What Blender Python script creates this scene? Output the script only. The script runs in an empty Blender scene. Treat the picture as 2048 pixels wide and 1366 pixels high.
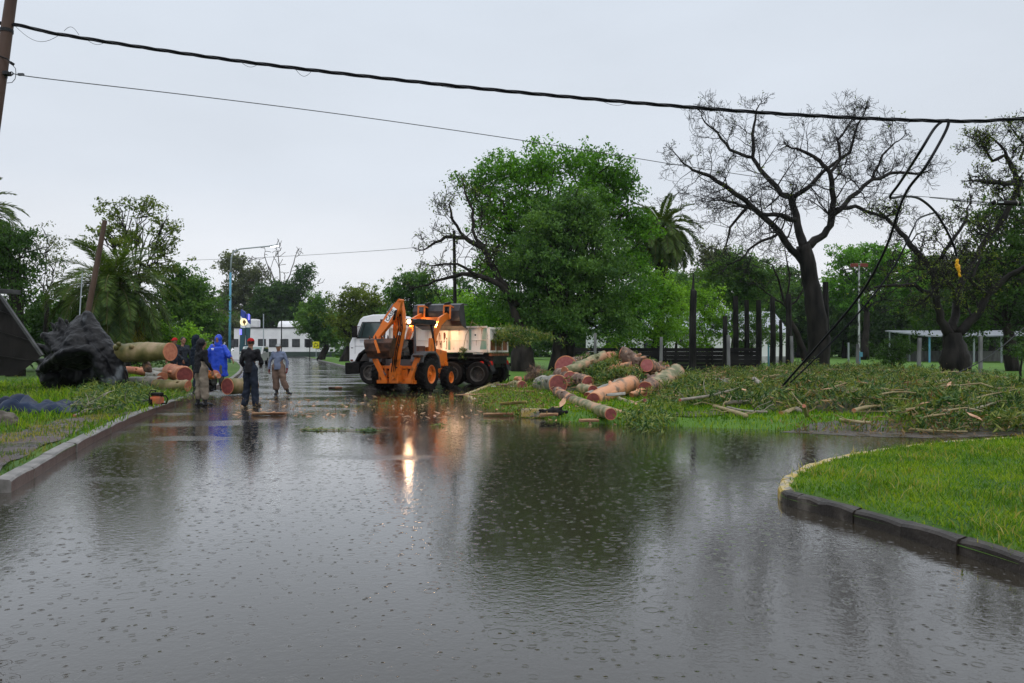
import bpy, bmesh, math, random
import numpy as np
from mathutils import Vector, Matrix, noise as mnoise
from mathutils.geometry import delaunay_2d_cdt

R = math.radians
random.seed(7); RNG = np.random.default_rng(7)
scn = bpy.context.scene
COL = scn.collection

# ---------------------------------------------------------------- camera
F, EYE, HOR, CX = 1550.0, 1.5, 698.0, 1024.0      # focal length, eye height, horizon row, centre column (2048 x 1366 frame)
cam_d = bpy.data.cameras.new('camera'); cam = bpy.data.objects.new('camera', cam_d); COL.objects.link(cam)
cam.location = (0, 0, EYE); cam.rotation_euler = (R(90), 0, 0)
cam_d.sensor_width = 36; cam_d.lens = 36*F/2048; cam_d.shift_y = 15/2048
cam_d.clip_start = 0.1; cam_d.clip_end = 2000
scn.camera = cam
# ---------------------------------------------------------------- world
w = bpy.data.worlds.new("World"); scn.world = w; w.use_nodes = True
nt = w.node_tree; nt.nodes.clear(); L = nt.links.new
out = nt.nodes.new('ShaderNodeOutputWorld'); bg = nt.nodes.new('ShaderNodeBackground')
tc = nt.nodes.new('ShaderNodeTexCoord'); sep = nt.nodes.new('ShaderNodeSeparateXYZ')
L(tc.outputs['Generated'], sep.inputs[0])
ramp = nt.nodes.new('ShaderNodeValToRGB'); L(sep.outputs['Z'], ramp.inputs[0])
e = ramp.color_ramp.elements
e[0].position = 0.0; e[0].color = (0.84, 0.87, 0.92, 1)
e[1].position = 1.0; e[1].color = (1.60, 1.68, 1.80, 1)
for p_, c_ in ((0.10, (0.85, 0.875, 0.92, 1)), (0.2, (0.72, 0.775, 0.855, 1)), (0.42, (0.68, 0.745, 0.835, 1)), (0.6, (1.10, 1.17, 1.28, 1))):
    q = e.new(p_); q.color = c_
nz = nt.nodes.new('ShaderNodeTexNoise'); nz.inputs['Scale'].default_value = 2.2; nz.inputs['Detail'].default_value = 5
mp = nt.nodes.new('ShaderNodeMapping'); mp.inputs['Scale'].default_value = (1, 1, 3.0)
L(tc.outputs['Generated'], mp.inputs[0]); L(mp.outputs[0], nz.inputs['Vector'])
mr = nt.nodes.new('ShaderNodeMapRange'); L(nz.outputs['Fac'], mr.inputs[0])
mr.inputs[1].default_value = 0.3; mr.inputs[2].default_value = 0.7; mr.inputs[3].default_value = 0.99; mr.inputs[4].default_value = 1.10
# a little brighter to the left, greyer to the right, as the cloud cover thins
mrx = nt.nodes.new('ShaderNodeMapRange'); L(sep.outputs['X'], mrx.inputs[0])
mrx.inputs[1].default_value = -0.55; mrx.inputs[2].default_value = 0.55; mrx.inputs[3].default_value = 1.01; mrx.inputs[4].default_value = 0.98
mm = nt.nodes.new('ShaderNodeMath'); mm.operation = 'MULTIPLY'; L(mr.outputs[0], mm.inputs[0]); L(mrx.outputs[0], mm.inputs[1])
mul = nt.nodes.new('ShaderNodeVectorMath'); mul.operation = 'SCALE'; L(ramp.outputs[0], mul.inputs[0]); L(mm.outputs[0], mul.inputs['Scale'])
sky = nt.nodes.new('ShaderNodeTexSky'); sky.sky_type = 'NISHITA'; sky.sun_disc = False
sky.sun_elevation = R(35); sky.sun_rotation = R(150); sky.air_density = 2.0; sky.dust_density = 6.0
sks = nt.nodes.new('ShaderNodeVectorMath'); sks.operation = 'SCALE'; L(sky.outputs[0], sks.inputs[0]); sks.inputs['Scale'].default_value = 0.05
mix = nt.nodes.new('ShaderNodeMix'); mix.data_type = 'RGBA'; mix.inputs[0].default_value = 0.04
L(mul.outputs[0], mix.inputs[6]); L(sks.outputs[0], mix.inputs[7])
L(mix.outputs[2], bg.inputs['Color']); bg.inputs['Strength'].default_value = 1.0
L(bg.outputs[0], out.inputs[0])
# ---------------------------------------------------------------- sun (overcast)
sd = bpy.data.lights.new('sun', 'SUN'); sd.energy = 0.5; sd.angle = R(40); sd.color = (1, 0.97, 0.93)
so = bpy.data.objects.new('sun', sd); COL.objects.link(so)
so.rotation_euler = (R(40), 0, R(30))
# ---------------------------------------------------------------- view
scn.view_settings.view_transform = 'Standard'; scn.view_settings.look = 'None'
scn.view_settings.exposure = 0.0; scn.view_settings.gamma = 1; scn.view_settings.use_curve_mapping = False
scn.cycles.use_denoising = True
scn.cycles.max_bounces = 5; scn.cycles.diffuse_bounces = 2; scn.cycles.glossy_bounces = 3
scn.cycles.transmission_bounces = 3; scn.cycles.transparent_max_bounces = 6; scn.cycles.volume_bounces = 0
scn.cycles.sample_clamp_indirect = 6

# ================================================================= helpers
def P(px, py, d):
    return Vector(((px-CX)*d/F, d, EYE-(py-HOR)*d/F))
def G(px, py, z=0.0):
    d = F*(EYE-z)/(py-HOR)
    return Vector(((px-CX)*d/F, d, z))
def tag(o, label=None, cat=None, group=None, kind=None):
    if label: o['label'] = label
    if cat: o['category'] = cat
    if group: o['group'] = group
    if kind: o['kind'] = kind
    return o
def empty(name, loc, label, cat, group=None, rz=0):
    o = bpy.data.objects.new(name, None); COL.objects.link(o)
    o.location = loc; o.rotation_euler = (0, 0, rz); o.empty_display_size = 0.3
    return tag(o, label, cat, group)
def smooth(me, on=True):
    me.polygons.foreach_set('use_smooth', np.full(len(me.polygons), on, dtype=bool))
def np_mesh(name, V, Fc, k=None):
    """V (n,3); Fc (m,k) int array"""
    me = bpy.data.meshes.new(name)
    V = np.asarray(V, dtype=np.float32); Fc = np.asarray(Fc, dtype=np.int32)
    me.vertices.add(len(V)); me.vertices.foreach_set('co', V.ravel())
    m, k = Fc.shape
    me.loops.add(m*k); me.loops.foreach_set('vertex_index', Fc.ravel())
    me.polygons.add(m)
    me.polygons.foreach_set('loop_start', np.arange(0, m*k, k, dtype=np.int32))
    try: me.polygons.foreach_set('loop_total', np.full(m, k, dtype=np.int32))
    except Exception: pass
    me.update(calc_edges=True); me.validate()
    return me
def link(name, me, mat, parent=None, loc=None):
    o = bpy.data.objects.new(name, me); COL.objects.link(o)
    if mat is not None:
        for m_ in (mat if isinstance(mat, (list, tuple)) else [mat]): me.materials.append(m_)
    if loc is not None: o.location = loc
    if parent: o.parent = parent
    return o
def frame(d):
    d = Vector(d).normalized()
    a = Vector((0, 0, 1)) if abs(d.z) < 0.9 else Vector((1, 0, 0))
    u = a.cross(d).normalized(); v = d.cross(u).normalized()
    return u, v
class MB:
    def __init__(s): s.v = []; s.f = []; s.m = []; s.mi = 0
    def add(s, vs, fs):
        b = len(s.v); s.v += [tuple(x) for x in vs]
        s.f += [tuple(b+i for i in f) for f in fs]; s.m += [s.mi]*len(fs); return s
    def box(s, c, size, rot=None, taper=1.0):
        x, y, z = size[0]/2, size[1]/2, size[2]/2
        vs = [(-x,-y,-z),(x,-y,-z),(x,y,-z),(-x,y,-z),(-x*taper,-y*taper,z),(x*taper,-y*taper,z),(x*taper,y*taper,z),(-x*taper,y*taper,z)]
        vs = [Vector(q) for q in vs]
        if rot is not None: vs = [rot @ q for q in vs]
        c = Vector(c)
        return s.add([q+c for q in vs], [(0,3,2,1),(4,5,6,7),(0,1,5,4),(1,2,6,5),(2,3,7,6),(3,0,4,7)])
    def bar(s, a, b, w, h=None, up=None):
        """box beam from a to b"""
        a, b = Vector(a), Vector(b); h = h or w; d = (b-a); l = d.length; d.normalize()
        if up is None: u, v = frame(d)
        else:
            v = Vector(up); u = v.cross(d).normalized(); v = d.cross(u).normalized()
        rot = Matrix((u, d, v)).transposed()
        return s.box((a+b)/2, (w, l, h), rot)
    def ring(s, c, u, v, ru, rv, n, nz=None):
        return [c+u*(math.cos(2*math.pi*i/n)*ru*(nz[i] if nz else 1))+v*(math.sin(2*math.pi*i/n)*rv*(nz[i] if nz else 1)) for i in range(n)]
    def tube(s, pts, rad, n=10, cap=True, rough=0.0, flat=1.0, rnd=None):
        pts = [Vector(p) for p in pts]; k = len(pts)
        rad = [rad]*k if not hasattr(rad, '__len__') else list(rad)
        rnd = rnd or random
        vs = []; u = v = None
        for i, p in enumerate(pts):
            d = (pts[min(i+1, k-1)]-pts[max(i-1, 0)])
            if d.length < 1e-7: d = Vector((0, 0, 1))
            d.normalize()
            if u is None: u, v = frame(d)
            else:
                u = (u-d*u.dot(d)); u = u.normalized() if u.length > 1e-6 else frame(d)[0]
                v = d.cross(u).normalized()
            nz_ = [1+rnd.uniform(-rough, rough) for _ in range(n)] if rough else None
            vs += s.ring(p, u, v, rad[i], rad[i]*flat, n, nz_)
        fs = []
        for i in range(k-1):
            for j in range(n):
                a, b = i*n+j, i*n+(j+1) % n
                fs.append((a, b, b+n, a+n))
        if cap:
            fs.append(tuple(range(n-1, -1, -1))); fs.append(tuple((k-1)*n+j for j in range(n)))
        return s.add(vs, fs)
    def cyl(s, a, b, r0, r1=None, n=16): return s.tube([a, b], [r0, r0 if r1 is None else r1], n)
    def limb(s, pts, rad, n=12, flat=1.0):
        """tube with rounded ends"""
        pts = [Vector(p) for p in pts]; rad = list(rad) if hasattr(rad, '__len__') else [rad]*len(pts)
        d0 = (pts[0]-pts[1]).normalized(); d1 = (pts[-1]-pts[-2]).normalized()
        P_, R_ = [], []
        for q in (0.98, 0.8, 0.45): P_.append(pts[0]+d0*rad[0]*q*flat); R_.append(rad[0]*math.sqrt(1-q*q))
        for p, r in zip(pts, rad): P_.append(p); R_.append(r)
        for q in (0.45, 0.8, 0.98): P_.append(pts[-1]+d1*rad[-1]*q*flat); R_.append(rad[-1]*math.sqrt(1-q*q))
        return s.tube(P_, R_, n, flat=flat)
    def ball(s, c, r, n=12, m=8):
        c = Vector(c); r = Vector(r) if hasattr(r, '__len__') else Vector((r, r, r))
        vs = [c+Vector((0, 0, -r.z))]
        for i in range(1, m):
            t = math.pi*i/m
            for j in range(n):
                a = 2*math.pi*j/n
                vs.append(c+Vector((r.x*math.sin(t)*math.cos(a), r.y*math.sin(t)*math.sin(a), -r.z*math.cos(t))))
        vs.append(c+Vector((0, 0, r.z)))
        fs = [(0, 1+(j+1) % n, 1+j) for j in range(n)]
        for i in range(m-2):
            for j in range(n):
                a, b = 1+i*n+j, 1+i*n+(j+1) % n; fs.append((a, b, b+n, a+n))
        t = len(vs)-1; b0 = 1+(m-2)*n
        fs += [(b0+j, b0+(j+1) % n, t) for j in range(n)]
        return s.add(vs, fs)
    def lathe(s, prof, axis='z', c=(0, 0, 0), n=28, closed=False):
        """prof: (radius, height) list; revolved round the axis"""
        c = Vector(c); vs = []
        for r, h in prof:
            for j in range(n):
                a = 2*math.pi*j/n; x, y = r*math.cos(a), r*math.sin(a)
                vs.append(c+Vector({'z': (x, y, h), 'x': (h, x, y), 'y': (y, h, x)}[axis]))
        fs = []; k = len(prof)
        for i in range(k if closed else k-1):
            for j in range(n):
                a, b = i*n+j, i*n+(j+1) % n; a2, b2 = ((i+1) % k)*n+j, ((i+1) % k)*n+(j+1) % n
                fs.append((a, b, b2, a2))
        return s.add(vs, fs)
    def prism(s, poly, h0, h1, axis='x', c=(0, 0, 0)):
        """polygon in the plane across the axis, pushed from h0 to h1. axis x: poly=(y,z); y: (x,z); z: (x,y)"""
        c = Vector(c)
        def V3(a, b, h): return c+Vector({'x': (h, a, b), 'y': (a, h, b), 'z': (a, b, h)}[axis])
        n = len(poly); vs = [V3(a, b, h0) for a, b in poly]+[V3(a, b, h1) for a, b in poly]
        fs = [tuple(range(n)), tuple(range(2*n-1, n-1, -1))]+[(i, n+i, n+(i+1) % n, (i+1) % n) for i in range(n)]
        return s.add(vs, fs)
    def xf(s, M):
        s.v = [tuple(M @ Vector(q)) for q in s.v]; return s
    def build(s, name, mat, parent=None, off=None, sm=False, bevel=0.0, loc=None, seg=2):
        me = bpy.data.meshes.new(name)
        if off is not None:
            ox, oy, oz = off; V_ = [(x-ox, y-oy, z-oz) for x, y, z in s.v]
        else: V_ = s.v
        me.from_pydata(V_, [], s.f); 
        bm = bmesh.new(); bm.from_mesh(me); bmesh.ops.recalc_face_normals(bm, faces=bm.faces)
        if bevel > 0:
            ed = [e_ for e_ in bm.edges if e_.is_manifold and e_.calc_face_angle(0) > 0.6]
            bmesh.ops.bevel(bm, geom=ed, offset=bevel, segments=seg, affect='EDGES', clamp_overlap=True, profile=0.6)
        bm.to_mesh(me); bm.free()
        if isinstance(mat, (list, tuple)) and bevel == 0: me.polygons.foreach_set('material_index', s.m)
        o = link(name, me, mat, parent, loc if loc is not None else (off if (off is not None and parent is None) else None))
        if sm: smooth(me)
        return o
def blob(mb, voxel, mat, name, parent=None, off=None, disp=0.0, dscale=4.0, it=2, loc=None):
    """one continuous skin grown over the shapes in mb"""
    o = mb.build('tmp', None, off=off, loc=(0, 0, 0))
    m = o.modifiers.new('r', 'REMESH'); m.mode = 'VOXEL'; m.voxel_size = voxel; m.use_smooth_shade = True
    if it:
        m2 = o.modifiers.new('s', 'SMOOTH'); m2.iterations = it; m2.factor = 0.5
    dg = bpy.context.evaluated_depsgraph_get(); dg.update()
    me = bpy.data.meshes.new_from_object(o.evaluated_get(dg))
    bpy.data.objects.remove(o)
    me.name = name; me.materials.clear()
    if disp:
        n = len(me.vertices); co = np.empty(n*3, dtype=np.float32); me.vertices.foreach_get('co', co)
        no = np.empty(n*3, dtype=np.float32); me.vertices.foreach_get('normal', no)
        co = co.reshape(-1, 3); no = no.reshape(-1, 3)
        dd = np.array([mnoise.fractal(Vector(c_)*dscale, 1.0, 2.0, 4) for c_ in co.tolist()], dtype=np.float32)
        co += no*(dd*disp)[:, None]; me.vertices.foreach_set('co', co.ravel()); me.update()
    smooth(me)
    return link(name, me, mat, parent, loc)

# ---------------------------------------------------------------- materials
MATS = {}
def nodes_of(name):
    m = bpy.data.materials.new(name); m.use_nodes = True; t = m.node_tree
    b = t.nodes['Principled BSDF']; MATS[name] = m
    return m, t, b
def M(name, c1, c2=None, scale=3.0, rough=0.5, bump=0.0, bscale=None, metal=0.0, detail=5, coord='Object', stretch=(1, 1, 1),
      c3=None, emis=None, estr=0.0, spec=0.25, coat=0.0, lo=0.35, hi=0.65, transm=0.0, rough2=None):
    if name in MATS: return MATS[name]
    m, t, b = nodes_of(name); N = t.nodes.new; K = t.links.new
    b.inputs['Roughness'].default_value = rough; b.inputs['Metallic'].default_value = metal
    b.inputs['Specular IOR Level'].default_value = spec; b.inputs['Coat Weight'].default_value = coat
    b.inputs['Transmission Weight'].default_value = transm
    b.inputs['Base Color'].default_value = (*c1, 1)
    tcn = N('ShaderNodeTexCoord'); mp_ = N('ShaderNodeMapping'); mp_.inputs['Scale'].default_value = stretch
    K(tcn.outputs[coord], mp_.inputs[0])
    if c2 is not None:
        n = N('ShaderNodeTexNoise'); n.inputs['Scale'].default_value = scale; n.inputs['Detail'].default_value = detail
        K(mp_.outputs[0], n.inputs['Vector'])
        r = N('ShaderNodeValToRGB'); r.color_ramp.elements[0].position = lo; r.color_ramp.elements[1].position = hi
        r.color_ramp.elements[0].color = (*c1, 1); r.color_ramp.elements[1].color = (*c2, 1)
        if c3 is not None: q = r.color_ramp.elements.new((lo+hi)/2); q.color = (*c3, 1)
        K(n.outputs['Fac'], r.inputs[0]); K(r.outputs[0], b.inputs['Base Color'])
        if rough2 is not None:
            mr_ = N('ShaderNodeMapRange'); K(n.outputs['Fac'], mr_.inputs[0]); mr_.inputs[1].default_value = lo; mr_.inputs[2].default_value = hi
            mr_.inputs[3].default_value = rough; mr_.inputs[4].default_value = rough2; K(mr_.outputs[0], b.inputs['Roughness'])
    if bump:
        n2 = N('ShaderNodeTexNoise'); n2.inputs['Scale'].default_value = bscale or scale*4; n2.inputs['Detail'].default_value = 6
        K(mp_.outputs[0], n2.inputs['Vector'])
        bp = N('ShaderNodeBump'); bp.inputs['Strength'].default_value = 1.0; bp.inputs['Distance'].default_value = bump
        K(n2.outputs['Fac'], bp.inputs['Height']); K(bp.outputs[0], b.inputs['Normal'])
    if emis is not None:
        b.inputs['Emission Color'].default_value = (*emis, 1); b.inputs['Emission Strength'].default_value = estr
    return m
def leafmat(name, c1, c2, c3=None, vary=0.35, scale=0.35, trans=0.35, rough=0.45):
    """colour changes from clump to clump and a little from leaf to leaf"""
    if name in MATS: return MATS[name]
    m, t, b = nodes_of(name); N = t.nodes.new; K = t.links.new
    geo = N('ShaderNodeNewGeometry'); n = N('ShaderNodeTexNoise'); n.inputs['Scale'].default_value = scale; n.inputs['Detail'].default_value = 3
    K(geo.outputs['Position'], n.inputs['Vector'])
    a = N('ShaderNodeMath'); a.operation = 'MULTIPLY_ADD'; K(geo.outputs['Random Per Island'], a.inputs[0]); a.inputs[1].default_value = vary
    K(n.outputs['Fac'], a.inputs[2])
    r = N('ShaderNodeValToRGB'); r.color_ramp.elements[0].position = 0.38+vary*0.3; r.color_ramp.elements[1].position = 0.62+vary*0.7
    r.color_ramp.elements[0].color = (*c1, 1); r.color_ramp.elements[1].color = (*c2, 1)
    if c3: q = r.color_ramp.elements.new(0.5+vary*0.5); q.color = (*c3, 1)
    K(a.outputs[0], r.inputs[0]); K(r.outputs[0], b.inputs['Base Color'])
    b.inputs['Roughness'].default_value = rough; b.inputs['Specular IOR Level'].default_value = 0.16
    tr = N('ShaderNodeBsdfTranslucent'); g = N('ShaderNodeMix'); g.data_type = 'RGBA'; g.blend_type = 'MULTIPLY'; g.inputs[0].default_value = 1
    K(r.outputs[0], g.inputs[6]); g.inputs[7].default_value = (1.6, 1.5, 0.5, 1); K(g.outputs[2], tr.inputs[0])
    mx = N('ShaderNodeMixShader'); mx.inputs[0].default_value = trans
    K(b.outputs[0], mx.inputs[1]); K(tr.outputs[0], mx.inputs[2])
    K(mx.outputs[0], t.nodes['Material Output'].inputs[0])
    return m
# ================================================================= the setting
# ---- wet road / flooded crossing
def road_material():
    m, t, b = nodes_of('wet_asphalt'); N = t.nodes.new; K = t.links.new
    geo = N('ShaderNodeNewGeometry'); pos = geo.outputs['Position']
    def noise_(scale, detail=4, stretch=(1, 1, 1), rough=0.55):
        mp_ = N('ShaderNodeMapping'); mp_.inputs['Scale'].default_value = stretch; K(pos, mp_.inputs[0])
        n = N('ShaderNodeTexNoise'); n.inputs['Scale'].default_value = scale; n.inputs['Detail'].default_value = detail
        n.inputs['Roughness'].default_value = rough; K(mp_.outputs[0], n.inputs['Vector']); return n.outputs['Fac']
    def math_(op, a, b_=None, c=None, clamp=False):
        n = N('ShaderNodeMath'); n.operation = op; n.use_clamp = clamp
        for i, x in enumerate((a, b_, c)):
            if x is None: continue
            if isinstance(x, (int, float)): n.inputs[i].default_value = x
            else: K(x, n.inputs[i])
        return n.outputs[0]
    def mapr(x, a, b_, c, d):
        n = N('ShaderNodeMapRange'); K(x, n.inputs[0])
        for i, q in enumerate((a, b_, c, d)): n.inputs[i+1].default_value = q
        return n.outputs[0]
    # how much of the surface is standing water: islands of rough wet asphalt stay towards the left and the far street
    sx = N('ShaderNodeSeparateXYZ'); K(pos, sx.inputs[0])
    left = mapr(sx.outputs['X'], -3.2, -7.5, -0.03, 0.13)
    far = mapr(sx.outputs['Y'], 14.0, 26.0, -0.04, 0.05)
    patch = math_('ADD', math_('ADD', noise_(0.45, 5, (0.6, 1.4, 1)), left), math_('MULTIPLY', far, mapr(sx.outputs['X'], -1.5, -5.5, 0.0, 1.0)))
    dry = mapr(patch, 0.58, 0.80, 0.0, 1.0)
    # colour: muddy brown water over dark asphalt
    r = N('ShaderNodeMix'); r.data_type = 'RGBA'; K(noise_(0.3, 3), r.inputs[0])
    r.inputs[6].default_value = (0.024, 0.020, 0.014, 1); r.inputs[7].default_value = (0.038, 0.031, 0.022, 1)
    r2 = N('ShaderNodeMix'); r2.data_type = 'RGBA'; K(dry, r2.inputs[0]); K(r.outputs[2], r2.inputs[6]); r2.inputs[7].default_value = (0.052, 0.047, 0.046, 1)
    K(r2.outputs[2], b.inputs['Base Color'])
    b.inputs['IOR'].default_value = 1.45; b.inputs['Coat Weight'].default_value = 0.50; b.inputs['Coat IOR'].default_value = 1.45; b.inputs['Coat Roughness'].default_value = 0.03
    rr = math_('ADD', mapr(dry, 0, 1, 0.02, 0.22), mapr(noise_(0.8, 4), 0.4, 0.7, 0.0, 0.04)); K(rr, b.inputs['Roughness'])
    # height: wind ripple, drop rings, drop craters, asphalt grain
    rip = math_('MULTIPLY', noise_(14, 3, (1.25, 1.25, 1)), 0.0015)
    rip2 = math_('MULTIPLY', noise_(46, 2, (1, 1, 1)), 0.0006)
    h = math_('ADD', rip, rip2)
    calm = mapr(noise_(0.35, 3), 0.38, 0.62, 0.55, 1.3)
    h = math_('MULTIPLY', h, calm)
    for sc, rmax, amp, wv, off in ((3.1, 0.09, 0.0005, 0.010, 0), (5.3, 0.05, 0.0006, 0.008, 11.3), (9.0, 0.03, 0.0006, 0.006, 27.1)):
        mp_ = N('ShaderNodeMapping'); mp_.inputs['Location'].default_value = (off, off*0.7, 0); mp_.inputs['Scale'].default_value = (1, 1, 0); K(pos, mp_.inputs[0])
        v = N('ShaderNodeTexVoronoi'); v.voronoi_dimensions = '2D'; v.inputs['Scale'].default_value = sc; v.inputs['Randomness'].default_value = 1.0
        K(mp_.outputs[0], v.inputs['Vector'])
        dist = math_('DIVIDE', v.outputs['Distance'], sc)
        s3 = N('ShaderNodeSeparateColor'); K(v.outputs['Color'], s3.inputs[0])
        rad = math_('MULTIPLY', s3.outputs[0], rmax)
        q = math_('DIVIDE', math_('SUBTRACT', dist, rad), wv)
        g = math_('POWER', 2.718, math_('MULTIPLY', math_('MULTIPLY', q, q), -1.0))
        wave_ = math_('MULTIPLY', g, math_('COSINE', math_('MULTIPLY', q, 4.0)))
        a_ = math_('MULTIPLY', math_('SUBTRACT', 1.15, s3.outputs[0]), amp)
        on = math_('GREATER_THAN', s3.outputs[1], 0.35)
        h = math_('ADD', h, math_('MULTIPLY', math_('MULTIPLY', wave_, a_), on))
        # fresh crater where the drop has just struck
        q2 = math_('DIVIDE', dist, 0.008)
        g2 = math_('POWER', 2.718, math_('MULTIPLY', math_('MULTIPLY', q2, q2), -1.0))
        on2 = math_('GREATER_THAN', s3.outputs[2], 0.80)
        h = math_('ADD', h, math_('MULTIPLY', math_('MULTIPLY', g2, on2), 0.0042))
    grain = math_('MULTIPLY', math_('MULTIPLY', noise_(70, 3), dry), 0.006)
    h = math_('ADD', math_('MULTIPLY', h, math_('SUBTRACT', 1.0, math_('MULTIPLY', dry, 0.6))), grain)
    bp = N('ShaderNodeBump'); bp.inputs['Strength'].default_value = 1.0; bp.inputs['Distance'].default_value = 1.0
    K(h, bp.inputs['Height']); K(bp.outputs[0], b.inputs['Normal']); K(bp.outputs[0], b.inputs['Coat Normal']); K(rr, b.inputs['Coat Roughness'])
    return m
ROAD = road_material()
SOIL = M('wet_soil', (0.035, 0.022, 0.016), (0.06, 0.04, 0.028), 2.0, rough=0.35, bump=0.02, bscale=8)
def grass_ground(name, c1, c2, c3):
    return M(name, c1, c2, 0.9, rough=0.75, bump=0.03, bscale=30, c3=c3, coord='Object', detail=8, spec=0.2, lo=0.3, hi=0.7)
TURF = grass_ground('turf', (0.03, 0.075, 0.012), (0.10, 0.16, 0.022), (0.055, 0.12, 0.014))
TURF_FAR = grass_ground('turf_far', (0.055, 0.13, 0.015), (0.10, 0.20, 0.025), (0.075, 0.16, 0.018))
KERB = M('kerb_concrete', (0.10, 0.095, 0.085), (0.24, 0.23, 0.215), 5, rough=0.35, bump=0.006, bscale=30, c3=(0.17, 0.16, 0.15), rough2=0.6)
KERB_DARK = M('kerb_dark_concrete', (0.020, 0.016, 0.013), (0.17, 0.15, 0.125), 3, rough=0.45, bump=0.006, bscale=30, c3=(0.045, 0.037, 0.030), lo=0.40, hi=0.72, spec=0.3, detail=9)
KERB_FACE = M('kerb_red_brown', (0.075, 0.035, 0.028), (0.12, 0.075, 0.06), 6, rough=0.35, bump=0.005, bscale=30)
KERB_YEL = M('kerb_yellow_paint', (0.42, 0.30, 0.07), (0.20, 0.19, 0.17), 7, rough=0.5, bump=0.006, bscale=40, c3=(0.42, 0.34, 0.19), lo=0.40, hi=0.62, detail=9)

def sheet(name, mat, pts, z, spacing=1.0, zf=None, kind='structure', seed=1, jitter=0.35):
    """a sheet over an outline, with an inner mesh of points so that it can roll"""
    pl = [Vector((p[0], p[1])) for p in pts]; n = len(pl)
    xs = [p.x for p in pl]; ys = [p.y for p in pl]
    rr = random.Random(seed); inner = []
    arr = np.array([(p.x, p.y) for p in pl])
    if spacing:
        gx = np.arange(min(xs), max(xs), spacing); gy = np.arange(min(ys), max(ys), spacing)
        g = np.array([(a+rr.uniform(-jitter, jitter)*spacing, b_+rr.uniform(-jitter, jitter)*spacing) for a in gx for b_ in gy])
        if len(g): g = g[inside(g, arr)]; inner = [Vector(q) for q in g.tolist()]
    vs, _, fs, *_ = delaunay_2d_cdt(pl+inner, [], [list(range(n))], 2, 1e-5)
    V_ = []
    for v in vs:
        zz = zf(v.x, v.y) if zf else z
        V_.append((v.x, v.y, zz))
    me = bpy.data.meshes.new(name); me.from_pydata(V_, [], [tuple(f) for f in fs]); 
    bm = bmesh.new(); bm.from_mesh(me); bmesh.ops.recalc_face_normals(bm, faces=bm.faces)
    up = sum(f_.normal.z for f_ in bm.faces)
    if up < 0: bmesh.ops.reverse_faces(bm, faces=bm.faces)
    bm.to_mesh(me); bm.free(); smooth(me)
    o = link(name, me, mat); tag(o, kind=kind); return o
def inside(pts, poly):
    x, y = pts[:, 0], pts[:, 1]; r = np.zeros(len(pts), bool); n = len(poly); j = n-1
    for i in range(n):
        xi, yi = poly[i]; xj, yj = poly[j]
        c = ((yi > y) != (yj > y)) & (x < (xj-xi)*(y-yi)/((yj-yi) if yj != yi else 1e-9)+xi)
        r ^= c; j = i
    return r
def edge_dist(pts, poly, closed=True):
    d = np.full(len(pts), 1e9); n = len(poly)
    for i in range(n if closed else n-1):
        a = np.array(poly[i]); b_ = np.array(poly[(i+1) % n]); ab = b_-a
        t_ = np.clip(((pts-a) @ ab)/max(ab @ ab, 1e-9), 0, 1)
        d = np.minimum(d, np.linalg.norm(pts-(a+t_[:, None]*ab), axis=1))
    return d
def resample(pts, step):
    out_ = [pts[0]]
    for a, b_ in zip(pts[:-1], pts[1:]):
        k = max(1, int((b_-a).length/step))
        for i in range(1, k+1): out_.append(a.lerp(b_, i/k))
    return out_
def smooth_line(pts, k=2):
    for _ in range(k):
        q = [pts[0]]
        for a, b_ in zip(pts[:-1], pts[1:]): q += [a.lerp(b_, 0.25), a.lerp(b_, 0.75)]
        q.append(pts[-1]); pts = q
    return pts
def kerb(name, pts, w, h, mats, side=1, label=None, piece=0.9, seed=3):
    """kerb stones along a line; side=+1: body lies left of the walking direction"""
    rr = random.Random(seed); pts = resample([Vector((p[0], p[1], 0)) for p in pts], 0.3)
    mb = MB(); ring_prev = None; acc = 0
    vs = []; fs = []; ms = []
    prof = [(0.0, -0.10), (0.0, h-0.025), (0.02, h-0.004), (0.045, h), (w-0.02, h), (w, h-0.01), (w, -0.10)]
    k = len(prof); per = 3; nb = max(1, (len(pts)-1)//per)
    for s_ in range(nb):                      # one stone after another, each a little out of line, chipped at its ends
        i0 = s_*per; i1 = (s_+1)*per if s_ < nb-1 else len(pts)-1; b0 = len(vs); seg = pts[i0:i1+1]
        jj, jz, tw = rr.uniform(-0.007, 0.007), rr.uniform(-0.009, 0.006), rr.uniform(-0.006, 0.006)
        for q, p in enumerate(seg):
            d = (pts[min(i0+q+1, len(pts)-1)]-pts[max(i0+q-1, 0)]).normalized(); nrm = Vector((-d.y, d.x, 0))*side
            pe = p+d*(0.003 if q == 0 else (-0.003 if q == len(seg)-1 else 0)); u = q/max(1, len(seg)-1)-.5
            ch = rr.uniform(0, 0.022) if q in (0, len(seg)-1) else 0
            for a, z_ in prof: vs.append(pe+nrm*(a+jj+tw*u*2)+Vector((0, 0, z_+((jz-(ch if a < .05 else 0)) if z_ > 0 else 0))))
        for i in range(len(seg)-1):
            for j in range(k-1):
                a = b0+i*k+j; fs.append((a, a+1, a+k+1, a+k)); ms.append(1 if j == 0 else 0)
        fs.append(tuple(b0+j for j in range(k))); ms.append(0); fs.append(tuple(b0+(len(seg)-1)*k+j for j in range(k))[::-1]); ms.append(0)
    mb.v = [tuple(v) for v in vs]; mb.f = fs; mb.m = ms
    o = mb.build(name, mats); tag(o, label, kind='structure'); return o

def nz2(x, y, s, a): return mnoise.noise(Vector((x*s, y*s, 3.3)))*a
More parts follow.
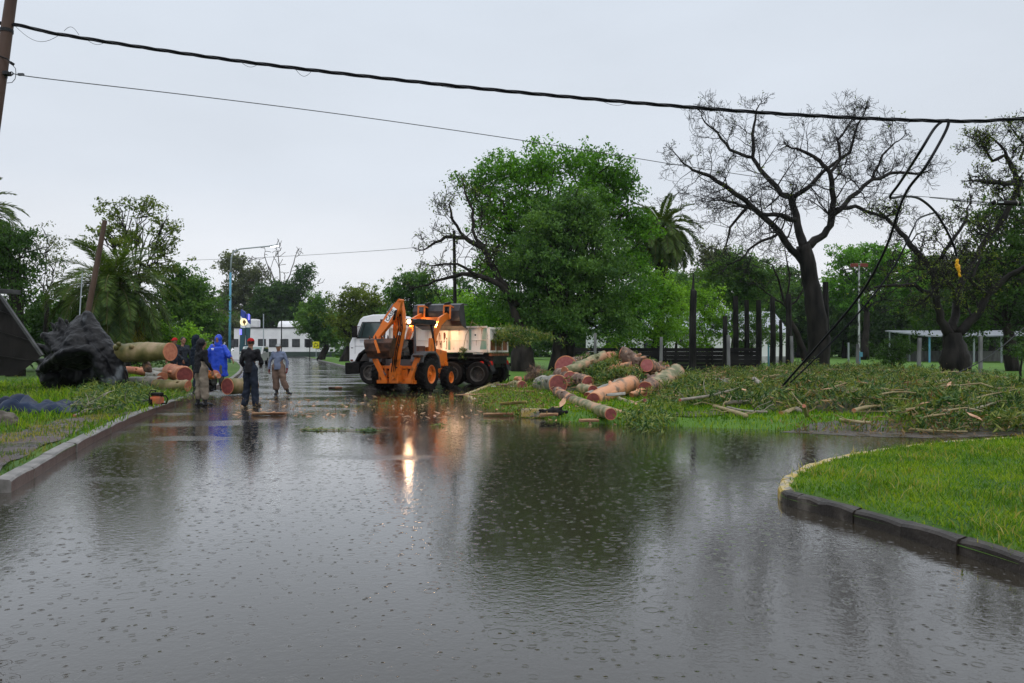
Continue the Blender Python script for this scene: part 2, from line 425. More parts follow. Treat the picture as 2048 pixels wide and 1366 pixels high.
# ground under everything, reaching the horizon woods
g_ = []
o = sheet('ground', M('far_ground', (0.04, 0.075, 0.015), (0.07, 0.12, 0.02), 0.2, rough=0.7, bump=0.02, bscale=6), [(-330, -25), (330, -25), (330, 420), (-330, 420)], -0.12, spacing=30)
# road sheet: the crossing, the street leading away to the left, the street to the right
road_poly = [(-60, -20), (60, -20), (60, 18), (30, 20), (14, 20), (8, 26), (4, 40), (-6, 60), (-20, 95), (-40, 150), (-72, 200), (-120, 200), (-60, 110), (-34, 70), (-40, 30), (-60, 14)]
o = sheet('road', ROAD, road_poly, 0.0, spacing=4.0); 
# cross street beyond the left verge
# ---- log verge (far side of the crossing)
edge_px = [(925, 795), (960, 812), (1020, 826), (1090, 840), (1200, 848), (1350, 854), (1600, 863), (1750, 866), (1850, 864), (2048, 857), (2500, 845)]
far_kerb_px = [(600, 712.5), (640, 722), (690, 735), (800, 752), (1000, 766)]
VERGE_EDGE = smooth_line([G(*q) for q in edge_px], 1)
VFAR = [G(*q) for q in far_kerb_px]
verge_pts = [*[(p.x, p.y) for p in VFAR], *[(p.x, p.y) for p in VERGE_EDGE], (60, 25), (330, 60), (330, 415), (-110, 415)]
VERGE = np.array(verge_pts)
VE = [(p.x, p.y) for p in VFAR]+[(p.x, p.y) for p in VERGE_EDGE]
def verge_z(x, y):
    d = float(edge_dist(np.array([[x, y]]), VE, False)[0])
    return -0.03+0.15*min(1, d/0.7)+0.05*min(1, d/6)+nz2(x, y, 0.6, 0.02)*min(1, d)
def verge_mesh():
    near = [(a+random.uniform(-.2, .2), b_+random.uniform(-.2, .2)) for a in np.arange(-3, 24, 0.5) for b_ in np.arange(14, 34, 0.5)]
    mid = [(a, b_) for a in np.arange(-60, 60, 3.0) for b_ in np.arange(30, 110, 3.0)]
    farp = [(a, b_) for a in np.arange(-300, 320, 25.0) for b_ in np.arange(112, 410, 25.0)]
    g = np.array(near+mid+farp); g = g[inside(g, VERGE)]; g = g[edge_dist(g, VERGE) > 0.15]
    n = len(VERGE); vs, _, fs, *_ = delaunay_2d_cdt([Vector(q) for q in VERGE.tolist()]+[Vector(q) for q in g.tolist()], [], [list(range(n))], 2, 1e-5)
    me = bpy.data.meshes.new('lawn'); me.from_pydata([(v.x, v.y, verge_z(v.x, v.y)) for v in vs], [], [tuple(f) for f in fs])
    bm = bmesh.new(); bm.from_mesh(me); bmesh.ops.recalc_face_normals(bm, faces=bm.faces)
    if sum(f_.normal.z for f_ in bm.faces) < 0: bmesh.ops.reverse_faces(bm, faces=bm.faces)
    bm.to_mesh(me); bm.free(); smooth(me); tag(link('lawn', me, TURF_FAR), kind='structure')
verge_mesh()
kerb('kerb', [(p.x, p.y) for p in VFAR], 0.16, 0.13, [KERB, KERB], side=1)
kerb('kerb', [(p.x, p.y) for p in [G(975, 764.5), G(1000, 766), G(960, 781), G(927, 795), G(945, 806)]], 0.14, 0.12, [KERB_YEL, KERB_YEL], side=1)
# ---- left verge with its kerb
kl_px = [(22, 985), (150, 905), (240, 857), (300, 830), (350, 811), (392, 795), (440, 775), (474, 757), (486, 742), (484, 732), (472, 724), (448, 717)]
KL = smooth_line([G(*q) for q in kl_px], 2)
KLc = [(p.x, p.y) for p in KL]
left_pts = KLc+[(-60, 112), (-230, 120), (-230, 20), (-60, 9), (-14, 7.2), (-9, 7.6), (-6.2, 7.9)]
LEFTP = np.array(left_pts)
def left_z(x, y):
    d = float(edge_dist(np.array([[x, y]]), KLc, False)[0])
    near = max(0.0, min(1.0, (y-7.9)/1.2))
    return (0.115+0.05*min(1, d/4)+nz2(x, y, 0.7, 0.02)*min(1, d))*near-0.02*(1-near)
def left_mesh():
    near = [(a+random.uniform(-.15, .15), b_+random.uniform(-.15, .15)) for a in np.arange(-20, -4, 0.4) for b_ in np.arange(7, 30, 0.4)]
    mid = [(a, b_) for a in np.arange(-80, -4, 3.0) for b_ in np.arange(30, 110, 3.0)]
    g = np.array(near+mid); g = g[inside(g, LEFTP)]; g = g[edge_dist(g, LEFTP) > 0.12]
    n = len(LEFTP); vs, _, fs, *_ = delaunay_2d_cdt([Vector(q) for q in LEFTP.tolist()]+[Vector(q) for q in g.tolist()], [], [list(range(n))], 2, 1e-5)
    me = bpy.data.meshes.new('lawn'); me.from_pydata([(v.x, v.y, left_z(v.x, v.y)) for v in vs], [], [tuple(f) for f in fs])
    bm = bmesh.new(); bm.from_mesh(me); bmesh.ops.recalc_face_normals(bm, faces=bm.faces)
    if sum(f_.normal.z for f_ in bm.faces) < 0: bmesh.ops.reverse_faces(bm, faces=bm.faces)
    bm.to_mesh(me); bm.free(); smooth(me); tag(link('lawn', me, TURF), kind='structure')
left_mesh()
kerb('kerb', KLc, 0.17, 0.15, [KERB, KERB_FACE], side=1)
# muddy wet footpath behind that kerb
mud_px = [(-260, 935), (-100, 895), (-30, 880), (0, 868), (40, 865), (62, 853), (95, 850), (112, 840), (150, 835), (185, 828), (230, 828), (262, 822), (285, 824), (262, 832), (215, 840), (196, 850), (150, 862), (120, 880), (80, 890), (52, 912), (10, 925), (-10, 948), (-120, 990), (-300, 1010)]
MUDP = [G(px_, py_, 0.14) for px_, py_ in mud_px]
MUD = M('wet_mud', (0.055, 0.030, 0.024), (0.018, 0.011, 0.009), 1.3, rough=0.55, bump=0.04, bscale=9, rough2=0.10, lo=0.42, hi=0.60, spec=0.4, stretch=(1, 1, 1), coord='Object')
def mud_z(x, y): return left_z(x, y)+0.012+nz2(x, y, 2.1, 0.02)+nz2(x, y, 6, 0.012)
sheet('path', MUD, [(p.x, p.y) for p in smooth_line(MUDP, 1)], 0, spacing=0.3, zf=mud_z)
# ---- mud strip along the far water's edge
def strip(px_pts, z, mat, name='mud', lift=0.008, zf=None):
    P_ = [G(*q, z) for q in px_pts]
    sheet(name, mat, [(p.x, p.y) for p in smooth_line(P_, 1)], 0, spacing=0.35, zf=zf)
MUD2 = M('water_edge_mud', (0.035, 0.026, 0.02), (0.085, 0.07, 0.06), 2.5, rough=0.12, bump=0.03, bscale=6, rough2=0.5)
strip([(1560, 861), (1640, 852), (1760, 853), (1860, 850), (1960, 843), (2048, 838), (2300, 828), (2300, 852), (2048, 866), (1900, 873), (1800, 872), (1700, 868)], 0.03, MUD2, zf=lambda x, y: (max(verge_z(x, y)+0.008, 0.003)+max(0, nz2(x, y, 3, 0.012))) if inside(np.array([[x, y]]), VERGE)[0] else 0.003)
strip([(1335, 831), (1360, 824), (1430, 821), (1470, 826), (1440, 832), (1380, 834)], 0.14, SOIL, 'soil', zf=lambda x, y: verge_z(x, y)+0.01+max(0, nz2(x, y, 2, 0.05)))
# ---- island lawn, right foreground
isl_px = [(2500, 1253), (2048, 1105), (1900, 1063), (1750, 1022), (1640, 995), (1585, 983), (1566, 977), (1558, 969), (1557, 960), (1563, 949), (1580, 938), (1620, 920), (1680, 906), (1750, 893), (1850, 881), (1950, 874), (2100, 867), (2450, 857)]
ISL = [G(px_, py_, 0.15) for px_, py_ in isl_px]
ISLc = [(p.x, p.y) for p in smooth_line(ISL, 2)]
far_r = [(24, 12.6), (40, 13), (40, 4.0)]
ISLAND = np.array(ISLc+far_r)
def isl_z(x, y):
    d = float(edge_dist(np.array([[x, y]]), ISLc, False)[0])
    return 0.065+0.055*min(1, d/0.14)+0.05*min(1, d/1.2)+0.10*min(1, d/6)+(nz2(x, y, 0.9, 0.03)+nz2(x, y, 3.1, 0.012))*min(1, d)
sheet('lawn', TURF, [tuple(q) for q in ISLAND.tolist()], 0, spacing=0.35, zf=isl_z)
iy = next(i for i, q in enumerate(ISLc) if math.hypot(q[0]-ISL[7].x, q[1]-ISL[7].y) < 0.12)
kerb('kerb', ISLc[:iy+1], 0.11, 0.125, [KERB_DARK, KERB_DARK], side=-1)
kerb('kerb', ISLc[iy:], 0.12, 0.125, [KERB_YEL, KERB_YEL], side=-1)

# ---- grass blades (nobody could count them)
GR1 = leafmat('grass_blade', (0.045, 0.12, 0.006), (0.23, 0.32, 0.020), (0.10, 0.22, 0.010), vary=0.5, scale=1.6, trans=0.4)
GR2 = leafmat('grass_blade_worn', (0.06, 0.12, 0.012), (0.34, 0.29, 0.09), (0.13, 0.20, 0.02), vary=0.55, scale=0.8, trans=0.35)
def blades(name, poly, n, zf, h0, h1, mat, box, pw=1.0, width=0.005, lean=0.5, mask=None, zgrid=0.2):
    x0, x1, y0, y1 = box; got = []
    tot = 0
    while tot < n:
        u = RNG.random(n*2); y = y0*(y1/y0)**u if pw else y0+(y1-y0)*u
        x = x0+(x1-x0)*RNG.random(n*2); p = np.stack([x, y], 1)
        p = p[inside(p, poly)]
        if mask is not None: p = p[mask(p)]
        got.append(p); tot += len(p)
        if len(p) < n*0.02: break
    p = np.concatenate(got)[:n]; n = len(p)
    # sample z on a coarse grid for speed
    key = np.round(p/zgrid).astype(int); uq, inv = np.unique(key, axis=0, return_inverse=True); inv = inv.ravel()
    zz = np.array([zf(a*zgrid, b_*zgrid) for a, b_ in uq])[inv]
    h = h0+(h1-h0)*RNG.random(n)**1.6; a = RNG.random(n)*2*np.pi; b_ = RNG.random(n)*2*np.pi
    ln = h*lean*RNG.random(n)*1.4
    w_ = width*(0.7+0.6*RNG.random(n))*np.maximum(1, p[:, 1]/9)
    base = np.stack([p[:, 0], p[:, 1], zz-0.006], 1)
    sx_ = np.stack([np.cos(a)*w_, np.sin(a)*w_, np.zeros(n)], 1)
    mid = base+np.stack([np.cos(b_)*ln*0.35, np.sin(b_)*ln*0.35, h*0.6], 1)
    tip = base+np.stack([np.cos(b_)*ln, np.sin(b_)*ln, h], 1)
    V_ = np.stack([base-sx_, base+sx_, mid+sx_*0.7, mid-sx_*0.7, tip], 1).reshape(-1, 3)
    i = np.arange(n)*5
    F_ = np.concatenate([np.stack([i, i+1, i+2], 1), np.stack([i, i+2, i+3], 1), np.stack([i+3, i+2, i+4], 1)])
    return tag(link(name, np_mesh(name, V_, F_), mat), kind='stuff')
def clumpy(s, th):
    def f(p): 
        return np.array([mnoise.noise(Vector((a*s, b_*s, 1.7))) for a, b_ in p.tolist()])+RNG.normal(0, 0.25, len(p)) > th
    return f
ISLC_ = ISLc
blades('grass', ISLAND, 170000, isl_z, 0.02, 0.062, GR1, (2.4, 17, 4.9, 15), lean=1.0, mask=lambda p: edge_dist(p, ISLC_, False) > 0.085+0.1*RNG.random(len(p)))
blades('grass', ISLAND, 9000, isl_z, 0.05, 0.13, GR2, (2.4, 17, 4.9, 15), mask=clumpy(1.5, 0.15), lean=1.1)
blades('grass', VERGE, 70000, verge_z, 0.05, 0.13, GR1, (-3, 24, 14, 34), width=0.006, lean=0.8)
mudarr = np.array([(p.x, p.y) for p in MUDP])
GR3 = leafmat('grass_blade_dull', (0.035, 0.075, 0.010), (0.20, 0.19, 0.05), (0.08, 0.13, 0.016), vary=0.5, scale=0.9, trans=0.35)
blades('grass', LEFTP, 48000, left_z, 0.03, 0.10, GR3, (-20, -4.5, 7.8, 30), width=0.005, lean=0.8, mask=lambda p: (~inside(p, mudarr)) & (edge_dist(p, KLc, False) > 0.2))
blades('grass', mudarr, 3600, left_z, 0.03, 0.09, GR2, (-20, -4.5, 7.8, 30), mask=clumpy(1.6, 0.12))
blades('grass', LEFTP, 16000, left_z, 0.08, 0.24, GR1, (-20, -5.5, 12, 50), width=0.007, lean=0.8, mask=lambda p: (~inside(p, mudarr)) & (p[:, 0] < -0.42*p[:, 1]))
# ================================================================= trees
BARK = M('bark_dark', (0.010, 0.009, 0.008), (0.035, 0.030, 0.025), 3, rough=0.6, bump=0.03, bscale=12, stretch=(1, 1, 0.35), spec=0.06)
BARK_WET = M('bark_wet_black', (0.008, 0.0075, 0.007), (0.028, 0.025, 0.022), 2.5, rough=0.5, bump=0.03, bscale=9, stretch=(1, 1, 0.3), spec=0.06)
BARK_GREY = M('bark_grey', (0.05, 0.045, 0.04), (0.12, 0.11, 0.10), 3, rough=0.6, bump=0.02, bscale=12)
LF = {
 'bright': leafmat('leaf_bright', (0.036, 0.107, 0.013), (0.140, 0.330, 0.026), (0.074, 0.206, 0.017)),
 'mid':    leafmat('leaf_mid', (0.035, 0.090, 0.024), (0.125, 0.24, 0.050), (0.070, 0.155, 0.034)),
 'olive':  leafmat('leaf_olive', (0.046, 0.074, 0.017), (0.165, 0.214, 0.033), (0.091, 0.140, 0.020)),
 'dark':   leafmat('leaf_dark', (0.017, 0.046, 0.010), (0.063, 0.132, 0.023), (0.033, 0.083, 0.015)),
 'lime':   leafmat('leaf_lime', (0.074, 0.181, 0.020), (0.247, 0.462, 0.041), (0.148, 0.314, 0.026)),
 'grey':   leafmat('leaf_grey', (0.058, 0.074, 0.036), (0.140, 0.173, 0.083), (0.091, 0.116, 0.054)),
 'palm':   leafmat('leaf_palm', (0.028, 0.062, 0.014), (0.095, 0.15, 0.028), (0.055, 0.10, 0.018)),
 'palmdry':leafmat('leaf_palm_dry', (0.09, 0.09, 0.012), (0.30, 0.26, 0.03), (0.16, 0.15, 0.02)),
}
def leaves_at(C, n_per, spread, size, droop=0.0, narrow=0.45, rng=None, up=0.35):
    """leaf faces round each clump centre"""
    rng = rng or RNG; C = np.asarray(C, float); k = len(C)*n_per
    c = np.repeat(C, n_per, axis=0)+rng.normal(0, 1, (k, 3))*np.array([spread, spread, spread*0.7])
    d = rng.normal(0, 1, (k, 3)); d[:, 2] -= droop; d /= np.linalg.norm(d, axis=1)[:, None]
    nn = rng.normal(0, 1, (k, 3)); nn[:, 2] = np.abs(nn[:, 2])+up; s = np.cross(d, nn); s /= np.linalg.norm(s, axis=1)[:, None]+1e-9
    l = size*(0.6+0.8*rng.random(k))[:, None]; w_ = l*narrow*0.5
    V_ = np.stack([c-d*l/2, c-s*w_, c+d*l/2, c+s*w_], 1).reshape(-1, 3)
    i = np.arange(k)*4
    return V_, np.stack([i, i+1, i+2, i+3], 1)
def lobe_points(lobes, dens, rng, shell=0.5, flatb=0.0):
    """clump centres through the lobes; more of them near the outside"""
    out_ = []
    for (c, r) in lobes:
        vol = r[0]*r[1]*r[2]; n = max(6, int(dens*(vol**(2/3))))
        u = rng.normal(0, 1, (n, 3)); u /= np.linalg.norm(u, axis=1)[:, None]
        rad = rng.random(n)**shell
        wob = 1+0.22*np.sin(u[:, 0]*5+c[0])*np.cos(u[:, 2]*6+c[1])
        out_.append(np.array(c)+u*(rad*wob)[:, None]*np.array(r))
    return np.concatenate(out_)
def wiggle(a, b, k, amp, rr, sag=0.0):
    a, b = Vector(a), Vector(b); L_ = (b-a).length; out_ = [a]
    for i in range(1, k):
        t_ = i/k; p = a.lerp(b, t_); p += Vector((rr.uniform(-1, 1), rr.uniform(-1, 1), rr.uniform(-1, 1)))*amp*L_; p.z += sag*L_*math.sin(math.pi*t_); out_.append(p)
    out_.append(b); return out_
def px_lobes(l, d):
    out_ = []
    for q in l:
        px_, py_, rx, ry = q[:4]; dd = q[4] if len(q) > 4 else 0
        c = P(px_, py_, d+dd); k = (d+dd)/F
        out_.append((tuple(c), (rx*k, (rx+ry)/2*k, ry*k)))
    return out_
def tree(label, base_px, d, lobes, trunk_r, leaf='mid', dens=26, n_per=26, spread=0.38, size=0.17, split=0.45, bark=None, group=None,
         name='tree', droop=0.0, narrow=0.45, seed=0, shell=0.5, trunk_px=None, cat='tree', twigs=5, up=0.35, base_z=0.1, bulge=None):
    rng = np.random.default_rng(seed+int(base_px)*7); rr = random.Random(seed+int(base_px))
    bark = bark or BARK; LB = px_lobes(lobes, d)
    base = Vector(((base_px-CX)*d/F, d, base_z))
    root = empty(name, base, label, cat, group)
    zc = min(c[2]-r[2]*0.3 for c, r in LB); ztop = max(c[2] for c, r in LB)
    cen = Vector((sum(c[0] for c, r in LB)/len(LB), sum(c[1] for c, r in LB)/len(LB), 0))
    sp = Vector((base.x*0.6+cen.x*0.4, d, base_z+max(0.8, (zc-base_z)*0.75+(ztop-zc)*split*0.3)))
    if trunk_px: sp = P(*trunk_px, d)
    mb = MB()
    tp = wiggle(base-Vector((0, 0, 0.2)), sp, 5, 0.02, rr)
    trd = [trunk_r*(1.25-0.5*i/5) for i in range(6)]
    if bulge: trd = [trunk_r*x for x in bulge]
    mb.tube(tp, trd, 12, rough=0.05, rnd=rr)
    for (c, r) in LB:
        c = Vector(c); tgt = c+Vector((0, 0, r[2]*0.2))
        lp = wiggle(sp-Vector((0, 0, 0.15)), tgt, 5, 0.05, rr, 0.03); r0 = trunk_r*0.5*min(1.0, 0.45+0.5*max(r)/3)
        mb.tube(lp, [0.62*r0*(1-0.75*i/5) for i in range(6)], 7, rnd=rr)
        for j in range(twigs):
            s_ = lp[rr.randint(2, 4)]; u = Vector((rr.gauss(0, 1), rr.gauss(0, 1), rr.gauss(0.3, 0.9))).normalized()
            e_ = c+Vector((u.x*r[0], u.y*r[1], u.z*r[2]))*0.92
            q = wiggle(s_, e_, 5, 0.06, rr); mb.tube(q, [r0*0.34*(1-0.8*i/5)+0.012 for i in range(6)], 5)
    mb.build('trunk', bark, root, off=base, sm=True)
    K0 = lobe_points(LB, dens*0.34, rng, shell)
    C = np.repeat(K0, 5, axis=0)+rng.normal(0, 1, (len(K0)*5, 3))*np.array([spread*1.25, spread*1.25, spread*0.7])
    V_, F_ = leaves_at(C, int(n_per*0.8), spread*0.5, size*1.22, droop, narrow, rng, up)
    me = np_mesh('crown', V_-np.array(base), F_); link('crown', me, LF[leaf], root)
    return root
def grow(mb, start, dr, length, r, level, rr, leafpts, curl=0.35, maxl=3, kids=(6, 5, 4), upb=0.1, nmin=0.012):
    k = 5 if level < maxl else 4; p = Vector(start); d_ = Vector(dr).normalized(); pts = [p.copy()]
    for i in range(k):
        d_ = (d_+Vector((rr.gauss(0, curl), rr.gauss(0, curl), rr.gauss(upb, curl)))).normalized()
        p = p+d_*length/k; pts.append(p.copy())
    mb.tube(pts, [max(nmin, r*(1-0.7*i/k)) for i in range(k+1)], 6 if level == 0 else (4 if level == 1 else 3), cap=False)
    if level >= maxl: leafpts.append(tuple(p)); return
    n = kids[level]
    for j in range(n):
        t_ = rr.uniform(0.25, 1.0)*k; i = min(int(t_), k-1); s_ = pts[i].lerp(pts[i+1], t_-i)
        base_d = (pts[i+1]-pts[i]).normalized()
        side = Vector((rr.gauss(0, 1), rr.gauss(0, 1), rr.gauss(0, 1))); side = (side-base_d*side.dot(base_d)).normalized()
        nd = base_d*rr.uniform(0.4, 1.0)+side*rr.uniform(0.6, 1.1)
        grow(mb, s_, nd, length*rr.uniform(0.36, 0.66), r*0.45, level+1, rr, leafpts, curl, maxl, kids, upb, nmin)
def bare_tree(label, base_px, d, limbs, seed, bark, leaf=None, leaf_frac=0.1, leaf_n=6, group=None, l0=2.2, every=0.75, kids=(6, 5, 4), maxl=2,
              nmin=0.014, leaf_size=0.14, name='bare_tree', spread=0.2, cat='tree', curl=0.33):
    """limbs: polylines of (px, py, depth offset, radius in px)"""
    rr = random.Random(seed); base = Vector(((base_px-CX)*d/F, d, 0.1)); root = empty(name, base, label, cat, group)
    mb = MB(); lf = []; br = MB()
    for li, l in enumerate(limbs):
        pts = [P(q[0], q[1], d+q[2]) for q in l]; rad = [q[3]*d/F*(0.8 if li else 1.0) for q in l]
        # densify with smooth subdivision
        P2 = [pts[0]]; R2 = [rad[0]]
        for i in range(len(pts)-1):
            for t_ in (0.33, 0.66, 1.0):
                q = pts[i].lerp(pts[i+1], t_); ln = (pts[i+1]-pts[i]).length
                if t_ < 1: q = q+Vector((rr.gauss(0, 1), rr.gauss(0, 1), rr.gauss(0, 1)))*ln*0.03
                P2.append(q); R2.append(rad[i]+(rad[i+1]-rad[i])*t_)
        mb.tube(P2, R2, 12 if li == 0 else 8, rough=0.06, rnd=rr)
        if li == 0: continue
        acc = 0
        for i in range(1, len(P2)):
            seg = (P2[i]-P2[i-1]); acc += seg.length
            while acc > every:
                acc -= every
                t_ = i/len(P2)
                if t_ < 0.22: continue
                bd = seg.normalized(); side = Vector((rr.gauss(0, 1), rr.gauss(0, 1), rr.gauss(0.2, 1))); side = (side-bd*side.dot(bd)).normalized()
                grow(br, P2[i], bd*0.5+side, l0*rr.uniform(0.5, 1.2)*(1.1-0.4*t_), max(0.022, R2[i]*0.30), 0, rr, lf, curl, maxl, kids, 0.06, nmin)
        grow(br, P2[-1], P2[-1]-P2[-2], l0*0.5, max(0.03, R2[-1]), 0, rr, lf, 0.3, maxl, kids, 0.05, nmin)
    if maxl == 1: mb.add(br.v, br.f)
    mb.build('trunk', bark, root, off=base, sm=True)
    if maxl > 1: br.build('branches', bark, root, off=base)
    if leaf and lf:
        k = max(1, int(len(lf)*leaf_frac)); C = rr.sample(lf, k)
        V_, F_ = leaves_at(C, leaf_n, spread, leaf_size, 0.3)
        link('crown', np_mesh('crown', V_-np.array(base), F_), LF[leaf], root)
    return root
def palm(label, base_px, d, crown_px, crown_py, frond_px, trunk_r, n=60, seed=1, skirt=True, leaf='palm', name='palm_tree', down=-0.55, dry=0.2, base_z=0.1, tilt=None):
    rr = random.Random(seed); rng = np.random.default_rng(seed)
    top = P(crown_px, crown_py, d); base = Vector(((base_px-CX)*d/F, d, base_z)); root = empty(name, base, label, 'palm tree')
    mb = MB(); k = 14; tp = [base.lerp(top, i/k) for i in range(k+1)]
    mb.tube(tp, [trunk_r*(1.15-0.25*i/k)*(1+0.06*(i % 2)) for i in range(k+1)], 12, rough=0.08, rnd=rr)
    if skirt:
        for i in range(120):   # old leaf bases round the head
            a = rr.uniform(0, 6.283); z_ = rr.uniform(-1.3, 0.1)
            p = top+Vector((math.cos(a)*trunk_r*0.9, math.sin(a)*trunk_r*0.9, z_))
            mb.tube([p, p+Vector((math.cos(a)*0.28, math.sin(a)*0.28, 0.28))], [0.06, 0.02], 4)
    mb.build('trunk', BARK_WET, root, off=base, sm=True)
    Lf = frond_px*d/F; Vs, Fs = [], []; Vd, Fd = [], []; stem = MB()
    for i in range(n):
        a = i*2.39996+rr.uniform(-.2, .2); q = (i+0.5)/n                     # 0: top, 1: hanging
        elev = 1.25-q**0.8*(1.25-down)+rr.uniform(-.10, .10)
        L_ = Lf*rr.uniform(0.9, 1.12)*(0.88+0.3*q if q < 0.8 else 0.9)
        dv = Vector((math.cos(a)*math.cos(elev), math.sin(a)*math.cos(elev), math.sin(elev))); p = top+Vector((0, 0, 0.1)); pts = [p.copy()]
        m = 12
        for j in range(m):
            dv = (dv+Vector((0, 0, -0.085*(1+1.2*j/m)*(0.35+math.cos(elev))))).normalized(); p = p+dv*L_/m; pts.append(p.copy())
        stem.tube(pts, [0.035*(1-0.8*j/m)+0.006 for j in range(m+1)], 3, cap=False)
        # leaflets, both sides
        per = 54; tgt_V, tgt_F = (Vd, Fd) if (q > 1-dry) else (Vs, Fs)
        for j in range(per):
            t_ = 0.12+0.88*j/per; x_ = t_*m; ii = min(int(x_), m-1); s_ = pts[ii].lerp(pts[ii+1], x_-ii)
            td = (pts[ii+1]-pts[ii]).normalized(); sd_ = td.cross(Vector((0, 0, 1)))
            sd_ = sd_.normalized() if sd_.length > 0.05 else Vector((1, 0, 0)); upv = sd_.cross(td).normalized()
            ll = L_*0.19*math.sin(math.pi*min(1, t_*0.86+0.12))**0.6*rr.uniform(.85, 1.15)
            for sg in (-1, 1):
                dd_ = (td*0.75+sd_*sg*0.8+upv*rr.uniform(-0.1, 0.45)).normalized(); e_ = s_+dd_*ll; e_.z -= ll*0.12
                wv = td*0.040*d/40
                b0 = len(tgt_V); mid_ = s_.lerp(e_, .5)+Vector((0, 0, ll*0.05))
                tgt_V += [tuple(s_-wv*.5), tuple(mid_-wv), tuple(e_), tuple(mid_+wv)]; tgt_F.append((b0, b0+1, b0+2, b0+3))
    stem.build('frond_stems', LFSTEM, root, off=base)
    link('crown', np_mesh('crown', np.array(Vs)-np.array(base), Fs), LF[leaf], root)
    if Vd: link('old_fronds', np_mesh('old_fronds', np.array(Vd)-np.array(base), Fd), LF['palmdry'], root)
    return root
LFSTEM = M('palm_rib', (0.06, 0.07, 0.015), (0.12, 0.11, 0.03), 2, rough=0.5)

# ---- big tree behind the log pile: broad bright crown, and the softer one before it
tree('broad bright green tree with a huge rounded crown behind the log pile', 1137, 51,
     [(960, 372, 40, 36), (1030, 345, 58, 42), (1105, 328, 58, 36), (1185, 335, 65, 40), (1240, 372, 46, 44), (1000, 430, 60, 55), (1090, 420, 80, 65),
      (1185, 430, 80, 70), (1262, 452, 48, 42), (1255, 520, 50, 55), (1270, 590, 44, 50), (1000, 520, 50, 60), (985, 610, 48, 48), (1240, 620, 62, 56), (1100, 540, 80, 90)],
     0.55, 'bright', dens=34, n_per=30, spread=0.42, size=0.19, seed=3, trunk_px=(1128, 640), name='broadleaf_tree')
tree('softer grey green tree with hanging foliage in front of the huge bright crown', 1110, 47,
     [(1150, 400, 52, 42), (1110, 455, 70, 52), (1180, 470, 62, 60), (1060, 520, 62, 55), (1130, 550, 80, 70), (1200, 560, 66, 70), (1040, 600, 56, 46),
      (1100, 630, 66, 44), (1180, 635, 66, 44), (1232, 650, 36, 34), (1060, 645, 26, 24), (1092, 672, 22, 20)],
     0.42, 'mid', dens=36, n_per=30, spread=0.40, size=0.17, seed=4, trunk_px=(1125, 650), name='broadleaf_tree', droop=0.7)
# bottle tree whose sparse limbs reach left of the big crown
bare_tree('bottle tree with sparse leafy limbs spreading left of the huge green crown', 1046, 46, [
    [(1046, 752, 0, 22), (1045, 735, 0, 25), (1045, 705, 0, 22), (1042, 680, 0, 13), (1040, 650, 0, 11)],
    [(1040, 655, 0, 11), (1020, 590, 0, 9), (990, 540, 0.5, 8), (965, 495, 1, 7), (930, 475, 1, 6), (890, 474, 1, 4.5), (860, 492, 1, 3)],
    [(1035, 610, 0, 8), (1000, 570, -1, 7), (960, 552, -1, 6.5), (925, 548, -1, 5), (880, 560, -1, 3.5), (845, 572, -1, 2)],
    [(975, 505, 1, 5), (945, 460, 2, 4), (946, 420, 2, 3.5), (930, 385, 2, 2.5)],
    [(930, 475, 1, 4), (905, 440, 0, 3.5), (900, 415, 0, 2.5)],
    [(960, 552, -1, 4), (915, 528, -2, 3), (875, 530, -2, 2)]],
    11, BARK, 'olive', 0.30, 6, l0=2.0, every=0.6, kids=(5, 4), maxl=2, name='bottle_tree', leaf_size=0.15)
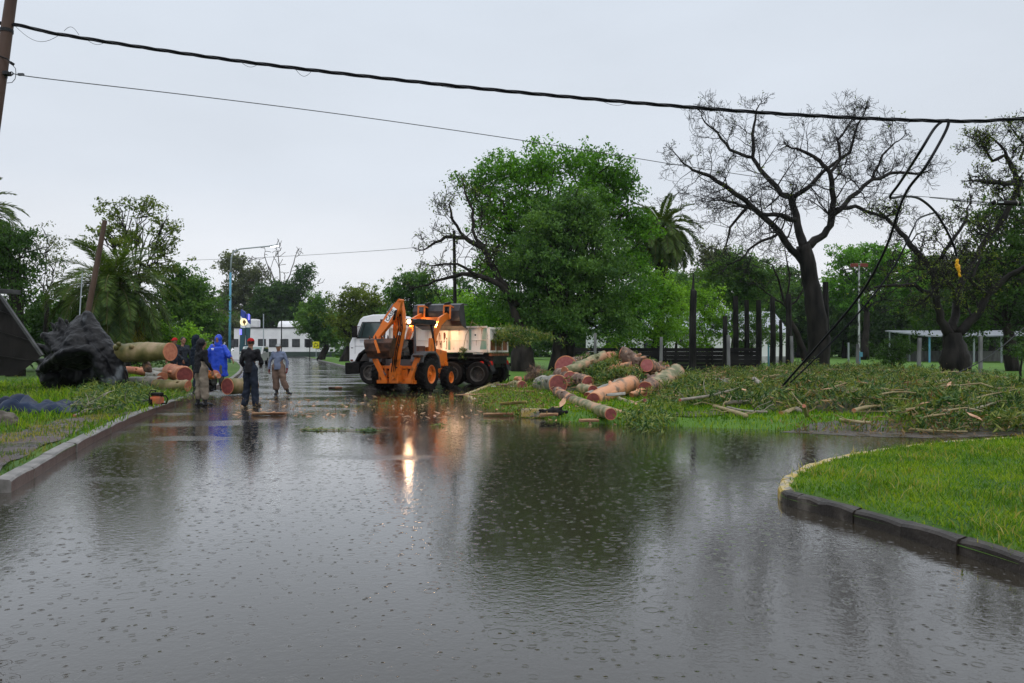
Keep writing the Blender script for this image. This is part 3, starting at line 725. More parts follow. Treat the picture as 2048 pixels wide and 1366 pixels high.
# the big bare tree
bare_tree('tall leafless tree with dense curling twigs, rising behind the branch heap', 1637, 49, [
    [(1637, 752, 0, 25), (1638, 700, 0, 22), (1634, 640, 0, 20), (1626, 580, 0, 17), (1616, 530, 0, 15), (1606, 490, 0, 15)],
    [(1622, 545, 0, 11), (1595, 510, 0, 9), (1560, 465, -.5, 8), (1500, 410, -1, 6.5), (1455, 375, -1.5, 5.5), (1420, 352, -2, 4.5), (1385, 340, -2, 3), (1362, 322, -2, 2)],
    [(1608, 495, 0, 12), (1595, 450, 0.5, 10), (1582, 395, 1, 8.5), (1562, 388, 1.5, 7), (1530, 350, 1.5, 6), (1505, 315, 2, 5), (1505, 270, 2, 4), (1512, 225, 2, 2.5)],
    [(1608, 495, 0, 12), (1640, 475, 0, 9), (1662, 450, 0, 8), (1668, 400, 0, 7.5), (1660, 345, -.5, 6), (1640, 322, -.5, 5), (1600, 300, -.5, 3.5)],
    [(1664, 430, 0, 7), (1700, 395, 1, 6), (1745, 358, 1.5, 5), (1800, 345, 2, 4), (1835, 348, 2, 3)],
    [(1672, 420, 0, 6), (1710, 412, 1, 5), (1740, 425, 1, 4.5), (1765, 434, 1, 4), (1790, 428, 1, 2.5)],
    [(1582, 395, 1, 6.5), (1620, 372, 1, 5.5), (1650, 340, 1, 4.5), (1700, 305, 1, 4), (1715, 250, 1, 2.5)],
    [(1590, 440, 0, 7), (1560, 430, -1, 6), (1525, 428, -1, 4.5), (1470, 405, -1, 3.5), (1440, 400, -1, 2)],
    [(1505, 315, 2, 4.5), (1460, 300, 2, 4), (1435, 265, 2, 3), (1410, 245, 2, 2)],
    [(1560, 465, -.5, 4), (1510, 490, -1, 3), (1480, 520, -1, 2.5), (1455, 530, -1, 1.5)],
    [(1500, 410, -1, 4), (1460, 455, -1, 3), (1452, 490, -1, 2)],
    [(1660, 345, -.5, 4.5), (1680, 320, 0, 3.5), (1675, 280, 0, 3), (1700, 245, 0, 2)],
    [(1745, 358, 1.5, 4), (1765, 310, 1.5, 3), (1790, 285, 1.5, 2)]],
    5, BARK_WET, 'olive', 0.03, 4, l0=2.5, every=0.46, kids=(5, 5, 2), maxl=3, nmin=0.010, curl=0.23)
# palms
palm('stout date palm with arching fronds beside the leaning broken pole', 232, 42, 226, 578, 148, 0.62, n=110, seed=4, dry=0.28, down=-0.95)
palm('tall date palm showing its fronds beyond the right edge of the huge crown', 1316, 62, 1322, 462, 92, 0.42, n=85, seed=8, dry=0.12, down=-0.9)
palm('date palm at the left edge of the view with fronds entering the frame', -60, 40, -55, 430, 118, 0.45, n=60, seed=2, dry=0.1, down=-0.8)
# ---- left side trees
tree('dark ivy hung tree behind the leaning dark panel at the left edge', 30, 38, [(8, 475, 55, 40), (52, 500, 46, 44), (10, 540, 45, 45), (32, 590, 26, 50), (38, 650, 24, 45), (-40, 520, 60, 70)],
     0.35, 'dark', dens=40, n_per=30, spread=0.28, size=0.13, seed=5, droop=1.3, trunk_px=(30, 560), name='ivy_tree')
tree('thin airy tree with small leaves right beside the ivy hung tree', 95, 44, [(88, 470, 34, 30), (108, 520, 24, 34), (92, 560, 28, 26), (70, 520, 26, 30)], 0.14, 'grey', dens=22, n_per=16, spread=0.34, size=0.12, seed=6)
tree('open crowned tree standing behind the stout date palm, sky showing through', 268, 56, [(232, 425, 36, 26), (285, 415, 40, 26), (325, 450, 28, 32), (335, 500, 24, 30), (205, 470, 18, 20), (268, 470, 55, 30), (300, 535, 50, 40)],
     0.3, 'olive', dens=13, n_per=24, spread=0.34, size=0.2, seed=7, twigs=9)
tree('rounded bushy tree just right of the stout date palm', 372, 60, [(355, 560, 34, 30), (385, 580, 40, 40), (345, 610, 46, 40), (400, 625, 36, 42), (360, 665, 56, 44), (415, 600, 18, 22)], 0.25, 'mid', dens=40, n_per=28, spread=0.4, size=0.2, seed=8)
tree('leafy shrub thicket behind the workers at the far end of the long trunk', 372, 44, [(345, 680, 36, 30), (385, 675, 30, 34), (400, 700, 24, 22), (320, 660, 30, 40)], 0.1, 'lime', dens=40, n_per=28, spread=0.28, size=0.15, seed=9, name='shrub', cat='shrub')
tree('dark thicket filling the gap under the stout palm fronds', 170, 52, [(110, 660, 60, 50), (180, 690, 70, 40), (250, 680, 60, 45), (130, 610, 50, 40), (310, 690, 50, 40)], 0.2, 'mid', dens=34, n_per=28, spread=0.42, size=0.2, seed=10, name='shrub', cat='shrub')
tree('dark thicket behind the leaning panel at the left edge of the view', 0, 46, [(-70, 660, 90, 70), (20, 690, 60, 50), (70, 640, 50, 50)], 0.2, 'dark', dens=34, n_per=28, spread=0.42, size=0.2, seed=12, name='shrub', cat='shrub')
# ---- far trees over the long white building
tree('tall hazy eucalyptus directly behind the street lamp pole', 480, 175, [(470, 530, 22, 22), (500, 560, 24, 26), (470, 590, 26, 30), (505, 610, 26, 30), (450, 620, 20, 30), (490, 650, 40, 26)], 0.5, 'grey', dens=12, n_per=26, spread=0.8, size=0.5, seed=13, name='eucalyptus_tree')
tree('hazy dark tree carrying dead bare twigs above its crown, behind the white building', 556, 170, [(540, 590, 34, 26), (575, 585, 28, 22), (560, 620, 46, 30), (520, 640, 34, 30), (595, 640, 30, 30), (612, 545, 9, 16), (600, 570, 12, 16)], 0.6, 'dark', dens=14, n_per=28, spread=0.8, size=0.5, seed=14)
bare_tree('dead spindly tree fanning bare twigs over the hazy dark crown', 556, 172, [
    [(556, 700, 0, 3.5), (556, 640, 0, 3), (556, 590, 0, 2.4)],
    [(556, 600, 0, 2), (545, 550, 0, 1.5), (530, 515, 0, 1)], [(556, 600, 0, 2), (560, 550, 0, 1.4), (556, 508, 0, 1)], [(558, 600, 0, 2), (580, 550, 0, 1.4), (590, 515, 0, 1)],
    [(556, 590, 0, 1.6), (525, 540, 0, 1.2), (516, 525, 0, 1)], [(560, 620, 0, 1.5), (600, 580, 0, 1.2), (625, 572, 0, .8)]], 9, BARK_GREY, None, l0=5, every=3, kids=(3, 2), maxl=1, nmin=0.06)
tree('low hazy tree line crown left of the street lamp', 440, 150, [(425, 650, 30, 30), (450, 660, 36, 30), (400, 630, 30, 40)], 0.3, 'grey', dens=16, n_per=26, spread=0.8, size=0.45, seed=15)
tree('rounded green street tree nearest the long white building', 640, 102, [(632, 615, 30, 24), (625, 650, 34, 30), (655, 665, 34, 26), (668, 640, 20, 22)], 0.45, 'mid', dens=30, n_per=28, spread=0.5, size=0.3, seed=16, trunk_px=(655, 690))
tree('olive tinged street tree with open top, just left of the white truck cab', 690, 86, [(700, 600, 34, 24), (735, 590, 34, 26), (680, 640, 34, 32), (725, 640, 40, 34), (765, 620, 26, 34), (700, 670, 26, 18)], 0.6, 'olive', dens=18, n_per=24, spread=0.45, size=0.25, seed=17, twigs=8, trunk_px=(702, 690))
tree('dense green street tree right above the white truck cab', 795, 76, [(825, 565, 34, 26), (800, 590, 30, 30), (850, 595, 40, 34), (800, 640, 34, 34), (870, 640, 50, 40), (930, 610, 50, 50), (920, 665, 60, 34)], 0.5, 'mid', dens=32, n_per=28, spread=0.42, size=0.24, seed=18)
tree('lime green young tree peeping out behind the raised loader bucket', 975, 58, [(905, 610, 30, 34), (950, 625, 38, 40), (990, 650, 36, 36), (930, 660, 40, 26)], 0.22, 'lime', dens=30, n_per=26, spread=0.36, size=0.19, seed=19)
# ---- right of the huge crown
tree('lime leaved acacia directly behind the left half of the dark board fence', 1292, 55, [(1300, 560, 34, 40), (1330, 590, 40, 36), (1290, 640, 50, 34), (1345, 640, 36, 34), (1240, 690, 50, 24), (1310, 675, 40, 22)], 0.16, 'lime', dens=30, n_per=26, spread=0.36, size=0.18, seed=20, trunk_px=(1308, 690))
tree('lime leaved acacia between the two charred poles', 1415, 57, [(1400, 600, 26, 34), (1425, 620, 28, 34), (1395, 650, 34, 30), (1435, 655, 26, 30), (1405, 685, 24, 16)], 0.13, 'lime', dens=26, n_per=26, spread=0.36, size=0.18, seed=21)
tree('dark dome shaped tree standing over the cluster of black trunks', 1468, 63, [(1440, 545, 34, 28), (1475, 535, 40, 30), (1510, 555, 34, 32), (1455, 580, 44, 28), (1500, 590, 44, 30), (1415, 565, 22, 24)], 0.28, 'mid', dens=46, n_per=30, spread=0.42, size=0.2, seed=22, trunk_px=(1470, 620))
tree('mid green young tree leaning over the right end of the dark board fence', 1500, 58, [(1475, 640, 30, 30), (1505, 655, 30, 26), (1530, 640, 24, 26), (1490, 680, 34, 20), (1540, 672, 18, 18)], 0.13, 'mid', dens=22, n_per=26, spread=0.36, size=0.18, seed=47)
tree('lime leaved low tree before the white shed, left of the tall charred pole', 1350, 60, [(1340, 660, 34, 26), (1372, 680, 26, 24), (1350, 625, 30, 26), (1365, 590, 26, 24)], 0.13, 'lime', dens=26, n_per=26, spread=0.36, size=0.18, seed=48)
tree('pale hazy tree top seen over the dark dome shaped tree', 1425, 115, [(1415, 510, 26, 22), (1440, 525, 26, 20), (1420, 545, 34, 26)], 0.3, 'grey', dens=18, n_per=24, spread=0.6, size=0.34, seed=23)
tree('spreading lacy green tree right of the bare trunk', 1730, 95, [(1700, 520, 40, 28), (1745, 505, 44, 26), (1790, 520, 40, 30), (1690, 560, 40, 30), (1745, 560, 50, 34), (1800, 570, 50, 40), (1700, 600, 40, 30)], 0.4, 'bright', dens=15, n_per=26, spread=0.5, size=0.3, seed=24, twigs=8)
for i, (bx, dd, lab, lf_, lobes) in enumerate([
    (1600, 118, 'dark background tree directly behind the white shed gable', 'dark', [(1575, 580, 34, 50), (1600, 610, 40, 50), (1570, 650, 40, 40), (1620, 650, 40, 50)]),
    (1690, 112, 'dark background tree just right of the bare trunk', 'dark', [(1680, 610, 50, 40), (1660, 650, 50, 44), (1720, 650, 50, 40)]),
    (1775, 108, 'dark background tree behind the ivy hedge', 'dark', [(1770, 620, 50, 40), (1800, 650, 60, 44), (1750, 660, 50, 40)]),
    (1870, 104, 'tall dark background tree left of the open shelter', 'dark', [(1850, 560, 50, 50), (1880, 600, 60, 50), (1850, 650, 60, 44), (1900, 650, 50, 40)]),
    (1980, 106, 'dark background tree rising behind the open shelter', 'dark', [(1960, 560, 60, 60), (2010, 590, 60, 60), (1980, 640, 70, 40), (2070, 560, 70, 90)]),
    (1360, 108, 'mid green background tree behind the white shed roof, left end', 'mid', [(1350, 570, 40, 30), (1380, 600, 40, 40), (1330, 620, 40, 30)]),
    (1510, 112, 'grey green background tree behind the white shed roof, right end', 'mid', [(1530, 560, 30, 34), (1560, 600, 34, 40), (1500, 610, 40, 30)]),
    (2180, 70, 'dark tree beyond the right edge of the view', 'dark', [(2150, 520, 80, 90), (2200, 620, 90, 60)]),
    (1215, 100, 'mid green background tree behind the huge crown', 'mid', [(1180, 640, 60, 50), (1250, 640, 60, 50), (1080, 650, 60, 50), (990, 660, 50, 40)])]):
    tree(lab, bx, dd, lobes, 0.4, lf_, dens=24, n_per=28, spread=0.6, size=0.34, seed=30+i, twigs=4, base_z=0.12)
# ---- right bottle tree with its twisted limbs
bare_tree('bottle tree with swollen black trunk at the right, twisted limbs holding sparse leaves', 1912, 39.5, [
    [(1912, 757, 0, 24), (1912, 742, 0, 28), (1911, 722, 0, 29), (1909, 700, 0, 24), (1906, 680, 0, 18), (1905, 665, 0, 17)],
    [(1900, 672, 0, 13), (1880, 640, 0, 10), (1872, 590, 0, 9), (1862, 540, 0.5, 8), (1830, 500, 0.5, 7), (1800, 465, 0.5, 6), (1775, 440, 1, 4)],
    [(1915, 668, 0, 13), (1950, 635, 0, 10), (1975, 590, 0, 9), (2020, 550, -.5, 7), (2070, 520, -1, 5)],
    [(1905, 665, 0, 12), (1912, 610, 1, 9), (1925, 560, 1.5, 8), (1960, 500, 2, 7), (2010, 430, 2, 7), (2036, 370, 2, 8), (2010, 368, 1, 7), (1972, 364, 1, 6)],
    [(2036, 395, 2, 6), (2030, 345, 2, 6), (2010, 310, 2, 5), (1985, 322, 2, 4), (1970, 300, 2, 3), (1960, 275, 2, 2)],
    [(2025, 330, 2, 4), (2000, 290, 2, 3), (1975, 270, 2, 2), (1950, 290, 2, 1.5)],
    [(2040, 320, 2, 4), (2050, 290, 2, 3), (2030, 265, 2, 2)],
    [(1862, 540, .5, 6), (1890, 500, 0, 5), (1920, 460, 0, 4), (1935, 430, 0, 3)],
    [(1872, 590, 0, 6), (1830, 570, -1, 5), (1790, 570, -1, 4), (1750, 575, -1, 2.5)],
    [(1912, 610, 1, 5), (1890, 560, -1, 4), (1850, 600, -1, 3)],
    [(1975, 590, 0, 5), (1940, 560, -1, 4), (1960, 520, -1, 3)]],
    21, BARK_WET, 'olive', 0.22, 5, l0=1.6, every=0.40, kids=(5, 4, 3), maxl=3, nmin=0.012, name='bottle_tree', leaf_size=0.13)
tree('dense dark green tree behind the twisted limbs at the right edge of the view', 2030, 47, [(1985, 430, 36, 40), (1930, 610, 40, 44), (1850, 620, 40, 36), (1960, 655, 40, 30), (2030, 470, 50, 60), (1985, 520, 50, 50), (2050, 560, 60, 60), (1990, 590, 50, 44), (2060, 400, 40, 50), (1945, 560, 34, 40), (2060, 650, 50, 40)],
     0.35, 'dark', dens=34, n_per=26, spread=0.38, size=0.17, seed=41, twigs=7)
tree('ivy covered hedge clump by the broken lamp pole', 1785, 45, [(1765, 700, 22, 22), (1790, 690, 26, 26), (1812, 705, 20, 22), (1785, 722, 34, 18)], 0.12, 'dark', dens=50, n_per=26, spread=0.2, size=0.11, seed=42, name='hedge', cat='hedge')
tree('low bush at the right edge behind the branch heap', 2040, 38, [(2040, 700, 22, 16), (2060, 690, 30, 26)], 0.05, 'dark', dens=40, n_per=20, spread=0.2, size=0.12, seed=43, name='shrub', cat='shrub')
bare_tree('small leaning dead tree in front of the white shed gable', 1600, 56, [
    [(1612, 752, 0, 7), (1606, 700, 0, 6.5), (1585, 650, 0, 5), (1572, 610, 0, 4)],
    [(1572, 612, 0, 3.5), (1560, 570, 0, 2.5), (1545, 530, 0, 2)], [(1575, 620, 0, 3), (1600, 590, 0, 2.4), (1612, 570, 0, 1.6)], [(1572, 612, 0, 3), (1540, 590, 0, 2), (1520, 575, 0, 1.4)], [(1572, 605, 0, 3), (1580, 550, 0, 2), (1570, 500, 0, 1.4)]],
    31, BARK, 'olive', 0.15, 4, l0=1.4, every=0.5, kids=(4, 3), maxl=2)

# the far wood that closes the view, reading as one mass
rngw = np.random.default_rng(77); Cw = []
for i in range(2600):
    px_ = rngw.uniform(560, 2500) if i % 5 else rngw.uniform(-600, 470); d_ = rngw.uniform(122, 140)+ (40 if px_ < 700 else 0)
    top = 640+14*math.sin(px_*.021)+9*math.sin(px_*.057); py_ = rngw.uniform(top, 722); Cw.append(tuple(P(px_, py_, d_)))
V_, F_ = leaves_at(Cw, 26, 1.5, 0.9, 0, 0.6, rngw); V_[:, 2] = np.maximum(V_[:, 2], 0.02)
tag(link('far_wood', np_mesh('far_wood', V_, F_), LF['dark']), kind='stuff')
# ================================================================= materials of objects
BLACK = M('black_rubber', (0.004, 0.004, 0.004), (0.014, 0.012, 0.011), 8, rough=0.55, spec=0.12, bump=0.003, bscale=60)
DARKMET = M('dark_metal', (0.008, 0.008, 0.009), (0.025, 0.025, 0.026), 5, rough=0.45, spec=0.15, bump=0.002)
CABLE = M('cable_black', (0.006, 0.007, 0.009), rough=0.4, spec=0.15)
WIRE = M('wire_grey', (0.06, 0.065, 0.07), rough=0.5)
ORANGE = M('orange_paint', (0.64, 0.145, 0.014), (0.13, 0.05, 0.02), 3.0, rough=0.35, c3=(0.62, 0.155, 0.018), coat=0.2, lo=0.42, hi=0.72, detail=9)
GREYPAINT = M('grey_paint', (0.10, 0.10, 0.105), (0.06, 0.06, 0.06), 3, rough=0.35)
STEEL = M('steel', (0.5, 0.5, 0.5), (0.35, 0.33, 0.3), 5, rough=0.25, metal=0.9)
MUDSTEEL = M('muddy_steel', (0.006, 0.004, 0.003), (0.085, 0.035, 0.018), 4, rough=0.45, bump=0.006)
WHITEP = M('white_paint', (0.86, 0.87, 0.88), (0.80, 0.80, 0.80), 1.5, rough=0.25, coat=0.4)
GLASSD = M('dark_glass', (0.035, 0.055, 0.055), (0.06, 0.09, 0.09), 2, rough=0.06, spec=0.8)
WIN = M('window_pane', (0.03, 0.035, 0.04), (0.06, 0.065, 0.07), 1.0, rough=0.1)
PLASTER = M('white_plaster', (0.80, 0.80, 0.81), (0.68, 0.68, 0.69), 0.6, rough=0.7, bump=0.004)
CONC = M('concrete_post', (0.12, 0.12, 0.125), (0.22, 0.22, 0.22), 3, rough=0.6, bump=0.004, stretch=(1, 1, 0.3))
WOODDK = M('charred_wood', (0.006, 0.006, 0.006), (0.03, 0.028, 0.026), 3, rough=0.5, bump=0.015, bscale=12, stretch=(1, 1, 0.25), spec=0.06)
BOARD = M('dark_boards', (0.004, 0.004, 0.0045), (0.018, 0.017, 0.017), 2, rough=0.5, spec=0.06, bump=0.008, bscale=10, stretch=(0.25, 1, 1))
BROWNPOLE = M('pole_wood', (0.055, 0.032, 0.024), (0.10, 0.062, 0.045), 3, rough=0.55, bump=0.006, stretch=(1, 1, 0.2))

def vehicle_solver(C, th):
    h = Vector((-math.sin(th), math.cos(th))); r = Vector((math.cos(th), math.sin(th)))
    def byY(px, py, Y):
        k = px-CX; X = (k*(C[1]+Y*h.y)-F*(C[0]+Y*h.x))/(F*r.x-k*r.y); d = C[1]+X*r.y+Y*h.y
        return Vector((X, Y, EYE-(py-HOR)*d/F))
    def byX(px, py, X):
        k = px-CX; Y = (k*(C[1]+X*r.y)-F*(C[0]+X*r.x))/(F*h.x-k*h.y); d = C[1]+X*r.y+Y*h.y
        return Vector((X, Y, EYE-(py-HOR)*d/F))
    return byY, byX
def wheel(root, c, r, w, rim_r, rim_mat, lugs=0, side=1, hubs=True, name='wheel', dish=0.5):
    """tyre with tread; the rim and hub are its sub-parts. axle along x, outer face towards side"""
    c = Vector(c); mb = MB(); hw = w/2
    prof = [(rim_r, -hw*0.82), (rim_r*1.08, -hw), (r*0.88, -hw*1.02), (r*0.965, -hw*0.92), (r*0.99, -hw*0.6), (r*0.99, hw*0.6), (r*0.965, hw*0.92), (r*0.88, hw*1.02), (rim_r*1.08, hw), (rim_r, hw*0.82)]
    mb.lathe(prof, 'x', (0, 0, 0), 40)
    if lugs:
        for i in range(lugs):
            for s in (-1, 1):
                a = 2*math.pi*(i+(0.5 if s > 0 else 0))/lugs
                p0 = Vector((s*hw*0.05, math.cos(a)*r*0.985, math.sin(a)*r*0.985)); a2 = a+0.20
                p1 = Vector((s*hw*0.98, math.cos(a2)*r*0.975, math.sin(a2)*r*0.975))
                mb.bar(p0, p1, 0.055, 0.06, up=Vector((0, math.cos(a), math.sin(a))))
    t = mb.build(name, BLACK, root, sm=False, loc=c)
    mb = MB(); d_ = side*hw
    mb.lathe([(rim_r, -hw*0.82), (rim_r, hw*0.82)], 'x', (0, 0, 0), 32)
    mb.lathe([(rim_r*1.09, d_*0.99), (rim_r*1.04, d_*1.03), (rim_r*0.93, d_*0.9), (rim_r*0.86, d_*dish), (rim_r*0.45, d_*dish*0.9), (rim_r*0.40, d_*(dish+0.15)), (0.001, d_*(dish+0.15))], 'x', (0, 0, 0), 32)
    for i in range(10):
        a = 2*math.pi*i/10; q = Vector((d_*dish, math.cos(a)*rim_r*0.6, math.sin(a)*rim_r*0.6))
        mb.cyl(q, q+Vector((side*0.04, 0, 0)), 0.018, n=6)
    mb.build('rim', rim_mat, t)
    mb = MB(); mb.lathe([(rim_r*0.22, d_*(dish+0.1)), (rim_r*0.2, d_*(dish+0.45)), (0.001, d_*(dish+0.5))], 'x', (0, 0, 0), 16); mb.build('hub', rim_mat, t)
    return t

# ================================================================= backhoe loader
BC = (-3.85, 27.9); BTH = R(-20)
bY, bX = vehicle_solver(BC, BTH)
bh = empty('backhoe_loader', (BC[0], BC[1], 0), 'orange backhoe loader working beside the white truck, bucket raised over it', 'backhoe', rz=BTH)
wheel(bh, (-0.84, 0, 0.60), 0.60, 0.44, 0.31, ORANGE, 18, -1)
wheel(bh, (0.84, 0, 0.60), 0.60, 0.44, 0.31, ORANGE, 18, 1)
wheel(bh, (-0.72, 2.1, 0.42), 0.42, 0.30, 0.21, ORANGE, 14, -1)
wheel(bh, (0.72, 2.1, 0.42), 0.42, 0.30, 0.21, ORANGE, 14, 1)
mb = MB()
for s in (-1, 1):
    mb.box((s*0.36, 1.0, 0.62), (0.14, 3.2, 0.26)); mb.prism([(0.62, 0.25), (1.25, 0.25), (1.35, 0.95), (0.95, 1.9), (0.7, 1.9), (0.62, 0.9)], s*0.62-0.03, s*0.62+0.03, 'x')
mb.box((0, 2.1, 0.45), (1.2, 0.16, 0.16)); mb.box((0, 0, 0.58), (1.3, 0.24, 0.26)); mb.box((0, 2.62, 0.75), (0.9, 0.2, 0.5))
mb.build('chassis', ORANGE, bh, bevel=0.012)
mb = MB(); mb.box((0, 0.9, 0.42), (0.5, 1.9, 0.3)); mb.box((0, -0.2, 0.62), (0.9, 0.5, 0.3)); mb.cyl((0, 0.2, 0.5), (0, 2.0, 0.5), 0.07)
mb.build('underbody', DARKMET, bh, bevel=0.01)
mb = MB(); mb.prism([(1.15, 0.85), (2.7, 0.85), (2.78, 1.05), (2.72, 1.42), (1.15, 1.58)], -0.4, 0.4, 'x'); hood = mb.build('engine_hood', ORANGE, bh, bevel=0.03)
mb = MB()
for i in range(6): mb.box((0, 2.785, 0.95+i*0.07), (0.6, 0.02, 0.03))
mb.build('grille', DARKMET, hood)
for s in (-1, 1):
    mb = MB(); mb.prism([(-0.72, 1.05), (-0.62, 1.28), (-0.3, 1.42), (0.35, 1.42), (0.65, 1.22), (0.8, 0.8), (0.72, 0.8), (0.58, 1.16), (0.3, 1.35), (-0.28, 1.35), (-0.56, 1.22), (-0.66, 1.02)], s*0.60-0.02*s, s*1.06, 'x')
    mb.build('fender', GREYPAINT, bh, bevel=0.01)
mb = MB(); mb.box((0, 0.35, 0.9), (1.16, 1.6, 0.08)); mb.box((0, -0.42, 1.0), (1.1, 0.06, 0.26)); mb.build('cab_floor', GREYPAINT, bh, bevel=0.01)
# canopy: four posts, roof
ROOFZ = 2.42
for (x, y, dx, m_) in ((-0.62, -0.42, 0.0, GREYPAINT), (0.62, -0.42, 0.0, GREYPAINT), (-0.62, 1.02, 0.0, DARKMET), (0.62, 1.02, 0.0, DARKMET)):
    mb = MB(); mb.tube([(x*1.02, y*1.05, 0.95), (x*1.04, y*1.1, 1.5), (x*0.98, y, 2.05), (x*0.93, y*0.92, ROOFZ)], 0.045, 8); mb.build('canopy_post', m_, bh, sm=True)
mb = MB(); mb.prism([(-0.62, ROOFZ), (-0.60, ROOFZ+0.10), (-0.3, ROOFZ+0.15), (1.0, ROOFZ+0.15), (1.22, ROOFZ+0.08), (1.24, ROOFZ), (1.1, ROOFZ-0.03), (-0.5, ROOFZ-0.03)], -0.68, 0.68, 'x')
roof = mb.build('canopy_roof', DARKMET, bh, bevel=0.02)
mb = MB(); mb.box((0, -0.63, ROOFZ+0.05), (1.3, 0.03, 0.17)); mb.build('roof_panel', M('rust_brown', (0.07, 0.022, 0.012), (0.12, 0.05, 0.03), 5, rough=0.5), bh)
mb = MB(); mb.box((0.50, -0.655, ROOFZ+0.05), (0.18, 0.03, 0.07)); mb.build('red_tail_light', M('red_lens', (0.5, 0.03, 0.02), rough=0.2), bh)
# work lamps on the roof, lit
LAMP = M('lamp_lit', (1, 0.9, 0.7), rough=0.3, emis=(1.0, 0.56, 0.27), estr=6.5)
LAMP2 = M('lamp_lit_soft', (1, 0.9, 0.7), rough=0.3, emis=(1.0, 0.75, 0.45), estr=12)
def work_lamp(p, sy, mat, r=0.075, tiltd=0.0):
    mb = MB(); mb.lathe([(r*0.6, 0.09*-sy), (r*1.15, 0.0), (r*1.15, 0.012*sy), (r*1.0, 0.012*sy)], 'y', p, 20); mb.bar(Vector(p)+Vector((0, -0.03*sy, 0)), Vector(p)+Vector((0, -0.06*sy, -0.12)), 0.03)
    a = mb.build('work_lamp', DARKMET, bh)
    mb = MB(); mb.lathe([(r, 0.004*sy), (r*0.6, 0.02*sy), (0.001, 0.028*sy)], 'y', p, 20); mb.build('lens', mat, a)
pl1 = bY(818, 643, -0.72); pl2 = bY(801.5, 641, -0.74)
work_lamp(pl1, -1, LAMP, 0.085); work_lamp(pl2, -1, LAMP2, 0.07)
work_lamp((0.5, 1.28, ROOFZ+0.06), 1, LAMP, 0.08); work_lamp((-0.5, 1.28, ROOFZ+0.06), 1, LAMP, 0.08)
def spot(name, p, d, e_, ang, blend=0.6, rad=0.06, col=(1.0, 0.62, 0.33)):
    l = bpy.data.lights.new(name, 'SPOT'); l.energy = e_; l.spot_size = R(ang); l.spot_blend = blend; l.shadow_soft_size = rad; l.color = col
    o = bpy.data.objects.new(name, l); COL.objects.link(o); o.parent = bh; o.location = p
    o.rotation_euler = Vector(d).to_track_quat('-Z', 'Y').to_euler(); return o
spot('work_light', Vector(pl1)+Vector((0, -0.06, 0)), (0.08, -1, -0.16), 26, 120, 0.5, 0.13)
spot('work_light', Vector(pl2)+Vector((0, -0.06, 0)), (-0.1, -1, -0.35), 22, 130, 0.6, 0.07)
spot('work_light', (0.5, 1.36, ROOFZ+0.05), (0.10, 1, -0.52), 620, 85, 0.9, 0.08)
spot('work_light', (-0.5, 1.36, ROOFZ+0.05), (-0.1, 1, -0.3), 160, 90, 0.8, 0.08)
# rear frame and stabilisers
mb = MB()
mb.box((0, -0.62, 0.34), (1.5, 0.18, 0.12)); mb.box((0, -0.62, 0.86), (1.3, 0.14, 0.10))
for x in (-0.66, -0.42, 0.20, 0.42, 0.66): mb.box((x, -0.62, 0.6), (0.07, 0.14, 0.44))
mb.box((0.30, -0.66, 0.60), (0.20, 0.05, 0.36))
mb.build('rear_frame', ORANGE, bh, bevel=0.01)
mb = MB(); mb.box((0, -0.55, 0.6), (1.1, 0.1, 0.4)); mb.build('rear_cover', DARKMET, bh)
for a, b_, nm in (((749, 716), (771, 762), 'l'), ((836, 714), (818, 762), 'r')):
    p0, p1 = bY(*a, -0.86), bY(*b_, -0.86); mb = MB(); mb.bar(p1, p0, 0.13, 0.16); mb.box(p1, (0.22, 0.2, 0.16))
    st = mb.build('stabiliser', ORANGE, bh, bevel=0.012)
    mb = MB(); mb.cyl(p1+Vector((0, 0.02, 0.2)), p1.lerp(p0, 0.75)+Vector((0.10 if nm == 'r' else -0.10, 0, 0)), 0.04, n=10); mb.build('stabiliser_cylinder', GREYPAINT, st)
    mb = MB(); mb.box(p0+Vector((0, 0, 0.03)), (0.24, 0.34, 0.08)); mb.build('stabiliser_pad', MUDSTEEL, st, bevel=0.01)
# swing post, boom, dipper, bucket
bb = bY(789, 756, -0.98); bk = bY(799, 655, -1.25); bt = bY(801, 603, -1.15)
mb = MB(); mb.box((bb.x-0.02, -0.88, 0.62), (0.34, 0.3, 0.62)); mb.cyl((bb.x-0.12, -0.95, 0.3), (bb.x-0.12, -0.95, 1.0), 0.06); mb.build('swing_post', ORANGE, bh, bevel=0.015)
def plate_arm(pts, hw, th, ydir=None):
    """box-section arm: centre line with half-depths across it in the picture plane of the arm"""
    m_ = MB(); k = len(pts); vs = []
    for i, p in enumerate(pts):
        d_ = (pts[min(i+1, k-1)]-pts[max(i-1, 0)]).normalized(); n_ = d_.cross(Vector((0, 1, 0))).normalized(); b2 = n_.cross(d_).normalized()
        for sx_, sy_ in ((-1, -1), (1, -1), (1, 1), (-1, 1)): vs.append(p+n_*hw[i]*sx_+b2*th*sy_)
    fs = [(0, 1, 2, 3), tuple(4*(k-1)+j for j in (3, 2, 1, 0))]
    for i in range(k-1):
        for j in range(4): fs.append((4*i+j, 4*i+(j+1) % 4, 4*i+4+(j+1) % 4, 4*i+4+j))
    return m_.add(vs, fs)
mid1 = bY(794, 705, -1.12)
m_ = plate_arm([bb, mid1, bk, bY(802, 625, -1.2), bt], [0.10, 0.115, 0.20, 0.13, 0.07], 0.11)
for p in (bb, bk, bt): m_.cyl(p+Vector((0, -0.17, 0)), p+Vector((0, 0.17, 0)), 0.055, n=12)
boom = m_.build('boom', ORANGE, bh, bevel=0.012)
d0 = bY(802, 601, -1.42); d1 = bY(778, 640, -1.55); d2 = bY(752, 678, -1.75)
m_ = plate_arm([d0, bY(793, 617, -1.46), d1, bY(764, 661, -1.65), d2], [0.05, 0.16, 0.155, 0.11, 0.09], 0.10)
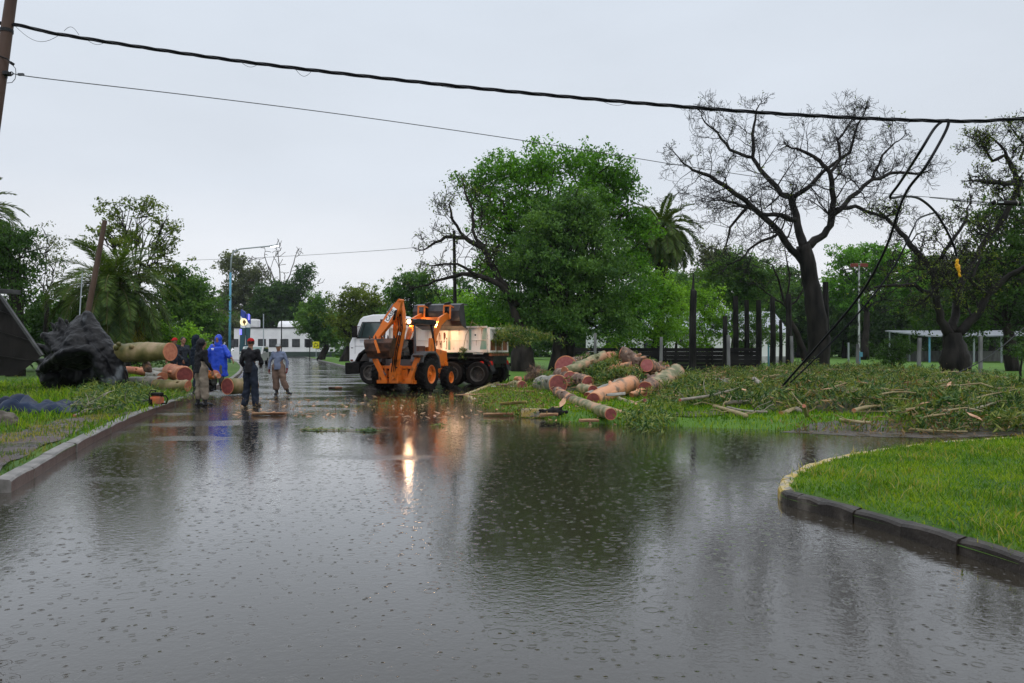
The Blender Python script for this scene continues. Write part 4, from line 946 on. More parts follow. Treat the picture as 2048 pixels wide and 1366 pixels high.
for p in (d0, d2): m_.cyl(p+Vector((0, -0.16, 0)), p+Vector((0, 0.16, 0)), 0.05, n=12)
dip = m_.build('dipper_arm', ORANGE, bh, bevel=0.012)
m_ = MB(); c0, c1 = bY(787, 608, -1.5), bY(766, 645, -1.62); m_.cyl(c0, c1, 0.055, n=12); m_.build('bucket_cylinder', GREYPAINT, dip, sm=True)
m_ = MB(); m_.cyl(c1, bY(749, 677, -1.72), 0.026, n=10); m_.build('cylinder_rod', STEEL, dip, sm=True)
m_ = MB(); m_.bar(bY(749, 677, -1.7), bY(757, 700, -1.9), 0.06, 0.05); m_.bar(bY(744, 681, -1.78), bY(766, 676, -1.78), 0.07, 0.07); m_.bar(bY(750, 682, -2.55), bY(758, 706, -2.6), 0.075, 0.06); m_.bar(bY(750, 682, -2.55), bY(752, 679, -1.8), 0.06, 0.06); m_.build('bucket_link', ORANGE, dip)
# decal plate with lettering on the dipper arm
def text_mesh(txt, size, mat, name='lettering', parent=None, ext=0.004, M4=None, bold=0.0):
    cu = bpy.data.curves.new(name, 'FONT'); cu.body = txt; cu.size = size; cu.extrude = ext; cu.align_x = 'CENTER'; cu.align_y = 'CENTER'; cu.offset = bold
    o = bpy.data.objects.new(name, cu); COL.objects.link(o)
    dg = bpy.context.evaluated_depsgraph_get(); me = bpy.data.meshes.new_from_object(o.evaluated_get(dg)); bpy.data.objects.remove(o)
    if M4 is not None: me.transform(M4)
    me.materials.clear(); return link(name, me, mat, parent)
dd_ = (bY(793, 617, -1.5)-bY(764, 661, -1.65)).normalized(); nn_ = Vector((0, -1, 0)); nn_ = (nn_-dd_*nn_.dot(dd_)).normalized(); uu_ = nn_.cross(dd_).normalized()
cc_ = bY(782, 638, -1.6)
cc_ = d1.lerp(bY(793, 617, -1.46), 0.35)+nn_*0.108
m_ = MB(); rot = Matrix((dd_, uu_, nn_)).transposed(); m_.box(cc_, (0.60, 0.16, 0.006), rot); dec = m_.build('decal', WHITEP, dip)
text_mesh('CASE', 0.19, M('lettering_dark', (0.10, 0.09, 0.09), rough=0.5), parent=dec, M4=Matrix.Translation(cc_+nn_*0.005) @ rot.to_4x4(), bold=0.004)
bc_ = bY(796, 0, -1.3); 
m_ = MB(); p_ = bY(799, 667, -1.36); m_.cyl(p_, p_+Vector((0, -0.012, 0)), 0.065, n=18); m_.build('decal', WHITEP, boom)
for a_, b_ in ((-0.05, 0.0), (0.03, 0.06), (0.09, 0.02)):
    m_ = MB(); m_.tube([bb+Vector((a_, -.13, .2)), mid1+Vector((a_, -.16, 0)), bk+Vector((a_+.12, -.17, 0)), bt+Vector((a_, -.2, -.15)), bY(790, 622, -1.62)+Vector((b_, 0, 0)), bY(786, 640, -1.72)+Vector((b_, 0, 0))], .016, 6); m_.build('hydraulic_hose', BLACK, boom, sm=True)
for (px_, py_) in ((800, 630), (803, 650), (797, 690), (792, 735)):
    m_ = MB(); q = bY(px_, py_, -1.38 if py_ < 700 else -1.2); m_.cyl(q, q+Vector((0, .06, 0)), .028, n=8); m_.build('pin', DARKMET, boom)
# digging bucket
B0 = bY(735, 678, -2.1); B1 = bY(793, 676, -2.0); B2 = bY(789, 718, -2.0); B3 = bY(742, 712, -2.1)
bw = 0.36
def bucket_shape(pf, y0, y1, th=0.03, n=None):
    """curved shell: profile in (a,z), pushed along the other axis"""
    return pf
m_ = MB(); ax = (B1-B0).normalized(); zz = Vector((0, 0, 1)); yy = Vector((-ax.y, ax.x, 0)).normalized()*-1
Wb = (B1-B0).length
if yy.y > 0: yy = -yy
prof = [(0.0, 0.0), (-0.34, -0.02), (-0.46, -0.16), (-0.46, -0.42), (-0.34, -0.62), (-0.10, -0.68), (0.12, -0.62)]   # (towards viewer is negative), z
t_ = 0.03; pin = [(a*0.93+0.0, z*0.94-0.01) for a, z in prof]
vs = []
for s in (0, 1):
    o_ = B0+ax*Wb*s
    vs += [o_-yy*a*0.9*-1*-1+zz*z*0.95 for a, z in prof]
k = len(prof)
vs = []
for s in (0, 1):
    for a, z in prof: vs.append(B0+ax*Wb*(.5+(s-.5)*(1-.28*abs(z)/.68))+yy*(-a*.8)+zz*z*0.98)
for s in (0.04, 0.96):
    for a, z in pin: vs.append(B0+ax*Wb*(.5+(s-.5)*(1-.28*abs(z)/.68))+yy*(-a*.8-0.02)+zz*z*0.98)
fs = []
for i in range(k-1):
    fs.append((i, i+1, k+i+1, k+i)); fs.append((2*k+i, 3*k+i, 3*k+i+1, 2*k+i+1))
fs.append(tuple(range(k))); fs.append(tuple(range(2*k-1, k-1, -1))); fs.append(tuple(2*k+i for i in range(k))[::-1]); fs.append(tuple(3*k+i for i in range(k)))
m_.add(vs, fs)
bk_ = m_.build('digging_bucket', MUDSTEEL, bh)
for i in range(5):
    m_ = MB(); q = B0+ax*Wb*(0.08+0.21*i)+zz*0.0; m_.prism([(-0.035, -0.05), (0.035, -0.05), (0.015, 0.07), (-0.015, 0.11)], -0.015, 0.015, 'y', q); m_.build('bucket_tooth', MUDSTEEL, bk_)
# loader arms with raised bucket
for s in (-1, 1):
    pr = [(0.95, 1.75), (1.25, 2.35), (1.9, 2.72), (2.7, 2.62)] 
    X_ = s*0.55
    pts = [Vector((X_, 0.95, 1.30)), Vector((X_, 1.35, 2.05)), Vector((X_, 1.75, 2.55)), Vector((X_, 2.35, 2.78)), Vector((X_, 2.75, 2.70))]
    m_ = MB(); hw = [0.09, 0.12, 0.17, 0.12, 0.07]; vs = []
    for i, p in enumerate(pts):
        d_ = (pts[min(i+1, 4)]-pts[max(i-1, 0)]).normalized(); n_ = Vector((0, -d_.z, d_.y))
        for a, b_ in ((-1, -1), (1, -1), (1, 1), (-1, 1)): vs.append(p+n_*hw[i]*a+Vector((0.045*b_, 0, 0)))
    fs = [(0, 1, 2, 3), (19, 18, 17, 16)]
    for i in range(4):
        for j in range(4): fs.append((4*i+j, 4*i+(j+1) % 4, 4*i+4+(j+1) % 4, 4*i+4+j))
    m_.add(vs, fs); m_.cyl((X_-0.08, 0.95, 1.3), (X_+0.08, 0.95, 1.3), 0.06)
    la = m_.build('loader_arm', ORANGE, bh, bevel=0.01)
    m_ = MB(); m_.cyl((X_-s*0.10, 0.95, 0.95), (X_-s*0.10, 1.5, 1.9), 0.06, n=12); m_.build('lift_cylinder', DARKMET, la, sm=True)
    m_ = MB(); m_.cyl((X_-s*0.10, 1.5, 1.9), (X_-s*0.10, 1.72, 2.35), 0.03, n=10); m_.build('cylinder_rod', STEEL, la, sm=True)
    # linkage frame behind the raised bucket
    m_ = MB()
    for xx in (X_-0.10, X_+0.17):
        m_.bar((xx, 2.3, 2.66), (xx, 2.34, 3.17), 0.04, 0.06)
    m_.bar((X_-0.12, 2.34, 3.17), (X_+0.19, 2.34, 3.17), 0.05, 0.06, up=(0, 0, 1)); m_.bar((X_+0.17, 2.34, 3.16), (X_+0.17, 2.72, 3.1), 0.05, 0.05)
    m_.build('bucket_linkage', ORANGE, la, bevel=0.006)
m_ = MB(); m_.bar((-0.6, 2.35, 2.68), (0.6, 2.35, 2.68), 0.10, 0.12); m_.build('cross_tube', ORANGE, bh, bevel=0.01)
m_ = MB(); prof = [(0.0, 0.0), (-0.02, 0.36), (0.12, 0.46), (0.72, 0.50), (0.80, 0.40), (0.16, 0.36), (0.08, 0.08), (0.55, -0.22), (0.52, -0.28)]
# an open scoop tipped back: outer skin and inner skin
outr = [(2.62, 2.62), (2.56, 2.95), (2.66, 3.20), (2.95, 3.27), (3.35, 3.25)]; low = [(2.62, 2.62), (2.82, 2.42), (3.3, 2.32)]
po = [(3.38, 3.27), (2.95, 3.29), (2.66, 3.22), (2.54, 2.98), (2.60, 2.60), (2.82, 2.40), (3.38, 2.27)]
pi_ = [(3.38, 2.31), (2.84, 2.44), (2.64, 2.63), (2.58, 2.98), (2.69, 3.18), (2.95, 3.25), (3.38, 3.23)]
m_.prism(po+pi_, -1.0, 1.0, 'x')
for xx in (-1.0, 0.97): m_.prism([(2.58, 2.62), (2.82, 2.42), (3.25, 2.33), (3.1, 2.8), (3.0, 3.26), (2.66, 3.2), (2.56, 2.95)], xx, xx+0.03, 'x')
lb = m_.build('loader_bucket', M('bucket_dark_paint', (0.022, 0.022, 0.026), (0.06, 0.055, 0.055), 3, rough=0.35), bh)
for xx in (-0.42, 0.42):
    m_ = MB(); m_.prism([(2.50, 2.62), (2.44, 2.98), (2.58, 3.30), (2.9, 3.36), (2.9, 3.28), (2.64, 3.22), (2.53, 2.98), (2.6, 2.62)], xx-0.06, xx+0.06, 'x'); m_.build('bucket_rib', BLACK, lb)
# seat, console
m_ = MB(); m_.box((-0.12, 0.15, 1.2), (0.5, 0.5, 0.14)); m_.box((-0.12, 0.45, 1.55), (0.5, 0.12, 0.6)); m_.box((-0.12, 0.15, 1.0), (0.3, 0.3, 0.3)); m_.build('seat', BLACK, bh, bevel=0.03)
m_ = MB(); m_.box((0.52, 0.1, 1.36), (0.24, 0.5, 0.5)); m_.build('side_console', M('rust_brown', (0, 0, 0)), bh, bevel=0.02)
m_ = MB(); m_.tube([(-0.1, -0.35, 1.0), (-0.1, -0.38, 1.35)], 0.018, 6); m_.ball((-0.1, -0.38, 1.37), 0.035); m_.tube([(0.12, -0.35, 1.0), (0.12, -0.38, 1.35)], 0.018, 6); m_.ball((0.12, -0.38, 1.37), 0.035); m_.build('levers', BLACK, bh)

# ================================================================= tipper truck
TC = (-2.05, 32.45); TTH = R(72); tY, tX = vehicle_solver(TC, TTH)
tr = empty('tipper_truck', (TC[0], TC[1], 0), 'white cabbed tipper truck with a rust streaked white and green load box', 'truck', rz=TTH)
RIMG = M('rim_grey', (0.04, 0.036, 0.032), (0.10, 0.09, 0.08), 5, rough=0.5)
for (y, ws) in ((3.72, (-1,)), (0, (-1,)), (-1.12, (-1,))):
    for s in (-1, 1):
        wheel(tr, (s*1.05, y, 0.5), 0.50, 0.3 if y > 2 else 0.5, 0.29, RIMG, 0, s, dish=0.35 if y > 2 else 0.1)
m_ = MB()
for s in (-1, 1): m_.box((s*0.42, 1.5, 0.85), (0.10, 6.2, 0.26))
m_.box((0, -0.5, 1.1), (1.7, 2.3, 0.42)); m_.box((0, 1.6, 1.05), (1.5, 1.8, 0.5)); m_.box((0, 3.72, 0.6), (1.9, 0.14, 0.14)); m_.box((0, 0, 0.55), (1.9, 0.2, 0.2)); m_.box((0, -1.12, 0.55), (1.9, 0.2, 0.2)); m_.box((0, -1.5, 0.85), (1.9, 0.12, 0.2))
m_.box((-0.85, 1.9, 0.72), (0.5, 1.1, 0.5)); m_.box((0.85, 1.9, 0.72), (0.5, 1.1, 0.5)); m_.cyl((-0.9, 1.1, 0.72), (-0.9, 0.75, 0.72), 0.22)
m_.build('truck_frame', DARKMET, tr, bevel=0.01)
# cab: side outline in (y,z)
cabp = [(2.85, 0.95), (3.05, 0.95), (3.08, 1.15), (3.25, 1.38), (3.55, 1.48), (3.95, 1.46), (4.22, 1.28), (4.38, 0.98), (4.64, 0.92), (4.70, 1.0), (4.70, 1.72), (4.58, 1.95), (4.20, 2.74), (4.05, 2.86), (3.6, 2.94), (3.0, 2.94), (2.85, 2.86)]
m_ = MB(); m_.prism(cabp, -1.18, 1.18, 'x'); cab = m_.build('cab', WHITEP, tr, bevel=0.045, seg=3)
for s in (-1, 1):
    m_ = MB(); x0 = s*1.183
    m_.prism([(3.20, 1.98), (4.30, 1.98), (4.05, 2.60), (3.22, 2.60)], x0-0.006, x0+0.006, 'x'); sw = m_.build('side_window', GLASSD, cab)
    m_ = MB()
    for a, b_ in (((3.18, 1.96), (4.33, 1.96)), ((4.33, 1.96), (4.07, 2.62)), ((4.07, 2.62), (3.20, 2.62)), ((3.20, 2.62), (3.18, 1.96)), ((4.12, 1.98), (3.95, 2.58))):
        m_.bar((x0+s*0.008, *a), (x0+s*0.008, *b_), 0.02, 0.035)
    m_.build('window_frame', DARKMET, sw)
    m_ = MB()
    for a, b_ in (((4.42, 1.94), (4.42, 1.30)), ((3.02, 2.72), (3.02, 1.2)), ((4.42, 1.62), (3.03, 1.62))): m_.bar((x0+s*0.002, *a), (x0+s*0.002, *b_), 0.006, 0.012)
    dr = m_.build('door_seams', GREYPAINT, cab)
    m_ = MB(); m_.box((x0+s*0.02, 3.2, 1.78), (0.03, 0.14, 0.04)); m_.build('door_handle', DARKMET, cab)
    m_ = MB(); m_.box((x0+s*0.16, 4.36, 2.22), (0.10, 0.22, 0.48)); m_.bar((x0, 4.2, 2.45), (x0+s*0.14, 4.34, 2.42), 0.025); m_.bar((x0, 4.2, 1.98), (x0+s*0.14, 4.34, 2.02), 0.025); m_.build('mirror', BLACK, cab, bevel=0.02)
    m_ = MB(); m_.prism([(3.04, 0.85), (3.1, 1.15), (3.27, 1.36), (3.55, 1.455), (3.92, 1.44), (4.18, 1.26), (4.36, 0.97), (4.42, 0.99), (4.24, 1.31), (3.96, 1.50), (3.55, 1.52), (3.22, 1.42), (3.03, 1.17), (2.96, 0.85)], s*0.9, s*1.21, 'x'); m_.build('wheel_arch', BLACK, cab)
    m_ = MB(); m_.box((x0+s*0.003, 4.58, 1.02), (0.012, 0.12, 0.08)); m_.build('side_marker', M('orange_lens', (0.12, 0.04, 0.02), rough=0.2), cab)
    m_ = MB(); m_.box((x0+s*0.003, 4.56, 1.55), (0.012, 0.10, 0.03)); m_.build('side_badge', DARKMET, cab)
m_ = MB(); m_.prism([(4.655, 1.86), (4.245, 2.69), (4.26, 2.70), (4.67, 1.87)], -1.02, 1.02, 'x'); m_.build('windscreen', GLASSD, cab)
m_ = MB(); m_.box((0, 4.71, 1.4), (1.5, 0.03, 0.4)); m_.build('front_grille', DARKMET, cab)
M4 = Matrix.Translation((-1.189, 3.98, 1.86)) @ Matrix(((0, 0, -1), (-1, 0, 0), (0, 1, 0))).to_4x4()
LETG = M('lettering_grey', (0.16, 0.2, 0.24), rough=0.5)
m_ = MB(); 
for i, (w1, z) in enumerate(((0.30, 1.87), (0.24, 1.80))):
    for j in range(6 if i == 0 else 5): m_.box((-1.187, 4.2-j*w1/6-0.02, z), (0.004, w1/9, 0.045 if i == 0 else 0.025))
m_.build('door_lettering', LETG, cab)
m_ = MB(); m_.box((0, 4.78, 0.68), (2.36, 0.26, 0.50)); m_.box((-1.12, 4.5, 0.68), (0.12, 0.5, 0.46)); m_.box((1.12, 4.5, 0.68), (0.12, 0.5, 0.46)); m_.build('bumper', BLACK, tr, bevel=0.04)
for s in (-1, 1):
    m_ = MB(); m_.box((s*0.85, 4.92, 0.72), (0.36, 0.03, 0.2)); m_.build('headlight', M('headlight_glass', (0.5, 0.5, 0.5), rough=0.1), tr)
m_ = MB(); m_.box((0, 2.98, 3.0), (1.2, 0.12, 0.12)); m_.box((-0.6, 2.9, 3.06), (0.5, 0.4, 0.05)); m_.build('roof_rack', WHITEP, tr)
# load box
BOXW = M('box_paint_white', (0.72, 0.67, 0.62), (0.20, 0.09, 0.05), 2.6, rough=0.5, c3=(0.56, 0.47, 0.40), lo=0.46, hi=0.76, bump=0.003, stretch=(1, 1, 0.2), detail=11)
BOXG = M('box_paint_green', (0.09, 0.24, 0.19), (0.34, 0.36, 0.30), 3, rough=0.5, stretch=(1, 1, 0.4))
RUST = M('rust', (0.12, 0.035, 0.012), (0.30, 0.12, 0.05), 5, rough=0.7, bump=0.004, c3=(0.2, 0.07, 0.03), stretch=(1, 1, 0.35))
RUSTD = M('rust_dark', (0.06, 0.018, 0.01), (0.14, 0.05, 0.025), 9, rough=0.7)
y0, y1, z0, z1 = -1.50, 2.75, 1.36, 2.36
m_ = MB()
for s in (-1, 1): m_.box((s*1.17, (y0+y1)/2, (z0+z1)/2), (0.04, y1-y0, z1-z0))
m_.box((0, y1, (z0+z1)/2+0.1), (2.36, 0.04, z1-z0+0.2)); m_.box((0, (y0+y1)/2, z0+0.02), (2.3, y1-y0-0.05, 0.05))
box = m_.build('load_box', BOXW, tr)
for s in (-1, 1):
    m_ = MB(); m_.box((s*1.20, (y0+y1)/2, z1+0.02), (0.10, y1-y0, 0.07)); m_.box((s*1.205, (y0+y1)/2, z0+0.05), (0.07, y1-y0, 0.10)); m_.box((s*1.20, (y0+y1)/2, (z0+z1)/2), (0.035, y1-y0-0.1, 0.03)); m_.build('box_rail', BOXW, box, bevel=0.008)
    for i, yy_ in enumerate((-0.78, 0.12, 1.0, 1.88)):
        m_ = MB(); m_.box((s*1.205, yy_, (z0+z1)/2+0.01), (0.05, 0.09 if i < 2 else 0.07, z1-z0-0.16)); m_.build('box_rib', BOXG if i in (0, 1) else BOXW, box, bevel=0.008)
    m_ = MB(); m_.prism([(y0+0.02, z0+0.12), (y0+0.30, z0+0.12), (y0+0.16, z1-0.03), (y0+0.02, z1-0.03)], s*1.192, s*1.198, 'x'); m_.build('green_corner', BOXG, box)
    m_ = MB(); rr_ = random.Random(5)
    for i in range(13):
        a = rr_.uniform(0.22, 0.72); zt = rr_.uniform(1.75, 2.2); hh = rr_.uniform(0.12, 0.5)
        m_.prism([(a-0.012, max(zt-hh, z0+.12)), (a+0.012, max(zt-hh, z0+.12)), (a+0.02, zt), (a-0.02, zt)], s*1.192, s*1.1965, 'x')
    m_.build('rust_streaks', RUSTD, box); m_ = MB()
    for i in range(11):
        a = rr_.uniform(-1.3, 2.6); zt = rr_.choice((2.30, 1.84, 1.86, 1.55)); hh = rr_.uniform(0.05, 0.26); w1 = rr_.uniform(.005, .013)
        m_.prism([(a-w1*.5, max(zt-hh, z0+.12)), (a+w1*.4, max(zt-hh, z0+.12)), (a+w1, zt), (a-w1, zt)], s*1.192, s*1.1965, 'x')
    m_.build('rust_runs', RUSTD, box)
    m_ = MB(); m_.cyl((s*1.19, -1.0, 2.06), (s*1.20, -1.0, 2.06), 0.035, n=12); m_.build('plug_hole', DARKMET, box)
    m_ = MB(); m_.tube([(s*1.21, -1.35, z0+0.02), (s*1.21, -1.33, z0-0.05), (s*1.21, -0.92, z0-0.05), (s*1.21, -0.90, z0+0.02)], 0.012, 6); m_.build('tie_rail', WHITEP, box)
# tailgate, seen nearly edge on from behind
m_ = MB(); m_.box((0, y0-0.04, 1.86), (2.34, 0.04, 0.96)); tg = m_.build('tailgate', BOXW, tr)
m_ = MB()
for x in (-1.13, -0.4, 0.4, 1.13): m_.box((x, y0-0.08, 1.86), (0.08, 0.06, 0.98))
m_.box((0, y0-0.08, 2.33), (2.34, 0.07, 0.08)); m_.box((0, y0-0.08, 1.40), (2.34, 0.07, 0.08)); m_.box((0, y0-0.08, 1.9), (2.3, 0.04, 0.06)); m_.build('tailgate_frame', BOXW, tg, bevel=0.008)
m_ = MB(); m_.box((0, y0-0.066, 1.64), (2.2, 0.01, 0.40)); m_.build('rust_patch', RUST, tg)
m_ = MB(); m_.box((0, y0-0.1, 1.27), (2.2, 0.12, 0.10)); m_.build('hinge_beam', RUST, tg)
for s in (-1, 1):
    m_ = MB(); m_.prism([(-1.72, 0.6), (-1.60, 1.0), (-1.28, 1.16), (0.2, 1.16), (0.58, 0.98), (0.62, 0.6), (0.58, 0.6), (0.54, 0.94), (0.18, 1.12), (-1.26, 1.12), (-1.56, 0.97), (-1.68, 0.6)], s*0.78, s*1.2, 'x'); m_.build('mudguard', DARKMET, tr)
    m_ = MB(); m_.cyl((s*1.0, -1.60, 0.92), (s*1.0, -1.66, 0.92), 0.08, n=16); m_.box((s*1.0, -1.58, 0.92), (0.3, 0.05, 0.2)); m_.build('tail_lamp', M('red_lens', (0, 0, 0)), tr)
m_ = MB(); m_.cyl((-1.2, -1.28, 0.93), (-1.22, -1.28, 0.93), 0.09, n=16); m_.build('red_reflector', M('red_lens', (0, 0, 0)), tr)

# ================================================================= grey pickup coming down the street
SUVM = M('car_silver', (0.42, 0.42, 0.41), (0.36, 0.36, 0.35), 2, rough=0.3, metal=0.0, coat=0.4)
sp_ = P(509, 731, 70); sv = empty('parked_car', (sp_.x, 70, 0), 'silver grey vehicle facing us, half hidden by the man in red cap', 'car', rz=R(188))
m_ = MB(); m_.prism([(-2.2, 0.45), (2.2, 0.45), (2.32, 0.75), (2.25, 1.02), (1.1, 1.14), (0.45, 1.72), (-1.9, 1.76), (-2.25, 1.1)], -0.9, 0.9, 'x'); sb = m_.build('body', SUVM, sv, bevel=0.08, seg=3)
m_ = MB(); m_.prism([(1.10, 1.16), (0.50, 1.68), (0.515, 1.695), (1.12, 1.175)], -0.74, 0.74, 'x'); m_.build('windscreen', M('windscreen_glass', (0.16, 0.22, 0.21), rough=0.08), sv)
m_ = MB(); m_.box((0, 2.29, 0.88), (0.9, 0.06, 0.2)); m_.build('grille', DARKMET, sv); m_ = MB(); m_.box((0, 2.3, 0.55), (1.7, 0.1, 0.2)); m_.build('bumper', DARKMET, sv, bevel=0.03)
for s in (-1, 1):
    m_ = MB(); m_.box((s*0.68, 2.26, 0.9), (0.36, 0.1, 0.16)); m_.build('headlight', M('headlight_glass', (0, 0, 0)), sv, bevel=0.02)
    m_ = MB(); m_.box((s*1.02, 0.85, 1.2), (0.2, 0.1, 0.15)); m_.build('mirror', SUVM, sv, bevel=0.03)
    m_ = MB(); m_.prism([(0.3, 1.2), (0.85, 1.2), (0.40, 1.62), (-1.7, 1.64), (-1.8, 1.2)], s*0.905, s*0.91, 'x'); m_.build('side_window', GLASSD, sv)
    for yy_ in (1.45, -1.4): wheel(sv, (s*0.82, yy_, 0.36), 0.36, 0.22, 0.23, RIMG, 0, s)

# ================================================================= long white building
bx0, bx1 = P(468, 700, 140).x, P(700, 700, 140).x; b = empty('white_building', ((bx0+bx1)/2, 140, 0), 'long low white building with a row of dark square windows at the street end', 'building')
W_ = bx1-bx0; zt = 5.2; m_ = MB(); m_.box((0, 5, zt/2+0.05), (W_, 10, zt)); m_.build('wall', PLASTER, b)
m_ = MB(); m_.box((0, 5, zt+0.14), (W_+0.3, 10.3, 0.18)); m_.build('roof_edge', DARKMET, b)
m_ = MB(); m_.box((0, -0.05, 0.55), (W_, 0.1, 0.9)); m_.build('dark_plinth', M('plinth_green', (0.04, 0.06, 0.05), rough=0.7), b)
for px_ in (469, 524, 546, 569, 592, 617, 645, 668):
    c_ = P(px_, 686, 140); m_ = MB(); hw = 0.60; zc = c_.z
    xx = c_.x-(bx0+bx1)/2
    m_.box((xx, -0.03, zc+0.68), (1.4, 0.08, 0.1)); m_.box((xx, -0.03, zc-0.68), (1.4, 0.08, 0.1)); m_.box((xx-0.65, -0.03, zc), (0.1, 0.08, 1.3)); m_.box((xx+0.65, -0.03, zc), (0.1, 0.08, 1.3)); m_.box((xx, -0.03, zc), (0.06, 0.06, 1.3))
    wf = m_.build('window', DARKMET, b); m_ = MB(); m_.box((xx, -0.012, zc), (1.25, 0.03, 1.28)); m_.build('pane', WIN, wf)
m_ = MB(); m_.box((P(504, 0, 143).x-(bx0+bx1)/2, 3, zt+1.0), (2.6, 2, 1.6)); m_.build('roof_tank', PLASTER, b, bevel=0.3)
tank = P(592, 640, 158); b2 = empty('white_building', (tank.x, 158, 0), 'white rounded shed roof showing above the long white building', 'building')
m_ = MB(); m_.box((0, 0, 3), (6, 5, 6)); m_.build('wall', PLASTER, b2); m_ = MB(); m_.tube([(-3.1, 0, 6.0), (3.1, 0, 6.0)], 2.0, 16, flat=0.6); m_.build('roof', PLASTER, b2)
# low garden wall before it
p0, p1 = P(447, 700, 112), P(480, 700, 112); m_ = MB(); m_.box(((p0.x+p1.x)/2-3, 112, 0.6), (p1.x-p0.x+6, 0.3, 1.2)); tag(m_.build('garden_wall', PLASTER, off=((p0.x+p1.x)/2-3, 112, 0), bevel=0.03), 'low white garden wall before the long white building, behind the blue poncho', 'wall')

# ================================================================= street lamp, totem, signs
LBLUE = M('lamp_post_blue', (0.08, 0.26, 0.38), (0.12, 0.32, 0.45), 3, rough=0.5); LGREY = M('lamp_post_grey', (0.32, 0.36, 0.38), rough=0.4)
lp = P(459, 700, 78); L0 = empty('street_lamp', (lp.x, 78, 0), 'tall street lamp with pale blue post and one lit lamp head on a long arm', 'street lamp')
def lpp(px_, py_): q = P(px_, py_, 78); return (q.x-lp.x, 0, q.z)
m_ = MB(); m_.tube([(0, 0, 0), lpp(461, 545)], [0.14, 0.10], 12); m_.build('post', LBLUE, L0, sm=True)
m_ = MB(); m_.tube([lpp(461, 545), lpp(463, 515), lpp(468, 503), lpp(480, 498), lpp(540, 492)], [0.09, 0.08, 0.075, 0.07, 0.06], 10); m_.build('arm', LGREY, L0, sm=True)
m_ = MB(); a, b_ = Vector(lpp(539, 492.5)), Vector(lpp(556, 490)); m_.bar(a, b_, 0.32, 0.14); hd = m_.build('lamp_head', LGREY, L0, bevel=0.05)
m_ = MB(); m_.bar(a.lerp(b_, 0.15)+Vector((0, 0, -0.1)), b_+Vector((0, 0, -0.1)), 0.28, 0.08); m_.build('lamp_lens', M('street_lamp_lit', (1, 1, 1), emis=(0.95, 1, 1), estr=4.0), hd, bevel=0.02)
# municipal totem
tp_ = P(490, 700, 105); T0 = empty('sign_totem', (tp_.x, 105, 0), 'blue and white street totem with a glowing round sun emblem', 'sign')
def tpp(px_, py_): q = P(px_, py_, 105); return (q.x-tp_.x, q.z)
TB = M('totem_blue', (0.03, 0.06, 0.32), rough=0.35); TW = M('totem_white', (0.75, 0.78, 0.85), rough=0.4); TD = M('totem_teal', (0.03, 0.08, 0.10), rough=0.4)
TE = M('totem_led', (0.2, 0.2, 1), emis=(0.18, 0.16, 1.0), estr=1.6); TS = M('totem_glow', (1, 0.9, 0.6), emis=(1, 0.82, 0.45), estr=0.75)
for pl, mt, nm, d_ in (([(483, 619), (491, 624), (491, 640), (482, 632)], TB, 'blue_panel', 0), ([(491.5, 627), (500, 630), (500, 648), (491.5, 640)], TB, 'blue_panel', 0.15), ([(482, 632), (491, 640), (491, 656), (482, 655)], TW, 'white_panel', 0),
                    ([(491.5, 640), (500, 648), (499.5, 655), (491.5, 655)], TW, 'white_panel', 0.15), ([(482, 655), (491, 656), (489, 690), (480, 690)], TD, 'teal_panel', 0), ([(491.5, 655), (499.5, 655), (498, 690), (491.5, 690)], TD, 'teal_panel', 0.15)):
    m_ = MB(); pp = [tpp(*q) for q in pl]; m_.prism(pp, d_-0.2, d_+0.2, 'y'); m_.build(nm, mt, T0)
cx_, cz_ = tpp(488.5, 644); m_ = MB(); m_.cyl((cx_, -0.22, cz_), (cx_, -0.25, cz_), 0.5, n=24); em = m_.build('sun_disc', TS, T0)
m_ = MB(); m_.cyl((cx_+0.1, -0.255, cz_), (cx_+0.1, -0.27, cz_), 0.23, n=16); m_.prism([(cx_-0.02, cz_-0.15), (cx_+0.22, cz_-0.15), (cx_+0.1, cz_-0.52)], -0.27, -0.255, 'y'); m_.prism([(cx_-0.02, cz_+0.15), (cx_+0.2, cz_+0.15), (cx_+0.02, cz_+0.42)], -0.27, -0.255, 'y'); m_.build('emblem', M('emblem_brown', (0.20, 0.11, 0.03), rough=0.5), em)
x_, z_ = tpp(482, 664); m_ = MB(); m_.box((x_+0.05, -0.23, z_), (0.25, 0.04, 0.75)); m_.build('led_panel', TE, T0); x_, z_ = tpp(498, 634); m_ = MB(); m_.box((x_, -0.08, z_), (0.2, 0.04, 0.8)); m_.build('led_panel', TE, T0)
m_ = MB(); x_, z_ = tpp(489, 690); m_.box((x_, 0, z_/2), (1.25, 0.5, z_)); m_.build('base', TD, T0)
m_ = MB(); x_, z_ = tpp(487, 617); m_.box((x_, 0, z_+0.2), (0.6, 0.3, 0.05), Matrix.Rotation(0.3, 3, 'Y')); x_, z_ = tpp(499, 617); m_.box((x_, 0, z_), (0.6, 0.3, 0.05), Matrix.Rotation(-0.3, 3, 'Y')); m_.build('solar_panel', DARKMET, T0)
